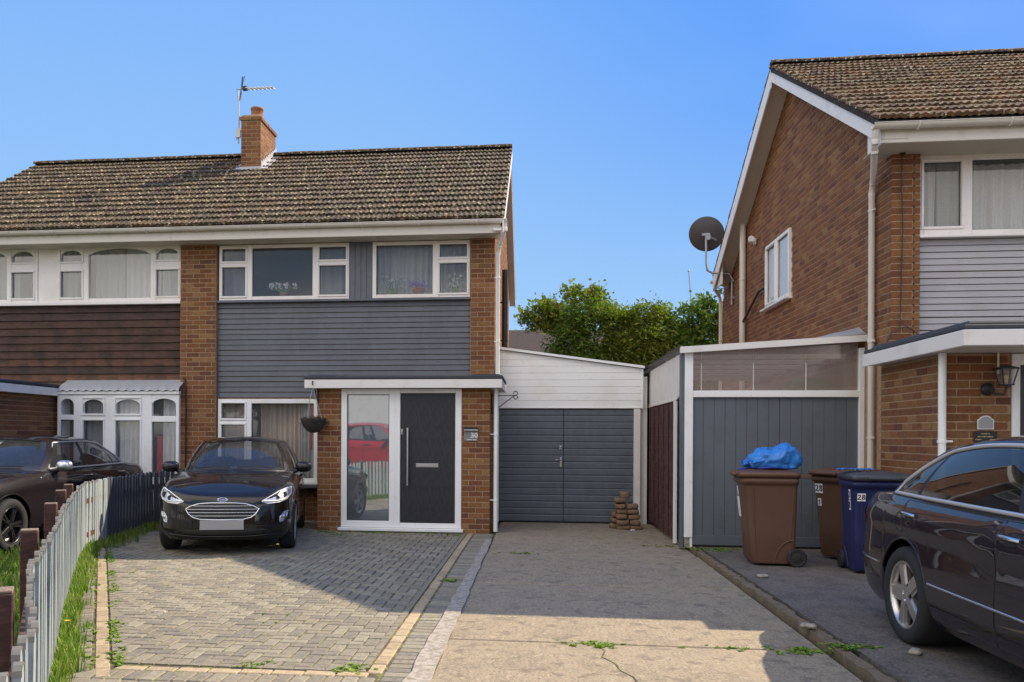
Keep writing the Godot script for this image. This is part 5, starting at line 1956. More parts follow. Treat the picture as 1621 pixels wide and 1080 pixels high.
	var fwd := Vector3(0.35, 0.38, -0.86).normalized()      # looks away from the street
	var right := fwd.cross(Vector3.UP).normalized()
	aim = Basis(right, fwd, right.cross(fwd))
	var rim := prof.duplicate()
	rim.append(Vector2(0.368, 0.075))
	rim.append(Vector2(0.360, 0.080))
	for k in range(9, -1, -1):
		rim.append(Vector2(0.36 * k / 9.0, pow(0.36 * k / 9.0, 2) * 0.55 + 0.008))
	d.lathe(rim, 36, Transform3D(aim, c))
	part("reflector", d.done(), M["dish_grey"], dish)
	var po := Geo.new()
	po.tube([Vector3(0.0, -0.12, 0.0), Vector3(0.0, 0.42, 0.0), Vector3(-0.06, 0.53, 0.0), Vector3(-0.40, 0.55, 0.0), Vector3(-0.50, 0.60, 0.0), Vector3(-0.53, 0.75, 0.0), Vector3(-0.535, 1.36, 0.0)], 0.022, 10)
	part("pole", po.done(), M["galvanised"], dish)
	var br := Geo.new()
	br.box(Vector3(0.01, 0.02, 0), Vector3(0.06, 0.05, 0.10))
	br.box(Vector3(0.01, 0.38, 0), Vector3(0.06, 0.05, 0.10))
	br.box(Vector3(-0.535, 1.36, 0.0), Vector3(0.16, 0.05, 0.06))
	br.box(Vector3(-0.50, 1.30, -0.0), Vector3(0.10, 0.10, 0.05))
	part("bracket", br.done(), M["galvanised"], dish)
	var arm := Geo.new()
	arm.tube([c - fwd * 0.03, c + right * 0.12 + Vector3(0.1, -0.12, -0.03), c + fwd * 0.46 + Vector3(0.12, -0.30, 0)], 0.02, 8)
	arm.cbox(c + fwd * 0.48 + Vector3(0.12, -0.29, 0), Vector3(0.08, 0.08, 0.12), 0.02)
	part("arm", arm.done(), M["galvanised"], dish)

	var la := thing("wall_lantern", "black glazed wall lantern beside the white door frame on the right", "lantern", Vector3(4.345, 1.93, -8.90))
	var lb := Geo.new()
	lb.lathe([Vector2(0, 0.03), Vector2(0.05, 0.026), Vector2(0.062, 0.012), Vector2(0.062, 0.0)], 20, Transform3D(Basis(Vector3.RIGHT, PI / 2), Vector3.ZERO))
	lb.tube([Vector3(0, 0, 0.02), Vector3(0.03, -0.05, 0.08), Vector3(0.09, -0.06, 0.12), Vector3(0.105, 0.0, 0.13), Vector3(0.105, 0.03, 0.13)], 0.012, 8)
	part("back_plate", lb.done(), M["black_iron"], la)
	var cage := Geo.new()
	var o := Vector3(0.105, 0.03, 0.13)
	cage.box(o + Vector3(0, 0.005, 0), Vector3(0.10, 0.012, 0.10))
	cage.lathe([Vector2(0.0, 0.20), Vector2(0.03, 0.19), Vector2(0.115, 0.165), Vector2(0.115, 0.155), Vector2(0.0, 0.155)], 4, Transform3D(Basis(Vector3.UP, PI / 4), o), false)
	for e in [[-1, -1], [1, -1], [1, 1], [-1, 1]]:
		cage.tube([o + Vector3(e[0] * 0.042, 0.01, e[1] * 0.042), o + Vector3(e[0] * 0.072, 0.156, e[1] * 0.072)], 0.006, 5)
	part("cage", cage.done(), M["black_iron"], la)
	var gl := Geo.new()
	for k in 4:
		var e: Array = [[-1, -1], [1, -1], [1, 1], [-1, 1]][k]
		var f: Array = [[-1, -1], [1, -1], [1, 1], [-1, 1]][(k + 1) % 4]
		gl.quad(o + Vector3(e[0] * 0.041, 0.012, e[1] * 0.041), o + Vector3(f[0] * 0.041, 0.012, f[1] * 0.041), o + Vector3(f[0] * 0.07, 0.154, f[1] * 0.07), o + Vector3(e[0] * 0.07, 0.154, e[1] * 0.07))
	part("glass", gl.done(), M["pane"], la)
	var bu := Geo.new()
	bu.lathe([Vector2(0, 0.0), Vector2(0.016, 0.005), Vector2(0.016, 0.04), Vector2(0.022, 0.06), Vector2(0.02, 0.085), Vector2(0, 0.10)], 14, Transform3D(Basis.IDENTITY, o + Vector3(0, 0.01, 0)))
	part("bulb", bu.done(), M["gold"], la)
	var cd := Geo.new()
	cd.tube([Vector3(0.09, 0.40, 0.015), Vector3(0.09, 0.15, 0.015)], 0.009, 6)
	part("conduit", cd.done(), M["upvc"], la)

	var sg := thing("house_sign", "arched grey house sign with white edging on the porch brickwork", "sign", Vector3(4.325, 1.60, -8.895))
	var arch := PackedVector2Array([Vector2(-0.075, -0.06), Vector2(0.075, -0.06), Vector2(0.075, 0.03)])
	var inner := PackedVector2Array([Vector2(-0.066, -0.052), Vector2(0.066, -0.052), Vector2(0.066, 0.026)])
	for k in range(1, 12):
		var a := PI * k / 12.0
		arch.append(Vector2(cos(a) * 0.055, 0.038 + sin(a) * 0.035))
		inner.append(Vector2(cos(a) * 0.048, 0.032 + sin(a) * 0.031))
	arch.append(Vector2(-0.075, 0.03))
	inner.append(Vector2(-0.066, 0.026))
	var ag := Geo.new()
	ag.ext(arch, 0.010)
	part("border", ag.done(), M["sticker"], sg)
	var ig := Geo.new()
	ig.ext(inner, 0.013)
	part("face", ig.done(), M["plate_grey"], sg)
	var bp := thing("door_plaque", "small black plaque with gold lines under the arched sign", "plaque", Vector3(4.325, 1.47, -8.895))
	slab(bp, "plate", Vector3(-0.105, -0.055, 0.0), Vector3(0.105, 0.05, 0.008), "ink", 0.003)
	for k in 3:
		var ln := Geo.new()
		var wd: float = [0.09, 0.15, 0.19][k]
		var n := int(wd / 0.012)
		for j in n:
			if k == 2 and j > 4 and j < n - 4:
				continue
			ln.box(Vector3(-wd / 2.0 + (j + 0.5) * 0.012, 0.026 - 0.028 * k, 0.0092), Vector3(0.008 if (j * 7 + k) % 5 > 0 else 0.004, 0.009 if (j * 3 + k) % 4 > 0 else 0.012, 0.002))
		part("gold_line", ln.done(), M["gold"], bp)


# ---------------------------------------------------------------- far things
func far_house(label: String, at: Vector3, wide: float, deep: float, eave: float, top: float, turn: float, wall_m: String, with_front := true) -> Node3D:
	var h := thing("far_house", label, "house", at, turn)
	var w := Geo.new()
	w.ext(PackedVector2Array([Vector2(-deep / 2.0, 0), Vector2(deep / 2.0, 0), Vector2(deep / 2.0, eave), Vector2(0, top - 0.12), Vector2(-deep / 2.0, eave)]), wide, Transform3D(Basis(Vector3(0, 0, 1), Vector3(0, 1, 0), Vector3(-1, 0, 0)), Vector3(wide / 2.0, 0, 0)))
	part("wall", w.done(), M[wall_m], h)
	var g := Geo.new()
	for s in [1.0, -1.0]:
		sheet(g, Vector3(-wide / 2.0 - 0.2, eave - 0.2, s * (deep / 2.0 + 0.35)), Vector3(wide / 2.0 + 0.2, eave - 0.2, s * (deep / 2.0 + 0.35)), Vector3(wide / 2.0 + 0.2, top, 0), Vector3(-wide / 2.0 - 0.2, top, 0), -0.06 * s)
	var roof := part("roof", g.done(), M["tile_far"], h)
	var rows := Geo.new()
	var n := 14
	for s in [1.0, -1.0]:
		for k in n:
			var f := (k + 0.5) / n
			var y := lerpf(eave - 0.2, top, f) + 0.03
			var z: float = s * lerpf(deep / 2.0 + 0.35, 0.0, f)
			var m := int(wide / 0.3)
			for j in m:
				rows.box(Vector3(-wide / 2.0 + (j + 0.5) * wide / m, y, z), Vector3(wide / m - 0.05, 0.05, (deep / 2.0 + 0.35) / n * 1.02), Basis(Vector3.RIGHT, s * (atan2(top - eave + 0.2, deep / 2.0 + 0.35) - 0.03)))
	tag(part("tiling", rows.done(), M["tile_far"], roof), "", "", "", "stuff")
	if with_front:
		slab(h, "fascia", Vector3(-wide / 2.0 - 0.2, eave - 0.42, deep / 2.0 + 0.3), Vector3(wide / 2.0 + 0.2, eave - 0.2, deep / 2.0 + 0.36), "white_paint")
	if with_front:
		for k in 2:
			for j in 2:
				var x := -wide / 4.0 + wide / 2.0 * k
				var y := 0.9 + 2.5 * j
				window(h, Vector3(0, 0, deep / 2.0 + 0.08), x - 1.0, x + 1.0, y, y + 1.2, [[x - 0.92, x - 0.05, [[y + 0.08, y + 1.12]]], [x + 0.05, x + 0.92, [[y + 0.08, y + 1.12]]]])
				slab(h, "blind", Vector3(x - 0.98, y + 0.02, deep / 2.0 + 0.003), Vector3(x + 0.98, y + 1.18, deep / 2.0 + 0.02), "room_dark", 0.001)
	return h


func leaf_clump(seed_: int, n: int, size: float, spread: float, needle := false) -> ArrayMesh:
	var r := RandomNumberGenerator.new()
	r.seed = seed_
	var g := Geo.new()
	for k in n:
		var p := Vector3(r.randfn(0, 1), r.randfn(0, 0.8), r.randfn(0, 1)) * spread
		var d := Vector3(r.randf_range(-1, 1), r.randf_range(-0.7, 0.8), r.randf_range(-1, 1)).normalized()
		var s := d.cross(Vector3(r.randf_range(-1, 1), r.randf_range(-1, 1), r.randf_range(-1, 1)).normalized()).normalized()
		var l := size * r.randf_range(0.6, 1.2)
		var w := l * (0.16 if needle else 0.36)
		g.tri(p, p + d * l * 0.45 + s * w, p + d * l)
		g.tri(p, p + d * l, p + d * l * 0.45 - s * w)
	return g.done()


# crown: list of [centre, radii, clumps]
func tree(called: String, label: String, category: String, base: Vector3, limbs: Array, crown: Array, clumps: Array, leaf: String, tones: Array, group := "", seed_ := 1, skin := 0.55) -> Node3D:
	var o := thing(called, label, category, base, 0.0, group)
	var r := RandomNumberGenerator.new()
	r.seed = seed_
	var t := Geo.new()
	for l in limbs:
		t.tube(l[0], l[1], 7, l[2])
	part("trunk", t.done(), M["bark"], o)
	for v in clumps.size():
		var xfs := []
		var cols := []
		for c in crown:
			var n: int = int(c[2] / clumps.size())
			for k in n:
				var d := Vector3(r.randfn(0, 1), r.randfn(0, 1), r.randfn(0, 1)).normalized()
				var f := pow(r.randf(), skin)
				var p: Vector3 = c[0] + d * f * (c[1] as Vector3) * (1.0 + 0.22 * sin(d.x * 5.0 + d.y * 4.0 + c[0].x * 3.0))
				if sin(p.x * 5.1 + seed_) + sin(p.y * 4.3 + 1.0) + sin(p.z * 4.7) < -1.15:
					continue
				xfs.append(Transform3D(Basis(Vector3.UP, r.randf() * TAU).rotated(Vector3.RIGHT, r.randf_range(-0.6, 0.6)).scaled(Vector3.ONE * r.randf_range(0.7, 1.3)), p))
				var tone: Color = tones[r.randi() % tones.size()]
				cols.append(tone * r.randf_range(0.7, 1.35))
		tag(many("crown" if v == 0 else "foliage", clumps[v], M[leaf], xfs, cols, o), "", "", "", "stuff")
	return o


func far_things() -> void:
	far_house("far house with a dark tiled roof seen past the black pipe, behind the bushes", Vector3(-2.6, 0, -36.0), 16.0, 8.0, 4.2, 5.85, 0.0, "brick4", false)
	var small := [leaf_clump(1, 10, 0.11, 0.09), leaf_clump(2, 10, 0.09, 0.10)]
	var fine := [leaf_clump(3, 16, 0.12, 0.10, true), leaf_clump(4, 16, 0.10, 0.10, true)]
	var big := [leaf_clump(5, 8, 0.16, 0.12), leaf_clump(6, 9, 0.13, 0.13)]
	var g1 := "bushes and trees along the back of the gardens"
	var olive := [Color(1.0, 1.0, 1.0), Color(1.3, 1.05, 0.9), Color(0.8, 0.85, 0.8)]
	# feathery conifer
	tree("conifer_bush", "feathery green conifer, tallest of the bushes behind the garage", "bush", Vector3(0.9, 0, -21.5), [[[Vector3(0, 0, 0), Vector3(0.02, 2.0, 0), Vector3(0.1, 4.6, 0)], 0.12, 0.02]],
		[[Vector3(0.05, 3.9, 0), Vector3(0.45, 0.9, 0.4), 620], [Vector3(-0.05, 3.1, 0.1), Vector3(0.85, 0.85, 0.6), 760], [Vector3(-0.42, 2.8, 0.1), Vector3(0.6, 0.8, 0.5), 460], [Vector3(0.1, 1.9, 0), Vector3(1.0, 1.0, 0.7), 360], [Vector3(0.35, 4.5, 0), Vector3(0.22, 0.35, 0.2), 60]], fine, "leaf1", olive, g1, 11, 0.7)
	# open crowned tree above it
	var limbs := [[[Vector3(0, 0, 0), Vector3(0.1, 2.0, 0), Vector3(0.05, 3.2, 0)], 0.09, 0.05]]
	var crown := []
	var rr := RandomNumberGenerator.new()
	rr.seed = 77
	for tip in [Vector3(-1.62, 4.5, 0.2), Vector3(-1.3, 4.75, 0.1), Vector3(-1.1, 4.95, -0.3), Vector3(-0.5, 5.15, 0.1), Vector3(0.05, 5.1, 0.3), Vector3(0.3, 4.9, -0.2), Vector3(0.5, 4.6, 0.2), Vector3(-1.1, 4.4, -0.2), Vector3(-0.75, 4.6, 0.0), Vector3(0.95, 4.5, 0.1), Vector3(1.2, 4.25, 0.0)]:
		var a := Vector3(0.05, 3.1, 0)
		var m: Vector3 = a.lerp(tip, 0.55) + Vector3(rr.randf_range(-0.1, 0.1), 0.18, rr.randf_range(-0.1, 0.1))
		limbs.append([[a, m, tip], 0.035, 0.006])
		crown.append([tip, Vector3(0.27, 0.2, 0.27), 40])
		crown.append([m.lerp(tip, 0.6), Vector3(0.24, 0.16, 0.24), 30])
	tree("open_tree", "thin branched tree with loose yellow green leaves rising above the garage roof", "tree", Vector3(1.35, 0, -22.3), limbs, crown, small, "leaf2", [Color(0.9, 1.0, 0.8), Color(1.3, 1.1, 0.9), Color(0.7, 0.85, 0.7)], g1, 12)
	# the long hedge-like bushes
	var at := [Vector3(1.95, 0, -21.8), Vector3(2.75, 0, -21.6), Vector3(3.5, 0, -21.9), Vector3(4.2, 0, -21.6), Vector3(5.0, 0, -21.8)]
	var words := ["yellow green bush directly right of the feathery conifer", "mid green bush left of the thin mast, with a dark base", "loose leafed bush just left of the thin radio mast", "dark leafed bush between the thin mast and the brick gable", "dark bush tight against the corner of the brick gable"]
	var tops := [4.3, 4.4, 4.5, 4.45, 4.9]
	for k in 5:
		var t: float = tops[k]
		var lm := [[[Vector3(0, 0, 0), Vector3(0.05, 1.5, 0), Vector3(0, t - 0.6, 0)], 0.06, 0.02]]
		var cr := [[Vector3(0, t - 0.75, 0), Vector3(0.66, 0.72, 0.5), 640], [Vector3(-0.1, t - 1.6, 0.15), Vector3(0.8, 0.95, 0.5), 560], [Vector3(0.1, t - 2.6, 0), Vector3(0.7, 0.7, 0.5), 200]]
		for j in 8:
			var tip := Vector3(rr.randf_range(-0.6, 0.6), t + rr.randf_range(-0.25, 0.3), rr.randf_range(-0.3, 0.3))
			lm.append([[Vector3(0, t - 1.2, 0), tip.lerp(Vector3(0, t - 1.2, 0), 0.4) + Vector3(0.05, 0.05, 0), tip], 0.016, 0.004])
			cr.append([tip, Vector3(0.13, 0.13, 0.13), 16])
		tree("garden_bush", words[k], "bush", at[k], lm, cr, small if k > 1 else fine, ["leaf0", "leaf0", "leaf3", "leaf1", "leaf1"][k], olive, g1, 20 + k, 0.75)
	var mast := thing("radio_mast", "thin upright radio mast standing above the bushes left of the dish", "mast", Vector3(4.18, 0, -24.0))
	var mg := Geo.new()
	mg.tube([Vector3(0, 0, 0), Vector3(0.0, 4.7, 0), Vector3(-0.10, 6.0, 0)], 0.026, 8, 0.014)
	mg.lathe([Vector2(0.0, 0), Vector2(0.026, 0.01), Vector2(0.026, 0.05), Vector2(0, 0.06)], 10, Transform3D(Basis.IDENTITY, Vector3(-0.10, 5.97, 0)))
	part("pole", mg.done(), M["galvanised"], mast)
	# across the street: what the panes and the paintwork mirror
	far_house("pale rendered house across the street, mirrored in the porch side light", Vector3(-9.0, 0, 21.0), 12.0, 8.0, 5.0, 7.4, 180.0, "white_board")
	far_house("second brick house across the street, mirrored in the panes", Vector3(6.5, 0, 21.0), 12.0, 8.0, 5.0, 7.4, 180.0, "brick3")
	for k in 3:
		var p: Vector3 = [Vector3(-14.5, 0, 15.0), Vector3(-20.0, 0, 19.0), Vector3(-1.0, 0, 18.0)][k]
		tree("street_tree", ["broad green tree mirrored in the arched panes of the left house", "tall tree left of the mirrored brick house", "tree standing between the two houses across the street"][k], "tree", p, [[[Vector3(0, 0, 0), Vector3(0.1, 2.0, 0), Vector3(0, 3.4, 0)], 0.2, 0.1]],
			[[Vector3(0, 4.6, 0), Vector3(2.1, 2.0, 2.1), 700], [Vector3(1.0, 3.8, 0.4), Vector3(1.4, 1.2, 1.4), 260], [Vector3(-1.1, 3.9, -0.3), Vector3(1.3, 1.2, 1.4), 260]], [leaf_clump(30 + k, 14, 0.3, 0.28)], "leaf0", olive, "trees across the street", 40 + k)


# ---------------------------------------------------------------- cars
class CarShape:
	var L := 4.0
	var ybot := 0.19
	var cols: Array[Vector2] = []       # plan outline of one half from the nose to the tail: (s, x)
	var nors: Array[Vector2] = []
	var top: Array = []
	var ins_s: Array = []
	var ins_f: Array = []
	var ins_r: Array = []
	var axles: Array = []
	var arch := 0.37
	var axle_y := 0.31
	var crown := 0.1
	var roof: Array = []
	var kr := 0.2
	var gbase: Array = []
	var gtop: Array = []
	var bulge := 0.035

	static func keyed(pts: Array, s: float) -> float:     # smooth curve through (s, value) keys
		var n := pts.size()
		if s <= pts[0].x:
			return pts[0].y
		if s >= pts[n - 1].x:
			return pts[n - 1].y
		var k := 0
		while pts[k + 1].x < s:
			k += 1
		var a: Vector2 = pts[k]
		var b: Vector2 = pts[k + 1]
		var h := b.x - a.x
		var d := (b.y - a.y) / h
		var m0 := d
		var m1 := d
		if k > 0:
			var e: float = (a.y - pts[k - 1].y) / (a.x - pts[k - 1].x)
			m0 = (d + e) / 2.0 if d * e > 0.0 else 0.0
		if k < n - 2:
			var e: float = (pts[k + 2].y - b.y) / (pts[k + 2].x - b.x)
			m1 = (d + e) / 2.0 if d * e > 0.0 else 0.0
		var t := (s - a.x) / h
		var t2 := t * t
		var t3 := t2 * t
		return a.y * (2 * t3 - 3 * t2 + 1) + m0 * h * (t3 - 2 * t2 + t) + b.y * (-2 * t3 + 3 * t2) + m1 * h * (t3 - t2)

	static func along(pts: Array, t: float) -> Vector2:    # Catmull-Rom by index, mirrored at both ends
		var n := pts.size()
		var k := clampi(int(floor(t)), 0, n - 2)
		var f := t - k
		var p0: Vector2 = pts[k - 1] if k > 0 else Vector2(pts[1].x, -pts[1].y)
		var p1: Vector2 = pts[k]
		var p2: Vector2 = pts[k + 1]
		var p3: Vector2 = pts[k + 2] if k < n - 2 else Vector2(pts[n - 2].x, -pts[n - 2].y)
		return p1.cubic_interpolate(p2, p0, p3, f)

	func outline(pts: Array, n: int) -> void:
		var fine: Array[Vector2] = []
		for k in 601:
			fine.append(along(pts, (pts.size() - 1) * k / 600.0))
		var len := [0.0]
		for k in 600:
			len.append(len[k] + fine[k].distance_to(fine[k + 1]))
		var j := 0
		for k in n:
			var want: float = len[600] * k / (n - 1)
			while j < 599 and len[j + 1] < want:
				j += 1
			cols.append(fine[j].lerp(fine[j + 1], (want - len[j]) / maxf(len[j + 1] - len[j], 1e-6)))
		for k in n:
			var a: Vector2 = cols[k - 1] if k > 0 else Vector2(cols[1].x, -cols[1].y)
			var b: Vector2 = cols[k + 1] if k < n - 1 else Vector2(cols[n - 2].x, -cols[n - 2].y)
			var d := (b - a).normalized()
			nors.append(Vector2(-d.y, d.x))        # outward: at the nose towards -s, on the side towards +x

	func inset(hy: float, nor: Vector2) -> float:
		var wf := maxf(0.0, -nor.x)
		var wr := maxf(0.0, nor.x)
		wf *= wf
		wr *= wr
		return keyed(ins_s, hy) * (1.0 - wf - wr) + keyed(ins_f, hy) * wf + keyed(ins_r, hy) * wr

	func at(k: int, hy: float, off := 0.0) -> Vector3:     # hy: height share between ybot and the top line
		var c := cols[k]
		var n := nors[k]
		var p := c - n * (inset(hy, n) - off)
		var yt := keyed(top, p.x)
		return Vector3(maxf(p.y, 0.0), lerpf(ybot, yt, hy), L / 2.0 - p.x)

	func floor_at(k: int) -> float:                        # the lower edge: sill, or the wheel arch
		var c := cols[k]
		var y := ybot
		if nors[k].y > 0.6:
			for a in axles:
				var d := absf(c.x - a)
				if d < arch:
					y = maxf(y, axle_y + sqrt(arch * arch - d * d))
		return y

	func front(x: float, y: float, off := 0.0) -> Vector3:
		var last := Vector3.ZERO
		for k in cols.size():
			var yt := keyed(top, cols[k].x)
			var p := at(k, clampf((y - ybot) / (yt - ybot), 0.0, 1.0), off)
			p.y = minf(p.y, y)
			if p.x >= absf(x) and k > 0:
				var q := last.lerp(p, (absf(x) - last.x) / maxf(p.x - last.x, 1e-5))
				q.y = y
				q.x = x
				return q
			last = p
			if cols[k].x > L * 0.4:
				break
		return Vector3(x, y, last.z)

	func side(s: float, y: float, off := 0.0) -> Vector3:
		var a := 0
		for k in range(1, cols.size()):
			if cols[k].x >= s and nors[k].y > 0.2:
				a = k
				break
		var f := clampf((s - cols[a - 1].x) / maxf(cols[a].x - cols[a - 1].x, 1e-5), 0.0, 1.0)
		var yt := keyed(top, s)
		var hy := clampf((y - ybot) / (yt - ybot), 0.0, 1.0)
		var p := at(a - 1, hy, off).lerp(at(a, hy, off), f)
		p.y = y
		return p

	func deck_y(s: float, x: float, edge: float) -> float:
		return keyed(top, s) + crown * smoothstep(0.0, 0.5, s) * maxf(0.0, edge * edge - x * x)

	func roof_y(s: float, x: float) -> float:
		return keyed(roof, s) - kr * x * x

	func glass(t: float, h: float, off := 0.0) -> Vector3:
		var b := along(gbase, t)
		var c := along(gtop, t)
		b.y = maxf(b.y, 0.0)
		c.y = maxf(c.y, 0.0)
		var b2 := along(gbase, minf(t + 0.05, gbase.size() - 1.0))
		var b0 := along(gbase, maxf(t - 0.05, 0.0))
		var d := (b2 - b0).normalized()
		var n := Vector2(-d.y, d.x)
		var p := b.lerp(c, h) + n * (bulge * 4.0 * h * (1.0 - h) + off)
		var y := lerpf(deck_y(b.x, b.y, 0.72) - 0.01 if t < 3.0 else keyed(top, b.x) - 0.004, roof_y(c.x, c.y), h)
		if t < 2.2 or t > gbase.size() - 3.0:
			y += off + bulge * 2.2 * h * (1.0 - h)
		return Vector3(maxf(p.y, 0.0), y, L / 2.0 - p.x)


func flipx(p: Vector3, side: float) -> Vector3:
	return Vector3(p.x * side, p.y, p.z)


func side_quad(g: Geo, a: Vector3, b: Vector3, c: Vector3, d: Vector3, s: float) -> void:
	if s > 0:
		g.quad(a, b, c, d)
	else:
		g.quad(flipx(a, s), flipx(d, s), flipx(c, s), flipx(b, s))


# patch over a polygon (star shaped) whose points are laid on a surface by put(x, y)
func laid_patch(poly: Array, put: Callable, rings := 6, per_edge := 5) -> Geo:
	var edge: Array[Vector2] = []
	var mid := Vector2.ZERO
	for k in poly.size():
		var a: Vector2 = poly[k]
		var b: Vector2 = poly[(k + 1) % poly.size()]
		for j in per_edge:
			edge.append(a.lerp(b, float(j) / per_edge))
		mid += a / poly.size()
	var g := Geo.new(true)
	var n := edge.size()
	var c: Vector3 = put.call(mid.x, mid.y)
	var last: Array[Vector3] = []
	for r in range(1, rings + 1):
		var row: Array[Vector3] = []
		for e in edge:
			var q := mid.lerp(e, float(r) / rings)
			row.append(put.call(q.x, q.y))
		for k in n:
			var j := (k + 1) % n
			if r == 1:
				g.tri(c, row[k], row[j])
			else:
				g.quad(last[k], row[k], row[j], last[j])
		last = row
	return g


func laid_line(g: Geo, pts: Array, put: Callable, r: float, closed := false, per_edge := 6, seg := 6) -> void:
	var path := []
	var n := pts.size()
	for k in (n if closed else n - 1):
		var a: Vector2 = pts[k]
		var b: Vector2 = pts[(k + 1) % n]
		for j in per_edge:
			var q := a.lerp(b, float(j) / per_edge)
			path.append(put.call(q.x, q.y))
	var e: Vector2 = pts[0] if closed else pts[n - 1]
	path.append(put.call(e.x, e.y))
	g.tube(path, r, seg)


func wheel(car: Node3D, at: Vector3, side: float, R: float, W: float, rim: float, style: String) -> void:
	var o := node_part("wheel", car, at)
	var turn := Transform3D(Basis(Vector3(0, 0, 1), -PI / 2 * side), Vector3.ZERO)
	var t := Geo.new()
	t.lathe([Vector2(rim - 0.005, -W / 2 + 0.02), Vector2(rim + 0.012, -W / 2), Vector2(R - 0.03, -W / 2 - 0.004), Vector2(R - 0.006, -W / 2 + 0.022), Vector2(R, -W / 4), Vector2(R, W / 4), Vector2(R - 0.006, W / 2 - 0.022), Vector2(R - 0.03, W / 2 + 0.004), Vector2(rim + 0.012, W / 2), Vector2(rim - 0.005, W / 2 - 0.02)], 48, turn)
	part("tyre", t.done(), M["tyre"], o)
	var d := Geo.new()
	d.lathe([Vector2(0.0, 0.02), Vector2(rim * 0.62, 0.02), Vector2(rim * 0.62, -0.02), Vector2(rim - 0.012, -0.05), Vector2(rim - 0.012, W / 2 - 0.02)], 40, turn)
	part("brake_disc", d.done(), M["alloy_dark"], o)
	var g := Geo.new()
	g.lathe([Vector2(rim - 0.02, W / 2 - 0.05), Vector2(rim - 0.014, W / 2 - 0.012), Vector2(rim - 0.002, W / 2 - 0.006), Vector2(rim + 0.008, W / 2 - 0.010), Vector2(rim + 0.002, W / 2 - 0.04)], 48, turn)
	g.lathe([Vector2(0, W / 2 - 0.018), Vector2(0.03, W / 2 - 0.02), Vector2(0.062, W / 2 - 0.032), Vector2(0.07, W / 2 - 0.07)], 24, turn)
	var wide := style == "wide"
	for k in 5:
		var a := TAU * k / 5.0 + 0.3
		for half in ([0.0] if wide else [-0.13, 0.13]):
			var w0 := 0.055 if wide else 0.024
			var w1 := 0.062 if wide else 0.02
			var b := Basis(Vector3(0, 1, 0), a + half)
			for q in [[1.0, 0.0], [0.55, 0.010]]:
				var poly := PackedVector2Array([Vector2(0.04, -w0 * q[0]), Vector2(rim * 0.75, -w1 * q[0] * 0.9), Vector2(rim - 0.01, -w1 * q[0]), Vector2(rim - 0.01, w1 * q[0]), Vector2(rim * 0.75, w1 * q[0] * 0.9), Vector2(0.04, w0 * q[0])])
				var x := Transform3D(b * Basis(Vector3(1, 0, 0), Vector3(0, 0, -1), Vector3(0, 1, 0)), Vector3(0, W / 2 - 0.055 + q[1], 0))
				g.ext(poly, 0.03, turn * x)
	for k in 5:
		var a := TAU * k / 5.0 + 0.93
		g.lathe([Vector2(0.009, 0.0), Vector2(0.009, 0.012), Vector2(0, 0.014)], 8, turn * Transform3D(Basis.IDENTITY, Vector3(cos(a) * 0.042, W / 2 - 0.028, sin(a) * 0.042)))
	part("rim", g.done(), M["alloy"] if style != "dark" else M["alloy_dark"], o)


func seat(car: Node3D, at: Vector3) -> void:
	var g := Geo.new()
	g.cbox(at + Vector3(0, 0.62, -0.02), Vector3(0.46, 0.66, 0.14), 0.05, Basis(Vector3.RIGHT, -0.22))
	g.cbox(at + Vector3(0, 1.07, -0.13), Vector3(0.26, 0.19, 0.10), 0.04, Basis(Vector3.RIGHT, -0.15))
	g.tube([at + Vector3(-0.06, 0.9, -0.10), at + Vector3(-0.06, 1.0, -0.12)], 0.008, 6)
	g.tube([at + Vector3(0.06, 0.9, -0.10), at + Vector3(0.06, 1.0, -0.12)], 0.008, 6)
	part("seat", g.done(), M["cabin"], car)


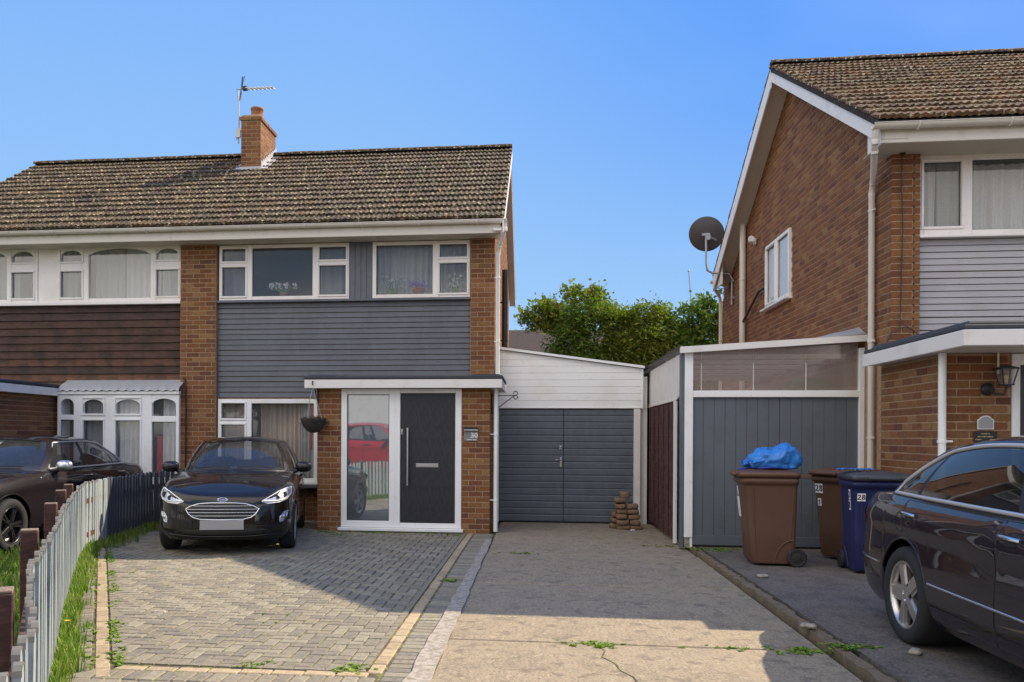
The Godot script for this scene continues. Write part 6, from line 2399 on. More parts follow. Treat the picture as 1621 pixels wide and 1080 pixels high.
func build_car(car: Node3D, kind: String, paint: String) -> void:
	var c := CarShape.new()
	var hatch := kind == "hatch"
	if hatch:
		c.L = 3.95
		c.outline([Vector2(0, 0), Vector2(0.015, 0.25), Vector2(0.06, 0.48), Vector2(0.155, 0.655), Vector2(0.34, 0.785), Vector2(0.62, 0.842), Vector2(1.0, 0.862), Vector2(1.8, 0.866), Vector2(2.8, 0.866), Vector2(3.3, 0.855), Vector2(3.65, 0.80), Vector2(3.84, 0.67), Vector2(3.92, 0.42), Vector2(3.95, 0)], 170)
		c.top = [Vector2(0, 0.725), Vector2(0.1, 0.765), Vector2(0.3, 0.83), Vector2(0.6, 0.885), Vector2(0.95, 0.935), Vector2(1.3, 0.97), Vector2(2.2, 0.99), Vector2(3.0, 1.02), Vector2(3.5, 1.06), Vector2(3.95, 1.07)]
		c.axles = [0.80, 3.29]
		c.roof = [Vector2(1.75, 1.415), Vector2(2.1, 1.468), Vector2(2.5, 1.478), Vector2(3.0, 1.452), Vector2(3.44, 1.40)]
		c.gbase = [Vector2(1.10, 0), Vector2(1.13, 0.30), Vector2(1.22, 0.56), Vector2(1.42, 0.705), Vector2(1.75, 0.755), Vector2(2.2, 0.772), Vector2(2.65, 0.772), Vector2(3.05, 0.765), Vector2(3.4, 0.735), Vector2(3.62, 0.62), Vector2(3.74, 0.38), Vector2(3.78, 0)]
		c.gtop = [Vector2(1.80, 0), Vector2(1.81, 0.22), Vector2(1.85, 0.41), Vector2(1.94, 0.515), Vector2(2.1, 0.56), Vector2(2.35, 0.58), Vector2(2.7, 0.585), Vector2(3.0, 0.575), Vector2(3.22, 0.545), Vector2(3.36, 0.45), Vector2(3.42, 0.26), Vector2(3.44, 0)]
		c.axle_y = 0.30
		c.arch = 0.345
	else:
		c.L = 4.9 if kind == "saloon" else 5.29
		var m := c.L / 4.9
		var pts := []
		for p in [Vector2(0, 0), Vector2(0.02, 0.3), Vector2(0.09, 0.56), Vector2(0.23, 0.75), Vector2(0.5, 0.86), Vector2(1.0, 0.915), Vector2(1.7, 0.93), Vector2(3.4, 0.93), Vector2(4.15, 0.912), Vector2(4.55, 0.86), Vector2(4.78, 0.73), Vector2(4.88, 0.45), Vector2(4.9, 0)]:
			pts.append(Vector2(p.x * m, p.y * (1.0 if kind == "saloon" else 0.98)))
		c.outline(pts, 190)
		c.top = [Vector2(0, 0.70), Vector2(0.15, 0.755), Vector2(0.6, 0.855), Vector2(1.2, 0.935), Vector2(1.6, 0.965), Vector2(2.5, 0.97), Vector2(3.6, 0.985), Vector2(4.2, 0.995), Vector2(4.65, 0.98), Vector2(4.9, 0.94)]
		c.axles = [0.92, 3.82] if kind == "saloon" else [1.02, 4.07]
		c.axle_y = 0.335
		c.arch = 0.385
		c.crown = 0.07
		c.roof = [Vector2(2.2, 1.405), Vector2(2.6, 1.452), Vector2(3.0, 1.46), Vector2(3.4, 1.437), Vector2(3.75, 1.375)]
		c.gbase = [Vector2(1.42, 0), Vector2(1.45, 0.35), Vector2(1.55, 0.63), Vector2(1.80, 0.775), Vector2(2.2, 0.815), Vector2(2.7, 0.828), Vector2(3.2, 0.828), Vector2(3.65, 0.815), Vector2(4.05, 0.775), Vector2(4.3, 0.64), Vector2(4.42, 0.4), Vector2(4.45, 0)]
		c.gtop = [Vector2(2.22, 0), Vector2(2.23, 0.25), Vector2(2.27, 0.43), Vector2(2.36, 0.53), Vector2(2.55, 0.575), Vector2(2.85, 0.595), Vector2(3.2, 0.595), Vector2(3.45, 0.58), Vector2(3.6, 0.55), Vector2(3.68, 0.45), Vector2(3.72, 0.28), Vector2(3.73, 0)]
		if kind == "saloon_b":
			c.roof = [Vector2(2.2, 1.405), Vector2(2.6, 1.455), Vector2(3.0, 1.47), Vector2(3.4, 1.455), Vector2(3.75, 1.415), Vector2(4.06, 1.35)]
			for q in [[6, Vector2(3.25, 0.60)], [7, Vector2(3.62, 0.59)], [8, Vector2(3.86, 0.562)], [9, Vector2(3.99, 0.47)], [10, Vector2(4.04, 0.28)], [11, Vector2(4.06, 0)]]:
				c.gtop[q[0]] = q[1]
			for q in [[7, Vector2(3.74, 0.818)], [8, Vector2(4.18, 0.785)], [9, Vector2(4.42, 0.66)], [10, Vector2(4.54, 0.42)], [11, Vector2(4.58, 0)]]:
				c.gbase[q[0]] = q[1]
		for list in [c.top, c.roof, c.gbase, c.gtop]:
			for q in list.size():
				list[q] = Vector2(list[q].x * m, list[q].y)
	c.ins_s = [Vector2(0, 0.075), Vector2(0.07, 0.035), Vector2(0.18, 0.008), Vector2(0.4, 0.0), Vector2(0.55, 0.006), Vector2(0.68, 0.012), Vector2(0.78, 0.002), Vector2(0.88, 0.022), Vector2(0.95, 0.05), Vector2(1, 0.088)]
	c.ins_f = [Vector2(0, 0.10), Vector2(0.10, 0.03), Vector2(0.22, 0.0), Vector2(0.45, 0.004), Vector2(0.62, 0.012), Vector2(0.78, 0.028), Vector2(0.9, 0.050), Vector2(0.965, 0.082), Vector2(1, 0.145)]
	c.ins_r = [Vector2(0, 0.09), Vector2(0.15, 0.02), Vector2(0.4, 0.0), Vector2(0.6, 0.01), Vector2(1, 0.12)]
	var nc := c.cols.size()
	var hs := [0.0, 0.04, 0.08, 0.13, 0.18, 0.25, 0.33, 0.42, 0.5, 0.58, 0.65, 0.72, 0.78, 0.83, 0.88, 0.92, 0.955, 0.98, 1.0]
	var body := Geo.new(true)
	var rows := []
	for h in hs:
		var row: Array[Vector3] = []
		for k in nc:
			var lo := c.floor_at(k)
			var yt := CarShape.keyed(c.top, c.cols[k].x)
			var y := lerpf(lo, yt, h)
			row.append(c.at(k, (y - c.ybot) / (yt - c.ybot)))
		rows.append(row)
	for j in hs.size() - 1:
		for k in nc - 1:
			for s in [1.0, -1.0]:
				side_quad(body, rows[j][k], rows[j][k + 1], rows[j + 1][k + 1], rows[j + 1][k], s)
	# bonnet and boot: strips from side to side
	var top_row: Array = rows[hs.size() - 1]
	var s_cowl: float = c.gbase[2].x + 0.16
	var s_back: float = c.gbase[9].x - 0.1
	var inner := Geo.new(true)
	var last := []
	var last_s := -1.0
	for k in nc:
		var p: Vector3 = top_row[k]
		var s := c.L / 2.0 - p.z
		var row := []
		var cabin := s > s_cowl and s < s_back
		for j in 17:
			var x := p.x * cos(PI * j / 16.0)
			var lift := c.crown * (smoothstep(0.0, 0.5, s) if s < c.L / 2.0 else 0.5 * smoothstep(c.L, c.L - 0.4, s)) * (p.x * p.x - x * x)
			row.append(Vector3(x, p.y + lift - (0.0 if absf(x) > p.x - 0.001 else 0.0), p.z))
		if k > 0 and last_s >= 0.0:
			var g := inner if cabin else body
			for j in 16:
				g.quad(last[j], row[j], row[j + 1], last[j + 1])
		last = row
		last_s = s
	# pillars and roof
	var n_t: int = c.gbase.size() - 1
	var segs := [[0.0, 2.72, "windscreen"], [2.72, 3.22, "body"], [3.22, 5.02, "side_window"], [5.02, 5.22, "black"], [5.22, 7.0, "side_window"], [7.0, 7.12, "black"], [7.12, 7.9, "side_window"], [7.9, 9.0, "body"], [9.0, 11.0, "rear_window"]]
	if kind == "saloon_b":
		segs[2][1] = 4.56
		segs[3] = [4.56, 4.78, "black"]
		segs[4][0] = 4.78
	var taper := [Vector2(0, 0.93), Vector2(5.0, 0.93), Vector2(6.6, 0.915), Vector2(7.2, 0.85), Vector2(7.6, 0.66), Vector2(7.9, 0.30)]
	if hatch:
		segs = [[0.0, 2.70, "windscreen"], [2.70, 3.2, "body"], [3.2, 5.3, "side_window"], [5.3, 5.5, "black"], [5.5, 7.5, "side_window"], [7.5, 8.9, "body"], [8.9, 11.0, "rear_window"]]
		taper = [Vector2(0, 0.93), Vector2(6.4, 0.92), Vector2(7.1, 0.84), Vector2(7.5, 0.6)]
	var hb := 0.07
	var panes := []
	for sg in segs:
		var type: String = sg[2]
		var n := maxi(4, int((sg[1] - sg[0]) * 9))
		var glass := type.contains("wind")
		var both := Geo.new(true)
		for s in [1.0, -1.0]:
			var pane := Geo.new(true) if type == "side_window" else both
			var black := Geo.new(true)
			for k in n:
				var ta := lerpf(sg[0], sg[1], float(k) / n)
				var tb := lerpf(sg[0], sg[1], float(k + 1) / n)
				var keys_a := [0.0, hb]
				var keys_b := [0.0, hb]
				var ha := CarShape.keyed(taper, ta) if type == "side_window" else (0.955 if glass else 0.93)
				var hb2 := CarShape.keyed(taper, tb) if type == "side_window" else (0.955 if glass else 0.93)
				for q in 9:
					keys_a.append(lerpf(hb, ha, (q + 1) / 9.0))
					keys_b.append(lerpf(hb, hb2, (q + 1) / 9.0))
				keys_a.append(lerpf(ha, 1.0, 0.5))
				keys_b.append(lerpf(hb2, 1.0, 0.5))
				keys_a.append(1.0)
				keys_b.append(1.0)
				for j in keys_a.size() - 1:
					var on_glass := glass and j >= 1 and j <= 9
					var g := pane if on_glass else (black if (type == "black" and j <= 9) or (glass and j == 0) else body)
					var off := -0.004 if on_glass or type == "black" and j <= 9 and j >= 1 else 0.0
					side_quad(g, c.glass(ta, keys_a[j], off), c.glass(tb, keys_b[j], off), c.glass(tb, keys_b[j + 1], off), c.glass(ta, keys_a[j + 1], off), s)
			if glass and (type == "side_window" or s < 0):
				panes.append([type, pane])
			if type != "body":
				panes.append(["window_seal" if glass else "pillar_trim", black])
	last = []
	for k in 121:
		var t := n_t * k / 120.0
		var e := c.glass(t, 1.0)
		var s := c.L / 2.0 - e.z
		var row := []
		for j in 17:
			var x := e.x * cos(PI * j / 16.0)
			row.append(Vector3(x, c.roof_y(s, x), e.z))
		if k > 0:
			for j in 16:
				body.quad(last[j], row[j], row[j + 1], last[j + 1])
		last = row
	# arch lips and sill
	for s in [1.0, -1.0]:
		for a in c.axles:
			var lip := []
			for k in nc:
				if c.floor_at(k) > c.ybot + 0.002 and absf(c.cols[k].x - a) < c.arch:
					lip.append(flipx(rows[0][k] + Vector3(-0.004, 0.0, 0), s))
			if lip.size() > 3:
				body.tube(lip, 0.010, 8)
	part("body", body.done(), M[paint], car)
	part("cabin_trim", inner.done(), M["cabin"], car)
	for p in panes:
		var tinted: bool = p[0] != "windscreen"
		if p[0] == "window_seal" or p[0] == "pillar_trim":
			part(p[0], p[1].done(), M["car_trim"], car)
			continue
		part(p[0], p[1].done(), M["car_glass_dark"] if tinted and kind == "saloon_b" else M["car_glass"], car)
	# underside and wheel housings
	var un := Geo.new()
	var wid := 0.70
	un.cbox(Vector3(0, 0.27, 0), Vector3(wid * 2 - 0.30, 0.12, c.L - 0.5), 0.05)
	un.cbox(Vector3(0, 0.32, (c.L / 2.0 - (c.axles[0] + c.axles[1]) / 2.0)), Vector3(1.6, 0.2, c.axles[1] - c.axles[0] - 0.85), 0.03)
	part("underside", un.done(), M["car_trim"], car)
	var R := 0.305 if hatch else 0.335
	for a in c.axles:
		var z: float = c.L / 2.0 - a
		for s in [1.0, -1.0]:
			var hg := Geo.new()
			var ro := []
			for x in [0.35, c.cols[nc / 2].y - 0.045]:
				var ring := []
				for k in 17:
					var w := PI * k / 16.0
					ring.append(Vector3(x * s, c.axle_y + sin(w) * (c.arch + 0.012) - 0.05, z + cos(w) * (c.arch + 0.012)))
				ro.append(ring)
			hg.grid(ro)
			hg.soft(false)
			var ctr := Vector3(0.35 * s, c.axle_y - 0.05, z)
			for k in 16:
				hg.tri(ctr, ro[0][k], ro[0][k + 1])
			part("wheel_housing", hg.done(), M["car_trim"], car)
			var inset := 0.115 if hatch else 0.125
			wheel(car, Vector3((c.cols[nc / 2].y - inset) * s, R - 0.004, z), s, R, 0.20 if hatch else 0.225, 0.205 if hatch else 0.228, "wide" if kind == "saloon_b" else "dark" if kind == "saloon" else "twin")
	# seats and steering wheel
	var sz: float = c.L / 2.0 - (c.gtop[3].x + 0.35)
	for x in [-0.37, 0.37]:
		seat(car, Vector3(x, 0.0, sz))
		seat(car, Vector3(x, -0.02, sz - 0.82))
	var sw := Geo.new()
	var ring := []
	for k in 25:
		var a := TAU * k / 24.0
		ring.append(Vector3(-0.37 + 0.18 * cos(a), 0.93 + 0.17 * sin(a), sz + 0.56 + 0.06 * sin(a)))
	sw.tube(ring, 0.014, 6)
	part("steering_wheel", sw.done(), M["car_trim"], car)
	# mirrors
	var sm: float = c.gbase[3].x + 0.16
	for s in [1.0, -1.0]:
		var mg := Geo.new(true)
		var mr := []
		var ctr := Vector3(c.cols[nc / 2].y + 0.055, CarShape.keyed(c.top, sm) + 0.065, c.L / 2.0 - sm)
		for j in 13:
			var ring2 := []
			var v := PI * j / 12.0
			for k in 20:
				var u := TAU * k / 20.0
				var d := Vector3(signf(cos(u)) * pow(absf(cos(u)), 0.7) * sin(v), signf(sin(u)) * pow(absf(sin(u)), 0.75) * sin(v), cos(v))
				ring2.append(flipx(ctr + d * Vector3(0.115, 0.078, 0.085 if d.z > 0 else 0.05), s))
			mr.append(ring2)
		mg.grid(mr, true, s < 0)
		var mp := part("door_mirror", mg.done(), M[paint] if kind != "saloon" else M["steel"], car)
		var st := Geo.new()
		st.tube([flipx(ctr + Vector3(-0.08, -0.05, -0.01), s), flipx(ctr + Vector3(-0.17, -0.075, 0.0), s)], 0.032, 8)
		part("stalk", st.done(), M["car_trim"], mp)
	# shut lines and doors along the sides
	var yw := func(sx: float) -> float: return CarShape.keyed(c.top, sx) - 0.012
	var d0: float = c.gbase[3].x + 0.02
	var d1: float = 2.42 if hatch else (2.83 if kind == "saloon" else 2.64) * c.L / 4.9
	var d2: float = 3.28 if hatch else 3.92 * c.L / 4.9
	for s in [1.0, -1.0]:
		var put := func(a: float, b: float) -> Vector3: return flipx(c.side(a, b, 0.0026), s)
		var lay := func(a: float, b: float) -> Vector3: return flipx(c.side(a, b, 0.0015), s)
		var doors := [[Vector2(d0 - 0.12, 0.28), Vector2(d1 - 0.01, 0.27), Vector2(d1, 0.6), Vector2(d1 + 0.01, yw.call(d1)), Vector2(d0 + 0.05, yw.call(d0)), Vector2(d0 - 0.12, yw.call(d0) - 0.06)]]
		var ax: float = c.axles[1]
		doors.append([Vector2(d1 + 0.01, 0.27), Vector2(ax - c.arch - 0.05, 0.27), Vector2(ax - c.arch * 0.93, c.axle_y + c.arch * 0.45), Vector2(ax - c.arch * 0.6, c.axle_y + c.arch * 0.92), Vector2(d2 - 0.15, 0.80), Vector2(d2 - 0.09, yw.call(d2)), Vector2(d1 + 0.02, yw.call(d1))])
		for q in doors:
			var pg := laid_patch(q, put, 10, 8)
			var dp := part("door", pg.done(), M[paint], car)
			var ln := Geo.new()
			laid_line(ln, q, lay, 0.0032, true)
			part("door_seam", ln.done(), M["car_trim"], dp)
			var hx: float = (d1 - 0.12) if q == doors[0] else (d2 - 0.17 if hatch else d2 - 0.24)
			var hy: float = yw.call(hx) - 0.085
			var hp := Geo.new()
			var pa := c.side(hx - 0.10, hy, 0.008)
			var pb := c.side(hx + 0.10, hy + 0.004, 0.008)
			hp.tube([flipx(pa, s), flipx(pa.lerp(pb, 0.2) + Vector3(0.022, 0.004, 0), s), flipx(pa.lerp(pb, 0.8) + Vector3(0.024, 0.006, 0), s), flipx(pb, s)], 0.013, 8)
			part("handle", hp.done(), M[paint] if hatch else M["chrome"], dp)
			var cup := laid_patch([Vector2(hx - 0.06, hy - 0.035), Vector2(hx + 0.05, hy - 0.035), Vector2(hx + 0.06, hy + 0.02), Vector2(hx - 0.07, hy + 0.02)], func(a: float, b: float) -> Vector3: return flipx(c.side(a, b, 0.0034), s), 2, 4)
			part("handle_cup", cup.done(), M["car_trim"], dp)
		if not hatch:
			var ch := Geo.new()
			var bottom := []
			var over := []
			for k in 41:
				var t := lerpf(3.22, 7.9, k / 40.0)
				bottom.append(flipx(c.glass(t, hb, 0.004), s))
				over.append(flipx(c.glass(t, CarShape.keyed(taper, t), 0.002), s))
			ch.tube(bottom, 0.014, 8)
			ch.tube(over, 0.0135, 8)
			ch.tube([bottom[40], over[40]], 0.009, 8)
			ch.tube([bottom[0], over[0]], 0.009, 8)
			part("window_chrome", ch.done(), M["reflector"], car)
			if kind == "saloon_b":
				var strip := Geo.new()
				laid_line(strip, [Vector2(c.axles[0] + c.arch + 0.06, 0.46), Vector2(c.axles[1] - c.arch - 0.03, 0.475)], func(a: float, b: float) -> Vector3: return flipx(c.side(a, b, 0.004), s), 0.009, false, 16)
				laid_line(strip, [Vector2(c.axles[1] + c.arch + 0.05, 0.50), Vector2(c.L - 0.28, 0.505)], func(a: float, b: float) -> Vector3: return flipx(c.side(a, b, 0.004), s), 0.008, false, 8)
				part("side_strip", strip.done(), M["chrome"], car)
				var cap := []
				for k in 17:
					var a := TAU * k / 16.0
					cap.append(flipx(c.side(c.axles[1] + 0.05 + 0.085 * cos(a), 0.835 + 0.075 * sin(a), 0.001), s))
				var fl := Geo.new()
				fl.tube(cap, 0.0028, 5)
				if s < 0:
					part("fuel_flap", fl.done(), M["car_trim"], car)
			var tl := laid_patch([Vector2(c.L - 0.42, 0.80), Vector2(c.L - 0.20, 0.70), Vector2(c.L - 0.10, 0.72), Vector2(c.L - 0.10, 0.86), Vector2(c.L - 0.24, 0.90)], func(a: float, b: float) -> Vector3: return flipx(c.side(a, b, 0.005), s), 3, 3)
			part("tail_light", tl.done(), M["tail_red"], car)
	car_front(car, c, kind, paint)


func car_front(car: Node3D, c: CarShape, kind: String, paint: String) -> void:
	var hatch := kind == "hatch"
	var f := func(off: float) -> Callable: return func(x: float, y: float) -> Vector3: return c.front(x, y, off)
	var k := 1.0 if hatch else 1.06
	# grille
	var hexa := [Vector2(-0.28, 0.643), Vector2(-0.14, 0.653), Vector2(0.14, 0.653), Vector2(0.28, 0.643), Vector2(0.38, 0.614), Vector2(0.445, 0.578), Vector2(0.41, 0.520), Vector2(0.35, 0.475), Vector2(0.26, 0.452), Vector2(0, 0.448), Vector2(-0.26, 0.452), Vector2(-0.35, 0.475), Vector2(-0.41, 0.520), Vector2(-0.445, 0.578), Vector2(-0.38, 0.614)]
	var gr := part("grille", laid_patch(hexa, f.call(0.004), 6, 4).done(), M["car_trim"], car)
	var ring := Geo.new()
	laid_line(ring, hexa, f.call(0.009), 0.0085, true, 6, 8)
	part("surround", ring.done(), M["chrome"], gr)
	for y in [0.495, 0.535, 0.575, 0.615]:
		var wide: float = clampf(0.44 - absf(y - 0.578) * 0.75, 0.2, 0.435) if y < 0.578 else 0.43 - (y - 0.578) * 1.75
		var bar := Geo.new()
		laid_line(bar, [Vector2(-wide, y), Vector2(wide, y)], f.call(0.010), 0.0042, false, 24, 6)
		part("grille_bar", bar.done(), M["chrome"], gr)
	# lower air intake and lip
	part("air_intake", laid_patch([Vector2(-0.56, 0.262), Vector2(0.56, 0.262), Vector2(0.60, 0.30), Vector2(0.50, 0.335), Vector2(-0.50, 0.335), Vector2(-0.60, 0.30)], f.call(0.003), 4, 6).done(), M["car_trim"], car)
	var lip := Geo.new()
	laid_line(lip, [Vector2(-0.66, 0.262), Vector2(-0.3, 0.238), Vector2(0.3, 0.238), Vector2(0.66, 0.262)], f.call(0.006), 0.010, false, 12, 6)
	part("bumper_lip", lip.done(), M[paint], car)
	# bonnet shut line
	var seam := Geo.new()
	var pts := []
	for i in 33:
		var x := lerpf(-0.66, 0.66, i / 32.0)
		pts.append(c.front(x, 0.712 + 0.05 * pow(absf(x) / 0.66, 3.0), 0.001))
	seam.tube(pts, 0.003, 6)
	part("bonnet_seam", seam.done(), M["car_trim"], car)
	for s in [1.0, -1.0]:
		var put := func(x: float, y: float) -> Vector3: return flipx(c.front(x, y, 0.004), s)
		var pol := [Vector2(0.475, 0.668), Vector2(0.55, 0.640), Vector2(0.68, 0.652), Vector2(0.775, 0.690), Vector2(0.815, 0.745), Vector2(0.812, 0.818), Vector2(0.765, 0.820), Vector2(0.67, 0.782), Vector2(0.56, 0.718)]
		var lamp := part("headlight", laid_patch(pol, put, 5, 3).done(), M["reflector"], car)
		var inn := Geo.new()
		for e in [[0.735, 0.742, 0.040], [0.655, 0.708, 0.034]]:
			var p := c.front(e[0], e[1], 0.004)
			inn.lathe([Vector2(e[2], 0.0), Vector2(e[2] * 0.96, 0.010), Vector2(e[2] * 0.72, 0.006), Vector2(0, 0.004)], 18, Transform3D(Basis(Vector3.RIGHT, PI / 2 - 0.3), flipx(p, s)))
		part("lens", inn.done(), M["car_trim"], lamp)
		var rim := Geo.new()
		laid_line(rim, pol, func(x: float, y: float) -> Vector3: return flipx(c.front(x, y, 0.008), s), 0.006, true, 4, 6)
		laid_line(rim, [Vector2(0.50, 0.672), Vector2(0.60, 0.668), Vector2(0.71, 0.678), Vector2(0.785, 0.712)], func(x: float, y: float) -> Vector3: return flipx(c.front(x, y, 0.012), s), 0.0085, false, 5, 6)
		part("lamp_trim", rim.done(), M["sticker"], lamp)
		var amber := laid_patch([Vector2(0.785, 0.735), Vector2(0.808, 0.745), Vector2(0.806, 0.805), Vector2(0.785, 0.80)], func(x: float, y: float) -> Vector3: return flipx(c.front(x, y, 0.010), s), 2, 3)
		part("indicator", amber.done(), M["cabin_light"], lamp)
		var fog := [Vector2(0.690, 0.405), Vector2(0.725, 0.41), Vector2(0.765, 0.465), Vector2(0.785, 0.535), Vector2(0.735, 0.525), Vector2(0.695, 0.465)]
		var fp := part("fog_lamp", laid_patch(fog, func(x: float, y: float) -> Vector3: return flipx(c.front(x, y, 0.005), s), 3, 4).done(), M["reflector"], car)
		var fr := Geo.new()
		laid_line(fr, fog, func(x: float, y: float) -> Vector3: return flipx(c.front(x, y, 0.008), s), 0.007, true, 4, 6)
		part("fog_surround", fr.done(), M["chrome"], fp)
		var eye := Geo.new()
		eye.lathe([Vector2(0.028, 0.0), Vector2(0.026, 0.012), Vector2(0, 0.014)], 16, Transform3D(Basis(Vector3(0, 1, 0), 0.6 * s) * Basis(Vector3.RIGHT, PI / 2), flipx(c.front(0.735, 0.468, 0.005), s)))
		part("lens", eye.done(), M["steel"], fp)
		var wip := Geo.new()
		var wp := []
		for i in 9:
			var t := lerpf(0.15, 1.9, i / 8.0)
			wp.append(flipx(c.glass(t, 0.10 + 0.03 * i / 8.0, 0.012), s))
		wip.tube(wp, 0.009, 6)
		part("wiper", wip.done(), M["car_trim"], car)
	if kind == "hatch":
		var np := Geo.new()
		var p := c.front(0, 0.385, 0.014)
		np.cbox(p, Vector3(0.525, 0.118, 0.014), 0.004)
		part("number_plate", np.done(), M["plate_grey"], car)
		var em := Geo.new()
		var xf := Transform3D(Basis(Vector3.RIGHT, PI / 2 - 0.35), c.front(0, 0.690, 0.010))
		xf = xf.scaled_local(Vector3(1.0, 1.0, 0.42))
		em.lathe([Vector2(0.064, 0.0), Vector2(0.062, 0.007), Vector2(0.0, 0.009)], 28, xf)
		var bad := part("emblem", em.done(), M["emblem_blue"], car)
		var er := Geo.new()
		var loop := []
		for i in 29:
			var a := TAU * i / 28.0
			loop.append(xf * Vector3(cos(a) * 0.060, 0.008, sin(a) * 0.058))
		er.tube(loop, 0.0035, 6)
		part("emblem_ring", er.done(), M["chrome"], bad)
		var word := lettering(bad, "script", "Ford", 0.026, Vector3.ZERO, "sticker", 0.0, false, 0.002, "Droid Serif", 1.25)
		word.transform = Transform3D(Basis(Vector3.RIGHT, -0.35).scaled_local(Vector3(1.35, 1, 1)), c.front(0, 0.690, 0.010) + Vector3(0, 0.004, 0.011))


func build_cars() -> void:
	var a := thing("parked_car", "black hatchback with chrome barred grille parked on the block paving", "car", Vector3(-4.16, 0.0, -11.64), 13.0)
	a.scale = Vector3.ONE * 0.97
	build_car(a, "hatch", "paint_black")
	var b := thing("parked_car", "dark saloon with silver mirror parked beyond the picket fence", "car", Vector3(-7.36, -0.02, -11.37), 0.0)
	build_car(b, "saloon", "paint_plum")
	var c := thing("parked_car", "black saloon with wide spoked silver wheels parked on the right hand drive", "car", Vector3(3.40, 0.04, -4.80), 0.0)
	build_car(c, "saloon_b", "paint_blueblack")
	var d := thing("parked_car", "red hatchback parked in the street, mirrored in the porch side light", "car", Vector3(-5.3, -0.02, 3.6), 90.0)
	d.scale = Vector3(1.12, 1.3, 1.12)
	build_car(d, "hatch", "paint_red")


# ---------------------------------------------------------------- small things
func rounded_ring(w: float, d: float, r: float, y: float, c := Vector2.ZERO) -> Array:
	var out := []
	for q in [[1, 1], [-1, 1], [-1, -1], [1, -1]]:
		var base: float = {[1, 1]: 0.0, [-1, 1]: PI / 2, [-1, -1]: PI, [1, -1]: PI * 1.5}[q]
		for k in 5:
			var a := base + PI / 2 * k / 4.0
			out.append(Vector3(c.x + q[0] * (w / 2.0 - r) + cos(a) * r, y, c.y + q[1] * (d / 2.0 - r) + sin(a) * r))
	return out


